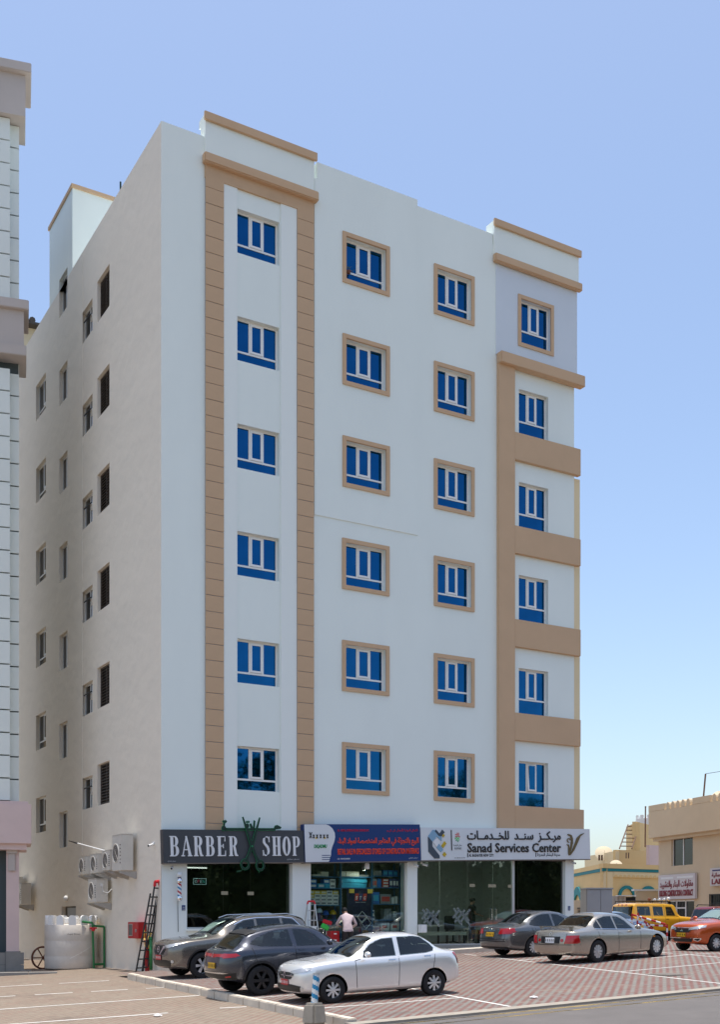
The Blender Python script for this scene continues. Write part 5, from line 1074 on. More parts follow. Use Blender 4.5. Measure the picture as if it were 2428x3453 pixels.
# ------------------------------------------------------------------ across the road, behind the viewpoint: what the glass and paintwork mirror
def tree(label, x, y, h, r, seed):
    rnd = random.Random(seed); t = thing('roadside_tree', label, 'tree', (x, y, gz(x, y)), rnd.uniform(0, 6), 'trees across the road')
    mb = MB(); mb.cyl((0, 0, 0), (.1, .05, h * .4), .22, .14, n=8); tips = []
    for k in range(7):
        a = k * 2.4; q = Vector((cos(a) * r * .55, sin(a) * r * .55, h * rnd.uniform(.55, .85))); mb.cyl((.1, .05, h * rnd.uniform(.28, .4)), q, .09, .03, n=6); tips.append(q)
    mb.build('trunk', 'bark', t); lf = MB(); cl = [(q, r * rnd.uniform(.35, .55)) for q in tips] + [(Vector((rnd.uniform(-1, 1) * r * .6, rnd.uniform(-1, 1) * r * .6, h * rnd.uniform(.5, .95))), r * rnd.uniform(.25, .45)) for _ in range(14)]
    for c, rr in cl:
        for _ in range(150):
            d = Vector((rnd.gauss(0, 1), rnd.gauss(0, 1), rnd.gauss(0, .8))).normalized() * rr * rnd.uniform(.55, 1.05); p = c + d
            if p.z > h: p.z = h
            u = Vector((rnd.gauss(0, 1), rnd.gauss(0, 1), rnd.gauss(0, 1))).normalized() * rnd.uniform(.09, .17); v = u.orthogonal() * .6; lf.add([p - u, p + v, p + u, p - v], [(0, 1, 2, 3)])
    me = lf.mesh('crown'); obj('crown', me, 'leaf', t); return t
for i, (x, y, h, r) in enumerate([(9, -38.5, 8.6, 3), (14.5, -37.5, 8.4, 3.0), (20.5, -37, 12.6, 3.4), (26.5, -38, 9.6, 3.2), (32.5, -37.5, 9.8, 3.2), (38.5, -37, 13.4, 3.3), (43.5, -38, 12.6, 3.0), (49.5, -38.5, 9.6, 3.4), (56, -38, 9.0, 3.2), (63, -38, 9.4, 3.4)]):
    tree('leafy tree across the road mirrored in the windows, %s of the row' % ('first', 'second', 'third', 'fourth', 'fifth', 'sixth', 'seventh', 'eighth', 'ninth', 'tenth')[i], x, y, h, r, i)
mb = MB(); rnd = random.Random(5); mb.box(-2, 85, -39.5, -37.2, -1.2, 5.6)  # hedge with solid core, added unseen so the shop glass mirrors something dark
for k in range(26): x = -2 + k * 3.3; hh = rnd.uniform(5.6, 7.2); mb.ball((x, -38.2, hh * .55), 1, 10, sc=(2.3, 1.6, hh * .5))
for k in range(12000):
    x = rnd.uniform(-4, 87); p = Vector((x, -36.9 + rnd.gauss(0, .5), -.8 + 7.4 * rnd.random() ** .8))
    u = Vector((rnd.gauss(0, 1), rnd.gauss(0, 1), rnd.gauss(0, 1))).normalized() * rnd.uniform(.10, .2); v = u.orthogonal() * .7; mb.add([p - u, p + v, p + u, p - v], [(0, 1, 2, 3)])
tag(mb.build('hedge', 'leaf'), 'dense unseen hedge added under the trees across the road to darken mirrored glass', 'hedge', kind='stuff')

# ------------------------------------------------------------------ vehicles
mat('seat_cloth', (.045, .042, .04), .9)
def lerp(a, b, t): return a + (b - a) * t
def interp(tb, x):
    if x <= tb[0][0]: return tb[0][1]
    for (a, u), (b, v) in zip(tb, tb[1:]):
        if x <= b: return u + (v - u) * ((x - a) / (b - a) if b > a else 0)
    return tb[-1][1]
def baked(me, mods):
    o = bpy.data.objects.new('tmp', me); COL.objects.link(o)
    for ty, kw in mods:
        m = o.modifiers.new('m', ty)
        for k, v in kw.items(): setattr(m, k, v)
    bpy.context.view_layer.update(); r = bpy.data.meshes.new_from_object(o.evaluated_get(bpy.context.evaluated_depsgraph_get()))
    bpy.data.objects.remove(o); return r
class Car:
    """s runs from the front bumper to the rear; built with the nose towards local +x, origin between the axles on the ground"""
    def __init__(c, name, label, cat, L, W, fo, wb, R, top, belt, bot, roof_hw, front, rear, paint, nose=.13, tail=.10, tumble=.05, ends=((.0, .80), (.12, .885), (.32, .955), (.75, 1.0)), rends=((.0, .80), (.12, .90), (.35, .97), (.8, 1.0)), group='parked cars'):
        c.L, c.W, c.fo, c.wb, c.R = L, W, fo, wb, R; c.mid = fo + wb / 2
        c.root = thing(name, label, cat, group=group); c.paint = paint
        ss = sorted({round(x, 3) for x in [nose, nose + .1, nose + .25, nose + .45] + [L - tail, L - tail - .1, L - tail - .25, L - tail - .45] + [p[0] for p in top if nose < p[0] < L - tail] + [nose + (L - nose - tail) * k / 18 for k in range(19)]})
        ss = [x for i, x in enumerate(ss) if i == 0 or x - ss[i - 1] > .045]
        rings = []
        for s in ss:
            e0, e1 = s - nose, L - tail - s
            w = W / 2 * min(interp(ends, e0), interp(rends, e1)); t, b, z0 = interp(top, s), interp(belt, s), interp(bot, s)
            b = min(b, t - .02); g = clip((t - b - .08) / .26, 0, 1); g = g * g * (3 - 2 * g); rw = roof_hw * min(1, w / (W / 2) + .1)
            ring = [(0, z0), (.70 * w, z0), (w - .07, z0 + .015), (w - .018, z0 + .10), (w - .003, lerp(z0, b, .45)), (w - .002, lerp(z0, b, .72)), (w - .012, b - .07), (w - .05, b),
                    (lerp(w * .84, w - tumble - .035, g), lerp(lerp(b, t, .50), b + .04, g)), (lerp(w * .66, lerp(w - tumble - .035, rw + .03, .72), g), lerp(lerp(b, t, .76), lerp(b + .04, t - .10, .72), g)),
                    (lerp(w * .48, rw + .01, g), lerp(lerp(b, t, .90), t - .075, g)), (lerp(w * .34, rw - .09, g), lerp(lerp(b, t, .96), t - .02, g)), (lerp(w * .17, rw * .45, g), t - .004), (0, t)]
            rings.append([(s, y, z) for y, z in ring])
        nj = len(rings[0]); mb = MB(); V = mb.v
        def X(s, y, z):
            e0, e1 = s - nose, L - tail - s; o = 0
            if e0 < .7: o += interp(front, z) * (1 - e0 / .7) ** 1.5
            if e1 < .7: o -= interp(rear, z) * (1 - e1 / .7) ** 1.5
            return c.mid - (s + o)
        idx = {}
        for i, r in enumerate(rings):
            for j, (s, y, z) in enumerate(r):
                for sg in ((1,) if y == 0 else (1, -1)):
                    idx[(i, j, sg)] = len(V); V.append((X(s, y, z), y * sg, z))
                if y == 0: idx[(i, j, -1)] = idx[(i, j, 1)]
        for i in range(len(rings) - 1):
            for j in range(nj - 1):
                for sg in (1, -1):
                    f = [idx[(i, j, sg)], idx[(i, j + 1, sg)], idx[(i + 1, j + 1, sg)], idx[(i + 1, j, sg)]]
                    mb.f.append(f if sg > 0 else f[::-1]); mb.m.append(0)
        for i, dirn, bulge in ((0, 1, nose), (len(rings) - 1, -1, tail)):      # end caps bowed outwards in plan
            fr = (-1, -.72, -.38, 0, .38, .72, 1); cap = {}
            for j in range(1, nj - 1):
                s, y, z = rings[i][j]
                for k, q in enumerate(fr):
                    if abs(q) == 1: cap[(j, k)] = idx[(i, j, 1 if q > 0 else -1)]
                    else:
                        cap[(j, k)] = len(V); yy = q * y; V.append((X(s, y, z) + dirn * bulge * (1 - abs(q) ** 2.4) * clip(y / (W * .40), .25, 1), yy, z))
            for j in range(1, nj - 2):
                for k in range(6): mb.f.append([cap[(j, k)], cap[(j, k + 1)], cap[(j + 1, k + 1)], cap[(j + 1, k)]]); mb.m.append(0)
            for j, jj in ((1, 0), (nj - 2, nj - 1)):
                for k in range(6): mb.f.append([cap[(j, k)], cap[(j, k + 1)], idx[(i, jj, 1)]]); mb.m.append(0)
        me = bpy.data.meshes.new('body'); me.from_pydata(V, [], mb.f)
        bm = bmesh.new(); bm.from_mesh(me); bmesh.ops.recalc_face_normals(bm, faces=bm.faces); bm.to_mesh(me); bm.free()
        js = {}
        for (i, j, sg), v in idx.items(): js.setdefault(v, set()).add(j)
        cr = me.attributes.new('crease_edge', 'FLOAT', 'EDGE'); wt = {7: .75, 10: .55, 3: .5}
        for e in me.edges:
            a, b = e.vertices; cm_ = js.get(a, set()) & js.get(b, set())
            for j in cm_:
                if j in wt: cr.data[e.index].value = wt[j]
        for k in (paint, 'wheel_well'): me.materials.append(MATS[k])
        sub = baked(me, [('SUBSURF', dict(levels=2, render_levels=2))])
        c.bvh = BVHTree.FromPolygons([v.co.copy() for v in sub.vertices], [tuple(p.vertices) for p in sub.polygons])
        c.sub, c.glass, c.top, c.belt, c.rhw = sub, [], top, belt, roof_hw
    def carve(c):
        """wheel arches, a hollow cabin and the window openings"""
        W, R = c.W, c.R; cut, cut2, cut3 = MB(), MB(), MB(); yc = c.rhw - .04; X = lambda s: c.mid - s
        for s in (c.fo, c.fo + c.wb):
            for sg in (1, -1): cut.cyl((X(s), sg * (W / 2 - .30), R), (X(s), sg * (W / 2 + .3), R), R + .055, n=28, mi=1)
        ss = [c.L * k / 60 for k in range(61)]; ok = [s for s in ss if interp(c.top, s) - .06 > interp(c.belt, s) + .10]; s0, s1 = min(ok) - .03, max(ok) - .02; n = 14
        up = [(s0 + (s1 - s0) * k / n, interp(c.top, s0 + (s1 - s0) * k / n) - .075) for k in range(n + 1)]; zb = interp(c.belt, (s0 + s1) / 2) - .32
        cut.prism([(X(a), b) for a, b in up] + [(X(s1), zb), (X(s0), zb)], -yc, yc, 1)
        for view, pts in c.glass:
            q = poly_off(pts, -.014)
            if view in 'LR':
                sg = 1 if view == 'L' else -1; cut2.prism([(X(a), b) for a, b in q], min(sg * (yc - .03), sg * (W / 2 + .2)), max(sg * (yc - .03), sg * (W / 2 + .2)), 1)
            elif view == 'T':
                zl = interp(c.belt, sum(p[0] for p in q) / len(q)) + .0; m_ = len(q)
                cut3.add([(X(a), b, zl) for a, b in q] + [(X(a), b, 2.6) for a, b in q], [tuple(range(m_)), tuple(reversed(range(m_, 2 * m_)))] + [(i, (i + 1) % m_, (i + 1) % m_ + m_, i + m_) for i in range(m_)], 1)
            else:
                xa, xb = (X(c.L + .3), X(s1 - .25)) if view == 'B' else (X(s0 + .3), X(s0 - .6)); m_ = len(q)
                cut3.add([(xa, a, b) for a, b in q] + [(xb, a, b) for a, b in q], [tuple(range(m_)), tuple(reversed(range(m_, 2 * m_)))] + [(i, (i + 1) % m_, (i + 1) % m_ + m_, i + m_) for i in range(m_)], 1)
        body = c.sub
        for cc in (cut, cut2, cut3):
            if not cc.f: continue
            cm = cc.mesh('cut')
            for k in (c.paint, 'wheel_well'): cm.materials.append(MATS[k])
            co = bpy.data.objects.new('cut', cm); COL.objects.link(co)
            body = baked(body, [('BOOLEAN', dict(operation='DIFFERENCE', object=co, solver='EXACT'))]); bpy.data.objects.remove(co)
        for p in body.polygons: p.use_smooth = p.material_index == 0
        c.body = obj('body', body, c.paint, c.root)
        zs = zb + .02; hb = clip(interp(c.top, (s0 + s1) / 2) - .17, 0, 9); sf, sr = s0 + (s1 - s0) * .50, s0 + (s1 - s0) * .80
        for (s_, w_, ys) in ((sf, .23, (-.33, .33)), (sr, .24, (-.34, .0, .34))):
            for y in ys:
                st = MB(); st.box(-.07, .07, -w_ + .01, w_ - .01, zs, hb - .17); st = st.build('seat', 'seat_cloth', c.root, bevel=.03, loc=(X(s_), y, 0)); MB().box(-.04, .05, -.12, .12, hb - .16, hb).build('headrest', 'seat_cloth', st, bevel=.03)
        MB().box(X(s0 + .45), X(s0 + .10), -yc + .02, yc - .02, zs, zs + .30).build('dashboard', 'car_trim', c.root, bevel=.03)
    def patch(c, name, pts, view, m, off=.006, parent=None, step=.07, label=None, thick=0):
        """a panel that hugs the body: view 'L','R' = sides (s,z); 'F','B' = ends (y,z); 'T' = from above (s,y); ('C',deg) = slanting view round a front or rear corner"""
        if m == 'car_glass': c.glass.append((view, pts))
        bm = bmesh.new()
        f = bm.faces.new([bm.verts.new((p[0], p[1], 0)) for p in pts]); 
        x0, x1 = min(p[0] for p in pts), max(p[0] for p in pts); y0, y1 = min(p[1] for p in pts), max(p[1] for p in pts)
        for ax, a, b in ((0, x0, x1), (1, y0, y1)):
            n = int((b - a) / step)
            for k in range(1, n + 1):
                co = [0, 0, 0]; no = [0, 0, 0]; co[ax] = a + (b - a) * k / (n + 1); no[ax] = 1
                bmesh.ops.bisect_plane(bm, geom=list(bm.verts) + list(bm.edges) + list(bm.faces), plane_co=co, plane_no=no)
        nrm = {}
        for v in bm.verts:
            u, w_ = v.co.x, v.co.y
            if view in ('L', 'R'): sg = 1 if view == 'L' else -1; o, d = Vector((c.mid - u, 3 * sg, w_)), Vector((0, -sg, 0))
            elif view == 'F': o, d = Vector((c.mid + 1, u, w_)), Vector((-1, 0, 0))
            elif view == 'B': o, d = Vector((c.mid - c.L - 1, u, w_)), Vector((1, 0, 0))
            elif view == 'T': o, d = Vector((c.mid - u, w_, 4)), Vector((0, 0, -1))
            else:
                a = radians(view[1]); d = -Vector((cos(a), sin(a), 0)); side = Vector((-sin(a), cos(a), 0)); cen = Vector((c.mid - (0 if cos(a) > 0 else c.L), 0, 0)) ; o = cen - d * 4 + side * u + Vector((0, 0, w_))
            h, n, _, _ = c.bvh.ray_cast(o, d, 12)
            if h is None: h, n, _, _ = c.bvh.find_nearest(o + d * 3)
            v.co = h + n * off; nrm[v] = n
        bmesh.ops.recalc_face_normals(bm, faces=bm.faces); bm.normal_update()
        if sum(f.normal.dot(nrm[f.verts[0]]) for f in bm.faces) < 0: bmesh.ops.reverse_faces(bm, faces=list(bm.faces))
        me = bpy.data.meshes.new(name); 
        for f in bm.faces: f.smooth = True
        bm.to_mesh(me); bm.free(); o = obj(name, me, m, parent or c.root)
        if label: o['label'] = label
        return o
    def both(c, name, pts, m, off=.006, **k): return [c.patch(name, pts, v, m, off, **k) for v in 'LR']
    def mirrored(c, name, pts, view, m, off=.006, **k): return [c.patch(name, p, view, m, off, **k) for p in (pts, [(-a, b) for a, b in pts][::-1])]
    def corners(c, name, pts, deg, m, off=.006, **k):
        a0 = radians(deg); d0 = cos(a0) * .70 * c.W / 2 + sin(a0) * .20; pts = [(a + d0, b) for a, b in pts]
        return [c.patch(name, pts, ('C', deg), m, off, **k), c.patch(name, [(-a, b) for a, b in pts][::-1], ('C', -deg), m, off, **k)]
    def seam(c, pts, view='LR', w_=.012):
        for (a, b), (d, e) in zip(pts, pts[1:]):
            n = Vector((-(e - b), d - a)); n = n.normalized() * w_ / 2
            for v in view: c.patch('door_seam', [(a - n.x, b - n.y), (d - n.x, e - n.y), (d + n.x, e + n.y), (a + n.x, b + n.y)], v, 'seam', .003)
    def wheels(c, spokes, rimm='rim_silver', rimr=.66, wide=.205, style='plain'):
        R = c.R; t_ = MB().lathe([(R * .60, -.09), (R * .70, -.10), (R * .93, -.10), (R * .985, -.085), (R, -.05), (R, .05), (R * .985, .085), (R * .93, .10), (R * .70, .10), (R * .60, .09)], n=36, axis='y').mesh('tyre', True)
        t_.materials.append(MATS['tyre'])
        rr = R * rimr; rm = MB(); rm.lathe([(rr, .065), (rr * 1.02, .09), (rr * .94, .092), (rr * .90, .03), (rr * .9, -.05)], n=36, axis='y'); rm.lathe([(0, -.02), (rr * .92, -.02)], n=24, axis='y', mi=1)
        for k in range(spokes):
            a = 2 * pi * k / spokes
            for da, wd in (((-.09, .035), (.09, .035)) if style == 'twin' else ((0, .06 if spokes < 8 else .04),)):
                d0, d1 = Vector((cos(a), 0, sin(a))), Vector((cos(a + da), 0, sin(a + da))); n_ = Vector((-sin(a), 0, cos(a)))
                p, q = d0 * rr * .12, d1 * rr * .95; fs = [p - n_ * wd * .5, p + n_ * wd * .5, q + n_ * wd * .62, q - n_ * wd * .62]
                rm.add([(v.x, .088, v.z) for v in fs[:2]] + [(v.x, .075, v.z) for v in fs[2:]] + [(v.x, .03, v.z) for v in fs], [(0, 1, 2, 3), (0, 4, 5, 1), (1, 5, 6, 2), (2, 6, 7, 3), (3, 7, 4, 0)])
        rm.cyl((0, .04, 0), (0, .10, 0), rr * .17, n=14)
        rm_ = rm.mesh('rim', False); rm_.materials.append(MATS[rimm]); rm_.materials.append(MATS['wheel_well'])
        for s in (c.fo, c.fo + c.wb):
            for sg in (1, -1):
                w0 = obj('wheel', t_, 'tyre', c.root, (c.mid - s, sg * (c.W / 2 - .115), R)); obj('rim', rm_, rimm, w0)
                if sg < 0: w0.rotation_euler = (0, 0, pi)
    def mirror(c, s, z, m=None):
        for sg in (1, -1):
            o = MB().ball((0, 0, 0), 1, 16, sc=(.06, .105, .072)).build('wing_mirror', m or c.paint, c.root, smooth=True); o.location = (c.mid - s, sg * (c.W / 2 + .085), z); MB().box(-.02, .02, -.10, 0, -.06, -.03).build('mirror_stalk', 'car_trim', o)
            if sg > 0: pass
    def handles(c, pos, m=None):
        for s, z in pos: c.both('door_handle', [(s - .09, z - .016), (s + .09, z - .016), (s + .09, z + .016), (s - .09, z + .016)], m or c.paint, .022)
    def plate(c, view, y0, z0, m, w_=.40, h_=.13, marks=5):
        pl = c.patch('number_plate', [(y0 - w_ / 2, z0 - h_ / 2), (y0 + w_ / 2, z0 - h_ / 2), (y0 + w_ / 2, z0 + h_ / 2), (y0 - w_ / 2, z0 + h_ / 2)], view, m, .02)
        for k in range(marks): x = y0 - w_ * .40 + w_ * .8 * k / (marks - 1); c.patch('plate_mark', [(x - .014, z0 - h_ * .25), (x + .014, z0 - h_ * .25), (x + .014, z0 + h_ * .25), (x - .014, z0 + h_ * .25)], view, 'black' if m != 'plate_red' else 'white', .023, parent=pl)
    def place(c, x, y, heading, at='mid'):
        c.carve(); a = radians(heading); f = Vector((cos(a), sin(a), 0)); dx = {'mid': 0, 'front': -c.wb / 2, 'rear': c.wb / 2}[at]; p = Vector((x, y, 0)) + f * dx
        e = .5; gx = (gz(p.x + e, p.y) - gz(p.x - e, p.y)) / (2 * e); gy = (gz(p.x, p.y + e) - gz(p.x, p.y - e)) / (2 * e)
        up = Vector((-gx, -gy, 1)).normalized(); fx = (f - up * f.dot(up)).normalized(); ly = up.cross(fx)
        c.root.matrix_world = Matrix.Translation((p.x, p.y, gz(p.x, p.y))) @ Matrix((fx, ly, up)).transposed().to_4x4() @ Matrix.Scale(c.root.scale.x, 4)
        return c
def emblem_ring(c, view, y, z, r, m='chrome'):
    N = 16
    for k in range(N):
        a, b = 2 * pi * k / N, 2 * pi * (k + 1) / N; c.patch('emblem', [(y + r * cos(a), z + r * sin(a)), (y + r * cos(b), z + r * sin(b)), (y + r * .72 * cos(b), z + r * .72 * sin(b)), (y + r * .72 * cos(a), z + r * .72 * sin(a))], view, m, .014)

# --- silver saloon
c = Car('silver_saloon', 'silver saloon nearest the road behind the striped bollard', 'car', 4.35, 1.74, .82, 2.634, .305,
        top=[(.10, .90), (.22, .945), (.40, .965), (.75, 1.0), (1.12, 1.035), (1.24, 1.075), (1.55, 1.25), (1.90, 1.425), (2.15, 1.495), (2.55, 1.525), (2.95, 1.51), (3.25, 1.45), (3.55, 1.30), (3.82, 1.125), (3.95, 1.085), (4.2, 1.065), (4.25, 1.05)],
        belt=[(.10, .80), (.4, .87), (1.1, .93), (2.5, .955), (3.6, 1.0), (4.25, .97)], bot=[(.13, .24), (.5, .20), (1.3, .19), (3.1, .19), (3.8, .24), (4.25, .30)], roof_hw=.56,
        front=[(.2, .08), (.32, .0), (.60, .0), (.75, .02), (.92, .10)], rear=[(.25, .10), (.4, .0), (.6, .0), (.8, .05), (1.05, .10)], paint='paint_silver', nose=.10)
c.both('side_window', [(1.62, .985), (2.47, .995), (2.49, 1.40), (2.20, 1.395), (1.90, 1.285), (1.70, 1.13)], 'car_glass'); c.both('side_window', [(2.58, .995), (3.28, 1.02), (3.48, 1.055), (3.54, 1.12), (3.47, 1.22), (3.24, 1.385), (3.05, 1.415), (2.60, 1.415)], 'car_glass')
c.patch('windscreen', [(1.26, -.66), (1.30, -.70), (1.98, -.52), (2.0, 0), (1.98, .52), (1.30, .70), (1.26, .66), (1.20, 0)], 'T', 'car_glass'); c.patch('rear_window', [(3.24, -.47), (3.74, -.58), (3.76, 0), (3.74, .58), (3.24, .47), (3.23, 0)], 'T', 'car_glass')
c.seam([(1.42, .26), (1.40, .93), (1.55, .96)]); c.seam([(2.50, .24), (2.53, .97)]); c.seam([(3.25, .42), (3.42, .62), (3.50, .98)])
c.seam([(.48, -.62), (.40, 0), (.48, .62)], 'T'); 
c.corners('headlight', [(-.40, .665), (-.16, .69), (.20, .76), (.20, .83), (-.02, .815), (-.36, .745)], 38, 'lamp_clear', .008); c.both('tail_light', [(4.02, .98), (4.26, .72), (4.30, .90), (4.20, 1.0)], 'lamp_red', .01); c.mirrored('tail_light', [(.45, .76), (.74, .72), (.74, .95), (.55, .97)], 'B', 'lamp_red', .01)
c.patch('grille', [(-.44, .69), (-.30, .56), (.30, .56), (.44, .69), (.20, .72), (-.20, .72)], 'F', 'car_trim', .008); c.patch('grille_bar', [(-.42, .63), (.42, .63), (.42, .648), (-.42, .648)], 'F', 'chrome', .013)
c.patch('badge', [(-.055, .66), (0, .565), (.055, .66), (0, .755)], 'F', 'chrome', .02); c.patch('badge_centre', [(-.025, .66), (0, .615), (.025, .66), (0, .705)], 'F', 'car_trim', .024)
c.patch('lower_intake', [(-.66, .42), (-.60, .29), (.60, .29), (.66, .42), (.35, .45), (-.35, .45)], 'F', 'car_trim', .008); c.corners('fog_lamp', [(.02 + .042 * cos(a_ * pi / 5), .365 + .042 * sin(a_ * pi / 5)) for a_ in range(10)], 30, 'lamp_clear', .014)
c.plate('F', .0, .49, 'plate_red'); c.plate('B', 0, .80, 'plate_red'); c.mirror(1.66, 1.06); c.handles([(2.34, .90), (3.28, .94)], 'steel'); c.wheels(8, 'rim_silver', .68)
c.both('sill_strip', [(1.30, .20), (3.0, .20), (3.0, .255), (1.30, .255)], 'car_trim', .006); MB().cyl((c.mid - 2.25, .1, 1.50), (c.mid - 2.6, .1, 1.66), .008, n=5).build('aerial', 'black', c.root)
c.root.scale = (.93, .93, .93); c.place(.375, -11.74, 176.5)

# --- graphite crossover (rear towards the kerb)
c = Car('graphite_crossover', 'dark graphite crossover parked nose away between taupe and silver cars', 'car', 4.385, 1.79, .90, 2.61, .345,
        top=[(.13, .98), (.35, 1.02), (.9, 1.07), (1.2, 1.10), (1.35, 1.16), (1.75, 1.41), (2.05, 1.53), (2.5, 1.59), (3.0, 1.57), (3.4, 1.51), (3.70, 1.43), (3.95, 1.27), (4.15, 1.12), (4.28, 1.06)],
        belt=[(.13, .86), (.5, .94), (1.2, 1.0), (3.2, 1.06), (4.28, 1.03)], bot=[(.13, .28), (.6, .22), (1.5, .21), (3.0, .21), (3.7, .26), (4.28, .36)], roof_hw=.58,
        front=[(.25, .1), (.4, 0), (.7, 0), (.9, .1)], rear=[(.35, .14), (.5, .0), (.75, .02), (.95, .06), (1.1, .12)], paint='paint_graphite')
c.both('side_window', [(1.75, 1.08), (2.55, 1.09), (2.57, 1.47), (2.25, 1.44), (2.0, 1.33)], 'car_glass'); c.both('side_window', [(2.66, 1.09), (3.45, 1.12), (3.72, 1.18), (3.55, 1.30), (3.2, 1.42), (2.9, 1.47), (2.68, 1.475)], 'car_glass')
c.patch('windscreen', [(1.40, -.66), (2.05, -.54), (2.06, 0), (2.05, .54), (1.40, .66), (1.34, 0)], 'T', 'car_glass'); c.patch('rear_window', [(3.76, -.50), (4.10, -.60), (4.12, 0), (4.10, .60), (3.76, .50), (3.74, 0)], 'T', 'car_glass'); c.patch('roof_spoiler', [(3.50, -.56), (3.72, -.54), (3.74, 0), (3.72, .54), (3.50, .56), (3.49, 0)], 'T', 'car_trim', .02)
c.seam([(1.62, .34), (1.60, 1.05)]); c.seam([(2.60, .32), (2.62, 1.07)]); c.seam([(3.36, .55), (3.62, .8), (3.70, 1.10)])
c.patch('tail_light_bar', [(-.62, .90), (.62, .90), (.62, .965), (-.62, .965)], 'B', 'lamp_red', .01); c.mirrored('tail_light', [(.50, .87), (.80, .90), (.80, .97), (.50, .985)], 'B', 'lamp_red', .012); c.both('tail_light', [(4.0, .93), (4.34, .88), (4.34, .97), (4.08, .985)], 'lamp_red', .012)
c.plate('B', 0, .70, 'plate_yellow'); c.patch('rear_bumper_trim', [(-.78, .40), (.78, .40), (.80, .55), (.55, .52), (-.55, .52), (-.80, .55)], 'B', 'car_trim', .010); c.patch('bumper_strip', [(-.70, .545), (-.5, .52), (.5, .52), (.70, .545), (.5, .555), (-.5, .555)], 'B', 'steel', .016); c.mirrored('reflector', [(.55, .44), (.72, .46), (.72, .49), (.55, .47)], 'B', 'lamp_red', .018)
c.both('arch_trim', [(3.51 + (.345 + e) * cos(radians(a)), .345 + (.345 + e) * sin(radians(a))) for e, r_ in ((.055, range(-10, 191, 15)), (.11, range(190, -11, -15))) for a in r_], 'car_trim', .008); c.both('arch_trim', [(.90 + (.345 + e) * cos(radians(a)), .345 + (.345 + e) * sin(radians(a))) for e, r_ in ((.055, range(-10, 191, 15)), (.11, range(190, -11, -15))) for a in r_], 'car_trim', .008)
c.both('sill_strip', [(1.32, .23), (3.08, .23), (3.08, .36), (1.32, .36)], 'car_trim', .007); c.mirror(1.78, 1.14); c.handles([(2.45, 1.0)]); c.wheels(6, 'rim_dark', .68)
emblem_ring(c, 'B', 0, .935, .05); c.patch('wiper', [(-.28, 1.085), (.20, 1.10), (.20, 1.115), (-.28, 1.10)], 'B', 'black', .02); MB().box(c.mid - 3.45, c.mid - 3.28, -.02, .02, 1.49, 1.54).build('roof_fin', 'paint_graphite', c.root); c.mirrored('headlight', [(.45, .80), (.75, .84), (.75, .90), (.45, .88)], 'F', 'lamp_clear')
c.place(-1.25, -8.87, 0, 'rear')

# --- taupe SUV
c = Car('taupe_suv', 'brownish grey SUV parked nearest the barber shop beside the ladder', 'car', 4.64, 1.82, .95, 2.705, .36,
        top=[(.10, 1.03), (.22, 1.085), (.40, 1.11), (.8, 1.14), (1.15, 1.16), (1.30, 1.20), (1.75, 1.46), (2.10, 1.61), (2.6, 1.69), (3.3, 1.685), (3.9, 1.63), (4.25, 1.56), (4.38, 1.35), (4.46, 1.10), (4.54, 1.02)],
        belt=[(.10, .93), (.5, 1.02), (1.2, 1.07), (3.2, 1.11), (4.54, 1.08)], bot=[(.13, .30), (.6, .24), (1.5, .23), (3.2, .23), (3.9, .28), (4.54, .36)], roof_hw=.61,
        front=[(.25, .12), (.42, 0), (.75, .0), (.95, .03), (1.08, .10)], rear=[(.35, .12), (.5, 0), (.9, .02), (1.1, .05), (1.6, .10)], paint='paint_taupe', nose=.10)
c.both('side_window', [(1.80, 1.14), (2.62, 1.15), (2.62, 1.555), (2.30, 1.52), (2.05, 1.40)], 'car_glass'); c.both('side_window', [(2.70, 1.15), (3.45, 1.17), (3.43, 1.555), (2.70, 1.565)], 'car_glass'); c.both('side_window', [(3.53, 1.18), (4.08, 1.24), (3.92, 1.46), (3.78, 1.53), (3.51, 1.55)], 'car_glass')
c.both('window_chrome', [(1.78, 1.118), (4.1, 1.21), (4.1, 1.228), (1.78, 1.136)], 'chrome', .010); c.both('window_chrome', [(2.02, 1.42), (2.3, 1.54), (2.7, 1.585), (3.5, 1.575), (3.85, 1.53), (4.12, 1.24), (4.14, 1.25), (3.86, 1.55), (3.5, 1.595), (2.7, 1.605), (2.29, 1.56), (2.0, 1.435)], 'chrome', .010)
c.patch('windscreen', [(1.36, -.68), (2.10, -.56), (2.12, 0), (2.10, .56), (1.36, .68), (1.29, 0)], 'T', 'car_glass'); c.patch('sun_shade', [(1.42, -.60), (1.85, -.50), (1.85, .15), (1.42, .15)], 'T', 'paper', -.006); c.patch('rear_window', [(-.55, 1.18), (.55, 1.18), (.50, 1.50), (-.50, 1.50)], 'B', 'car_glass')
c.seam([(1.60, .40), (1.58, 1.10)]); c.seam([(2.66, .38), (2.66, 1.13)]); c.seam([(3.42, .55), (3.58, .85), (3.60, 1.15)])
c.corners('headlight', [(-.40, .835), (-.10, .87), (.24, .965), (.22, 1.0), (-.10, .965), (-.38, .90)], 40, 'lamp_clear', .010); c.patch('grille', [(-.50, .88), (-.30, .68), (.30, .68), (.50, .88), (.34, .93), (-.34, .93)], 'F', 'car_trim', .010)
for s_ in (1, -1): c.patch('grille_chrome', [(s_ * .42, .90), (s_ * .16, .68), (s_ * .10, .68), (s_ * .34, .91)], 'F', 'chrome', .016)
emblem_ring(c, 'F', 0, .82, .085); c.patch('emblem_bar', [(-.10, .81), (.10, .81), (.10, .835), (-.10, .835)], 'F', 'chrome', .02); c.patch('lower_intake', [(-.70, .52), (-.60, .36), (.60, .36), (.70, .52), (.4, .54), (-.4, .54)], 'F', 'car_trim', .010); c.corners('fog_lamp', [(.02 + .045 * cos(a_ * pi / 5), .50 + .045 * sin(a_ * pi / 5)) for a_ in range(10)], 34, 'lamp_clear', .016)
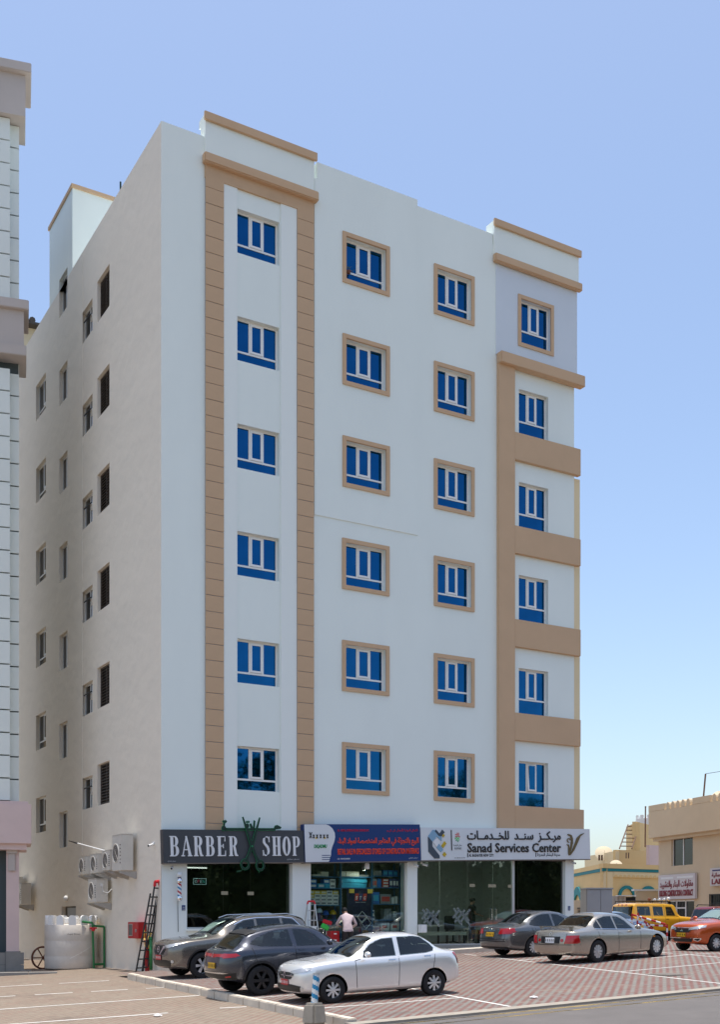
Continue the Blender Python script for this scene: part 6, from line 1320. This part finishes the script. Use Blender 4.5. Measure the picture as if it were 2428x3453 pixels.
c.plate('F', 0, .60, 'plate_red'); c.both('arch_trim', [(.95 + (.36 + e) * cos(radians(a)), .36 + (.36 + e) * sin(radians(a))) for e, r_ in ((.055, range(-10, 191, 15)), (.10, range(190, -11, -15))) for a in r_], 'car_trim', .008); c.both('sill_strip', [(1.38, .26), (3.2, .26), (3.2, .38), (1.38, .38)], 'car_trim', .007)
for sg in (1, -1): MB().tube([(c.mid - 2.1, sg * .60, 1.60), (c.mid - 2.35, sg * .60, 1.675), (c.mid - 3.7, sg * .60, 1.675), (c.mid - 4.0, sg * .58, 1.60)], .016, 6).build('roof_rail', 'steel', c.root)
c.patch('roof_spoiler', [(4.05, -.58), (4.32, -.56), (4.32, .56), (4.05, .58)], 'T', 'paint_taupe', .03); c.mirror(1.80, 1.20); c.handles([(2.50, 1.03), (3.38, 1.06)], 'chrome'); c.wheels(6, 'rim_silver', .66, style='twin'); c.mirrored('tail_light', [(.55, .92), (.84, .92), (.84, 1.15), (.60, 1.12)], 'B', 'lamp_red')
c.place(-.30, -3.15, 180, 'front')

# --- grey saloon (left of the pair at the services centre)
def grey_saloon(name, label, pm, glassy=True):
    c = Car(name, label, 'car', 4.64, 1.78, .87, 2.65, .32,
        top=[(.13, .74), (.35, .82), (.8, .90), (1.2, .95), (1.35, 1.0), (1.75, 1.23), (2.10, 1.38), (2.5, 1.445), (2.95, 1.445), (3.3, 1.38), (3.65, 1.22), (3.95, 1.07), (4.1, 1.035), (4.4, 1.02), (4.54, .99)],
        belt=[(.13, .66), (.5, .76), (1.2, .86), (2.6, .905), (3.6, .95), (4.54, .94)], bot=[(.13, .22), (.6, .18), (1.4, .17), (3.2, .17), (3.9, .20), (4.54, .27)], roof_hw=.57,
        front=[(.2, .1), (.35, 0), (.6, .02), (.8, .14)], rear=[(.25, .10), (.4, 0), (.62, .0), (.85, .06), (1.0, .10)], paint=pm)
    c.both('side_window', [(1.80, .93), (2.60, .945), (2.60, 1.325), (2.33, 1.30), (2.05, 1.17)], 'car_glass'); c.both('side_window', [(2.68, .945), (3.42, .98), (3.60, 1.02), (3.50, 1.12), (3.20, 1.29), (2.98, 1.335), (2.68, 1.335)], 'car_glass')
    c.patch('windscreen', [(1.42, -.66), (2.12, -.54), (2.13, 0), (2.12, .54), (1.42, .66), (1.35, 0)], 'T', 'car_glass'); c.patch('rear_window', [(3.28, -.48), (3.86, -.60), (3.89, 0), (3.86, .60), (3.28, .48), (3.26, 0)], 'T', 'car_glass')
    c.seam([(1.62, .30), (1.60, .90)]); c.seam([(2.64, .28), (2.64, .93)]); c.seam([(3.32, .46), (3.52, .7), (3.58, .96)]); c.seam([(-.66, .60), (-.60, .95)], 'B'); c.seam([(.66, .60), (.60, .95)], 'B'); c.seam([(-.66, .60), (.66, .60)], 'B')
    c.mirrored('tail_light', [(.40, .76), (.80, .76), (.80, .93), (.66, .94), (.44, .88)], 'B', 'lamp_red', .012); c.both('tail_light', [(4.20, .82), (4.50, .77), (4.52, .93), (4.26, .94)], 'lamp_red', .012)
    c.plate('B', 0, .745, 'plate_yellow'); c.patch('boot_chrome', [(-.36, .85), (.36, .85), (.36, .868), (-.36, .868)], 'B', 'chrome', .014); emblem_ring(c, 'B', 0, .93, .055)
    c.patch('lower_valance', [(-.72, .27), (.72, .27), (.72, .36), (-.72, .36)], 'B', 'car_trim', .008); c.mirrored('exhaust_tip', [(.52, .27), (.66, .27), (.66, .32), (.52, .32)], 'B', 'chrome', .016); c.patch('bumper_crease', [(-.80, .52), (.80, .52), (.80, .54), (-.80, .54)], 'B', 'seam', .002)
    c.mirror(1.80, 1.0); c.handles([(2.48, .86), (3.36, .89)]); c.wheels(10, 'rim_silver', .68); c.mirrored('headlight', [(.42, .62), (.76, .66), (.76, .74), (.42, .70)], 'F', 'lamp_clear'); c.patch('grille', [(-.36, .60), (.36, .60), (.36, .68), (-.36, .68)], 'F', 'car_trim')
    return c
grey_saloon('grey_saloon', 'dark grey saloon parked directly before the services centre door', 'paint_grey').place(10.78, -3.75, 0, 'rear')
grey_saloon('pale_saloon', 'pale blue grey saloon mostly hidden behind the champagne saloon', 'paint_bluegrey').place(25.2, 8.2, 95)

# --- champagne saloon with boot spoiler
c = Car('champagne_saloon', 'champagne saloon with boot spoiler beside the grey saloon', 'car', 4.81, 1.80, .90, 2.80, .33,
        top=[(.13, .72), (.35, .79), (.9, .88), (1.35, .95), (1.50, 1.0), (1.90, 1.23), (2.25, 1.375), (2.65, 1.43), (3.05, 1.43), (3.4, 1.36), (3.75, 1.18), (4.0, 1.06), (4.15, 1.03), (4.5, 1.01), (4.71, .98)],
        belt=[(.13, .63), (.5, .73), (1.3, .84), (2.7, .88), (3.7, .93), (4.71, .92)], bot=[(.13, .22), (.6, .18), (1.4, .17), (3.3, .17), (4.0, .20), (4.71, .26)], roof_hw=.57,
        front=[(.2, .1), (.35, 0), (.6, .03), (.8, .16)], rear=[(.25, .08), (.4, 0), (.65, .0), (.85, .05), (1.0, .10)], paint='paint_champagne')
c.both('side_window', [(1.95, .905), (2.72, .92), (2.72, 1.31), (2.45, 1.28), (2.2, 1.16)], 'car_glass'); c.both('side_window', [(2.79, .92), (3.40, .95), (3.40, 1.25), (3.10, 1.32), (2.79, 1.32)], 'car_glass'); c.both('side_window', [(3.45, .955), (3.72, 1.0), (3.68, 1.07), (3.45, 1.225)], 'car_glass')
c.both('window_chrome', [(1.93, .885), (3.74, .975), (3.74, .99), (1.93, .900)], 'chrome', .009); c.patch('windscreen', [(1.56, -.66), (2.26, -.54), (2.27, 0), (2.26, .54), (1.56, .66), (1.49, 0)], 'T', 'car_glass'); c.patch('rear_window', [(3.38, -.48), (3.93, -.60), (3.96, 0), (3.93, .60), (3.38, .48), (3.36, 0)], 'T', 'car_glass')
c.seam([(1.72, .30), (1.70, .87)]); c.seam([(2.755, .26), (2.755, .90)]); c.seam([(3.42, .46), (3.62, .70), (3.68, .95)]); c.seam([(-.52, .58), (-.56, .94)], 'B'); c.seam([(.52, .58), (.56, .94)], 'B'); c.seam([(-.84, .565), (.84, .565)], 'B', .016)
c.mirrored('tail_light', [(.50, .60), (.82, .60), (.82, .83), (.56, .83)], 'B', 'lamp_red', .012); c.both('tail_light', [(4.45, .62), (4.70, .60), (4.68, .83), (4.50, .83)], 'lamp_red', .012); c.mirrored('round_lamp', [(.42 + .05 * cos(a * pi / 4), .69 + .05 * sin(a * pi / 4)) for a in range(8)], 'B', 'lamp_red', .012)
c.patch('plate_recess', [(-.34, .60), (.34, .60), (.36, .80), (-.36, .80)], 'B', 'car_trim', .006); c.plate('B', 0, .69, 'plate_white', .34, .15); emblem_ring(c, 'B', 0, .87, .045)
sp = MB().box(-.08, .08, -.62, .62, 0, .03).build('boot_spoiler', 'paint_champagne', c.root, bevel=.014); sp.location = (c.mid - 4.50, 0, 1.055)
for s_ in (-.55, .55): MB().box(-.05, .05, s_ - .03, s_ + .03, -.07, .0).build('spoiler_foot', 'paint_champagne', sp)
c.mirrored('exhaust_tip', [(.50, .25), (.64, .25), (.64, .32), (.50, .32)], 'B', 'dark_metal', .016); c.mirror(1.98, .97); c.handles([(2.60, .82), (3.38, .85)]); c.wheels(10, 'rim_silver', .76, style='twin'); c.patch('side_marker', [(1.02, .62), (1.12, .62), (1.12, .66), (1.02, .66)], 'R', 'lamp_amber', .01)
c.mirrored('headlight', [(.40, .60), (.74, .63), (.74, .70), (.40, .68)], 'F', 'lamp_clear'); c.place(10.2, -7.23, 9, 'rear')

# --- orange hatchback
c = Car('orange_hatchback', 'orange hatchback facing left at the right edge', 'car', 3.80, 1.665, .78, 2.45, .29,
        top=[(.10, .92), (.22, .965), (.4, .99), (.7, 1.02), (.98, 1.05), (1.1, 1.09), (1.5, 1.30), (1.85, 1.45), (2.3, 1.52), (2.9, 1.50), (3.3, 1.44), (3.5, 1.30), (3.6, 1.05), (3.7, .95)],
        belt=[(.10, .82), (.5, .90), (1.1, .95), (2.6, .99), (3.7, .98)], bot=[(.13, .25), (.5, .21), (1.2, .2), (2.8, .2), (3.3, .24), (3.7, .32)], roof_hw=.54,
        front=[(.2, .10), (.35, 0), (.65, .0), (.8, .03), (.95, .10)], rear=[(.3, .1), (.45, 0), (1.0, .05), (1.5, .1)], paint='paint_orange', nose=.10)
c.both('side_window', [(1.5, 1.02), (2.22, 1.03), (2.22, 1.40), (1.95, 1.37), (1.7, 1.22)], 'car_glass'); c.both('side_window', [(2.30, 1.03), (3.1, 1.08), (2.95, 1.37), (2.30, 1.405)], 'car_glass'); c.patch('windscreen', [(1.14, -.62), (1.84, -.52), (1.85, 0), (1.84, .52), (1.14, .62), (1.08, 0)], 'T', 'car_glass'); c.patch('sun_shade', [(1.20, -.57), (1.76, -.48), (1.76, .48), (1.20, .57)], 'T', 'sunshade', -.006)
c.seam([(1.32, .3), (1.30, .97)]); c.seam([(2.26, .3), (2.26, 1.0)]); c.seam([(.42, -.55), (.36, 0), (.42, .55)], 'T')
c.corners('headlight', [(-.34, .70), (-.06, .735), (.22, .80), (.24, .87), (-.02, .835), (-.30, .785)], 38, 'lamp_clear', .010); c.patch('grille', [(-.40, .71), (-.30, .62), (.30, .62), (.40, .71), (.28, .76), (-.28, .76)], 'F', 'car_trim', .008); c.patch('grille_chrome', [(-.41, .715), (-.28, .765), (.28, .765), (.41, .715), (.43, .72), (.29, .785), (-.29, .785), (-.43, .72)], 'F', 'chrome', .014)
for k in range(3): a = pi / 2 + k * 2 * pi / 3; cx_, cz_ = .032 * cos(a), .69 + .032 * sin(a); c.patch('badge', [(cx_ + .032 * cos(a), cz_ + .032 * sin(a)), (cx_ + .018 * cos(a + pi / 2), cz_ + .018 * sin(a + pi / 2)), (cx_ - .032 * cos(a), cz_ - .032 * sin(a)), (cx_ - .018 * cos(a + pi / 2), cz_ - .018 * sin(a + pi / 2))], 'F', 'chrome', .02)
c.patch('lower_intake', [(-.46, .42), (-.40, .31), (.40, .31), (.46, .42)], 'F', 'car_trim', .008); c.patch('intake_chrome', [(-.50, .43), (.50, .43), (.50, .447), (-.50, .447)], 'F', 'chrome', .014); c.corners('fog_surround', [(-.16, .37), (.0, .33), (.10, .40), (.10, .44), (-.14, .44)], 30, 'chrome', .010); c.corners('fog_lamp', [(-.12, .38), (.0, .35), (.07, .405), (.07, .425), (-.11, .425)], 30, 'car_trim', .016)
c.plate('F', -.02, .545, 'plate_yellow'); c.mirror(1.5, 1.10); c.handles([(2.12, .92), (2.95, .96)]); c.wheels(9, 'rim_silver', .70); MB().tube([(c.mid - 1.2, .45, 1.10), (c.mid - 1.45, .48, 1.38), (c.mid - 1.7, .5, 1.62)], .012, 5).build('raised_wiper', 'black', c.root)
c.place(16.95, -5.7, 178, 'front')

# --- yellow off-roader
c = Car('yellow_offroader', 'boxy yellow off-roader with roof lights behind the barrier', 'car', 4.82, 2.06, .86, 3.12, .44,
        top=[(.08, 1.22), (.3, 1.26), (1.2, 1.30), (1.55, 1.34), (1.66, 1.44), (1.95, 1.85), (2.05, 1.93), (2.5, 1.96), (3.4, 1.97), (4.5, 1.95), (4.72, 1.88), (4.76, 1.7)],
        belt=[(.08, 1.08), (.4, 1.16), (1.5, 1.22), (4.76, 1.24)], bot=[(.08, .5), (.6, .42), (1.4, .40), (3.4, .40), (4.2, .46), (4.76, .56)], roof_hw=.82, front=[(.4, .1), (.6, 0), (1.2, .03)], rear=[(.5, .08), (.7, 0), (1.3, .0), (1.9, .10)], paint='paint_yellow', nose=.08, tail=.06, tumble=.03, ends=((0, .93), (.12, .97), (.4, 1)), rends=((0, .94), (.1, .98), (.3, 1)))
c.both('side_window', [(2.02, 1.31), (2.62, 1.31), (2.62, 1.75), (2.24, 1.75)], 'car_glass'); c.both('side_window', [(2.82, 1.31), (3.46, 1.31), (3.46, 1.75), (2.82, 1.75)], 'car_glass'); c.both('side_window', [(3.66, 1.31), (4.48, 1.31), (4.48, 1.75), (3.66, 1.75)], 'car_glass'); c.patch('rear_window', [(-.72, 1.30), (.72, 1.30), (.70, 1.74), (-.70, 1.74)], 'B', 'car_glass'); c.patch('windscreen', [(-.74, 1.42), (.74, 1.42), (.70, 1.82), (-.70, 1.82)], 'F', 'car_glass')
c.seam([(1.80, .52), (1.80, 1.26), (2.0, 1.30)]); c.seam([(2.72, .50), (2.72, 1.85)]); c.seam([(3.56, .75), (3.62, 1.0), (3.56, 1.3)]); c.handles([(2.60, 1.12), (3.42, 1.12)], 'black'); c.wheels(7, 'rim_silver', .58)
for fo_ in (c.fo, c.fo + c.wb): c.both('arch_flare', [(fo_ + (.44 + e) * cos(radians(a)), .44 + (.44 + e) * sin(radians(a))) for e, r_ in ((.055, range(0, 181, 15)), (.14, range(180, -1, -15))) for a in r_], 'paint_yellow', .045)
c.both('sill_step', [(1.34, .42), (3.44, .42), (3.44, .54), (1.34, .54)], 'car_trim', .03); c.mirrored('tail_light', [(.80, .95), (.96, .95), (.96, 1.20), (.80, 1.20)], 'B', 'lamp_red', .012); c.patch('rear_bumper', [(-.95, .58), (.95, .58), (.95, .76), (-.95, .76)], 'B', 'car_trim', .05)
for y in (-.3, 0, .3): c.patch('marker_lamp', [(y - .05, 1.82), (y + .05, 1.82), (y + .05, 1.86), (y - .05, 1.86)], 'B', 'lamp_red', .012)
rk = MB()
for sg in (1, -1): rk.tube([(c.mid - 2.2, sg * .78, 2.04), (c.mid - 4.5, sg * .78, 2.04)], .022, 6)
for s in (2.2, 2.8, 3.4, 4.0, 4.5): rk.tube([(c.mid - s, -.78, 2.04), (c.mid - s, .78, 2.04)], .016, 6); [rk.cyl((c.mid - s, sg * .78, 1.93), (c.mid - s, sg * .78, 2.04), .018, n=6) for sg in (1, -1)]
rk.build('roof_rack', 'black', c.root)
for k in range(4): MB().lathe([(0, -.05), (.08, -.05), (.10, .02), (.10, .06), (0, .06)], (c.mid - 2.12, -.54 + .36 * k, 2.13), 12, axis='x').build('roof_lamp', 'lamp_clear', c.root, smooth=True)
MB().ball((c.mid - 2.3, .74, 2.18), .09, 10).build('beacon', 'rust', c.root); MB().ball((c.mid - 2.3, -.74, 2.18), .09, 10).build('beacon', 'white', c.root)
c.place(31.2, 10.6, -4)

# --- maroon SUV
c = Car('maroon_suv', 'maroon SUV with roof rails behind the orange hatchback', 'car', 4.75, 1.88, .90, 2.78, .38,
        top=[(.13, 1.05), (.4, 1.12), (1.1, 1.18), (1.3, 1.22), (1.45, 1.28), (1.85, 1.60), (2.1, 1.74), (2.6, 1.80), (3.6, 1.80), (4.4, 1.75), (4.55, 1.5), (4.64, 1.15)], belt=[(.13, .95), (.5, 1.05), (1.4, 1.12), (4.64, 1.15)], bot=[(.13, .36), (.6, .3), (1.5, .29), (3.3, .29), (4.0, .33), (4.64, .42)], roof_hw=.66, front=[(.3, .1), (.5, 0), (.8, 0), (1.1, .12)], rear=[(.4, .1), (.6, 0), (1.2, .03), (1.7, .1)], paint='paint_maroon')
c.both('side_window', [(1.95, 1.2), (2.75, 1.21), (2.75, 1.64), (2.3, 1.62), (2.1, 1.48)], 'car_glass'); c.both('side_window', [(2.84, 1.21), (3.6, 1.22), (3.6, 1.65), (2.84, 1.65)], 'car_glass'); c.both('side_window', [(3.7, 1.23), (4.3, 1.27), (4.2, 1.6), (3.7, 1.64)], 'car_glass'); c.patch('windscreen', [(1.50, -.70), (2.08, -.60), (2.1, 0), (2.08, .60), (1.50, .70), (1.42, 0)], 'T', 'car_glass')
for sg in (1, -1): MB().tube([(c.mid - 2.1, sg * .68, 1.76), (c.mid - 2.2, sg * .68, 1.86), (c.mid - 4.1, sg * .68, 1.86), (c.mid - 4.2, sg * .66, 1.76)], .022, 6).build('roof_rail', 'black', c.root)
c.seam([(1.75, .45), (1.75, 1.16)]); c.seam([(2.8, .42), (2.8, 1.18)]); c.mirror(1.95, 1.28); c.wheels(6, 'rim_silver', .62); c.corners('headlight', [(-.34, .85), (0, .88), (.22, .92), (.22, 1.02), (-.3, .96)], 38, 'lamp_clear', .01); c.patch('grille', [(-.4, .74), (.4, .74), (.45, .95), (-.45, .95)], 'F', 'car_trim', .01)
c.patch('rear_window', [(-.66, 1.22), (.66, 1.22), (.60, 1.62), (-.60, 1.62)], 'B', 'car_glass'); c.mirrored('tail_light', [(.72, .95), (.88, .95), (.88, 1.30), (.74, 1.30)], 'B', 'lamp_red')
c.place(33.6, 7.6, -3)

# --- red and white barrier frame
t = thing('barrier_frame', 'red and white striped metal barrier between champagne saloon and yellow car', 'barrier', (20.6, 1.3, gz(20.6, 1.3)), radians(-28))
t.scale = (.72, .72, .78)
def striped(a, b, r=.05, n=7, nm='bar'):
    a, b = Vector(a), Vector(b); mb = MB()
    for k in range(n): mb.cyl(a + (b - a) * (k / n), a + (b - a) * ((k + 1) / n), r, n=8, mi=k % 2)
    mb.build(nm, ['red_paint', 'white'], t)
striped((0, 0, 1.55), (1.9, 0, 1.05)); striped((.3, 0, 1.05), (2.0, 0, .95)); striped((.3, 0, 1.05), (.35, 0, 1.65), n=3); striped((0, 0, 0), (0, 0, 1.6), n=5, nm='post'); striped((2.0, 0, 0), (2.0, 0, 1.05), n=5, nm='post'); striped((.35, 0, 1.5), (1.5, .0, .5))

# ------------------------------------------------------------------ people
def person(name, label, loc, rz, J, dress, hair_dir, scale=1.0):
    """J: joint positions (local, facing -y); one continuous skinned body, fingers included; dress(co)->material index"""
    verts, rad, edges = [], [], []
    def V(p, r): verts.append(tuple(p)); rad.append(r); return len(verts) - 1
    def chain(a, pts):
        for p, r in pts: b = V(p, r); edges.append((a, b)); a = b
        return a
    pel = V(J['pelvis'], .135); belly = chain(pel, [(Vector(J['pelvis']).lerp(Vector(J['chest']), .5), .13), (J['chest'], .150)])
    nk = chain(belly, [(J['neck'], .062)]); hd = Vector(J['head']); nkv = Vector(J['neck'])
    chain(nk, [(nkv.lerp(hd, .45), .062), (hd - (hd - nkv).normalized() * .02, .088), (hd + (hd - nkv).normalized() * .085, .082)])
    for s in ('l', 'r'):
        sh = chain(belly, [(J['shoulder_' + s], .068)]); el = Vector(J['elbow_' + s]); wr = Vector(J['wrist_' + s]); shv = Vector(J['shoulder_' + s])
        w0 = chain(sh, [(shv.lerp(el, .5), .052), (el, .043), (el.lerp(wr, .5), .038), (wr, .027)])
        d = (wr - el).normalized(); side = d.cross(Vector((0, 0, 1))); side = side.normalized() if side.length > .1 else Vector((1, 0, 0)); dn = d.cross(side).normalized()
        palm = chain(w0, [(wr + d * .05, .030)])
        for k, (o, L) in enumerate(((-.027, .062), (-.009, .072), (.009, .068), (.027, .052))): chain(palm, [(wr + d * .085 + side * o, .0105), (wr + d * (.085 + L * .55) + side * o * 1.1 + dn * .012, .009), (wr + d * (.085 + L * .85) + side * o + dn * .035, .008)])
        chain(w0, [(wr + d * .03 + side * -.034, .012), (wr + d * .075 + side * -.05 + dn * .015, .010)])
        hp = chain(pel, [(J['hip_' + s], .098)]); kn, an = Vector(J['knee_' + s]), Vector(J['ankle_' + s]); hv = Vector(J['hip_' + s])
        a = chain(hp, [(hv.lerp(kn, .5), .080), (kn, .060), (kn.lerp(an, .4), .058), (an, .042)]); chain(a, [(an + Vector((0, -.08, -.05)), .042), (an + Vector((0, -.17, -.06)), .034)])
    me = bpy.data.meshes.new('body'); me.from_pydata(verts, edges, [])
    o = bpy.data.objects.new('tmp', me); COL.objects.link(o); md = o.modifiers.new('s', 'SKIN')
    for i, r in enumerate(rad): me.skin_vertices[0].data[i].radius = (r, r * (.80 if i < 3 else 1)); me.skin_vertices[0].data[i].use_root = (i == 0)
    m2 = o.modifiers.new('u', 'SUBSURF'); m2.levels = 2; m2.render_levels = 2; bpy.context.view_layer.update()
    body = bpy.data.meshes.new_from_object(o.evaluated_get(bpy.context.evaluated_depsgraph_get())); bpy.data.objects.remove(o)
    body.materials.clear()
    for k in dress[0]: body.materials.append(MATS[k])
    for p in body.polygons: p.material_index = dress[1](p.center); p.use_smooth = True
    t = thing(name, label, 'person', loc, rz); t.scale = (scale,) * 3
    b = obj('body', body, 'skin', t); up = (hd - nkv).normalized(); f = Vector(hair_dir)
    hr = MB().ball((0, 0, 0), 1, 16, sc=(.098, .108, .10)).build('hair', 'hair', b, smooth=True); hr.location = hd + up * .055 - f * .025
    for s in (-1, 1): MB().ball(tuple(hd + f.cross(up) * s * .086 + up * .005), .022, 8, sc=(.6, 1, 1.4)).build('ear', 'skin', b, smooth=True)
    MB().ball(tuple(hd + f * .095 + up * .005), .018, 8, sc=(1, 1, 1.5)).build('nose', 'skin', b, smooth=True); MB().box(-.025, .025, -.004, .004, -.005, .005, M=Matrix.Translation(hd + f * .088 - up * .045)).build('mouth', 'box_red', b)
    for s in (-1, 1): MB().ball(tuple(hd + f * .084 + f.cross(up) * s * .033 + up * .03), .010, 8).build('eye', 'black', b, smooth=True)
    return t
def dress_a(co): return 0 if co.z > 1.30 and co.y < -.02 else (1 if co.z > .82 else 2)
J = dict(pelvis=(0, .06, .88), chest=(0, -.10, 1.20), neck=(0, -.20, 1.36), head=(.02, -.30, 1.44), shoulder_l=(-.185, -.13, 1.27), shoulder_r=(.185, -.13, 1.27), elbow_l=(-.33, -.14, 1.02), wrist_l=(-.22, -.36, .92), elbow_r=(.31, -.26, 1.03), wrist_r=(.16, -.46, .98),
         hip_l=(-.095, .05, .84), hip_r=(.095, .05, .84), knee_l=(-.11, -.03, .46), knee_r=(.11, -.01, .46), ankle_l=(-.12, .05, .09), ankle_r=(.12, .07, .09))
def dress_pink(co):
    if co.z > 1.33 and co.y < -.17: return 0
    if co.z < .10: return 3
    if co.y < -.36 and co.z < 1.2: return 0
    return 1 if co.z > .80 else 2
person('person', 'man in pale pink shirt bending forward, back turned, by the hardware shop', (6.0, -1.0, gz(6, -1) + .14), pi - .25, J, (['skin', 'shirt_pink', 'trousers', 'black'], dress_pink), (0, -.8, -.55), 1.0)
J2 = dict(pelvis=(0, 0, .93), chest=(0, -.01, 1.27), neck=(0, .0, 1.46), head=(0, -.035, 1.57), shoulder_l=(-.19, 0, 1.38), shoulder_r=(.19, 0, 1.38), elbow_l=(-.24, -.02, 1.12), wrist_l=(-.20, -.26, 1.06), elbow_r=(.24, .02, 1.12), wrist_r=(.20, -.24, 1.10),
          hip_l=(-.095, 0, .88), hip_r=(.095, 0, .88), knee_l=(-.10, -.03, .48), knee_r=(.10, .0, .48), ankle_l=(-.11, .03, .09), ankle_r=(.11, .05, .09))
def dress_b(co):
    if co.z > 1.455: return 0
    if co.z < .10: return 3
    ax = abs(co.x)
    if (ax > .185 and co.z < 1.22 and co.z > .9) or co.y < -.17: return 0 if co.z > .2 else 3
    return 1 if co.z > .86 else 2
person('person', 'man in black t-shirt and jeans standing inside the services centre glass door', (12.22, .75, FL), radians(82), J2, (['skin', 'tee_black', 'jeans', 'black'], dress_b), (0, -1, 0), 1.0)
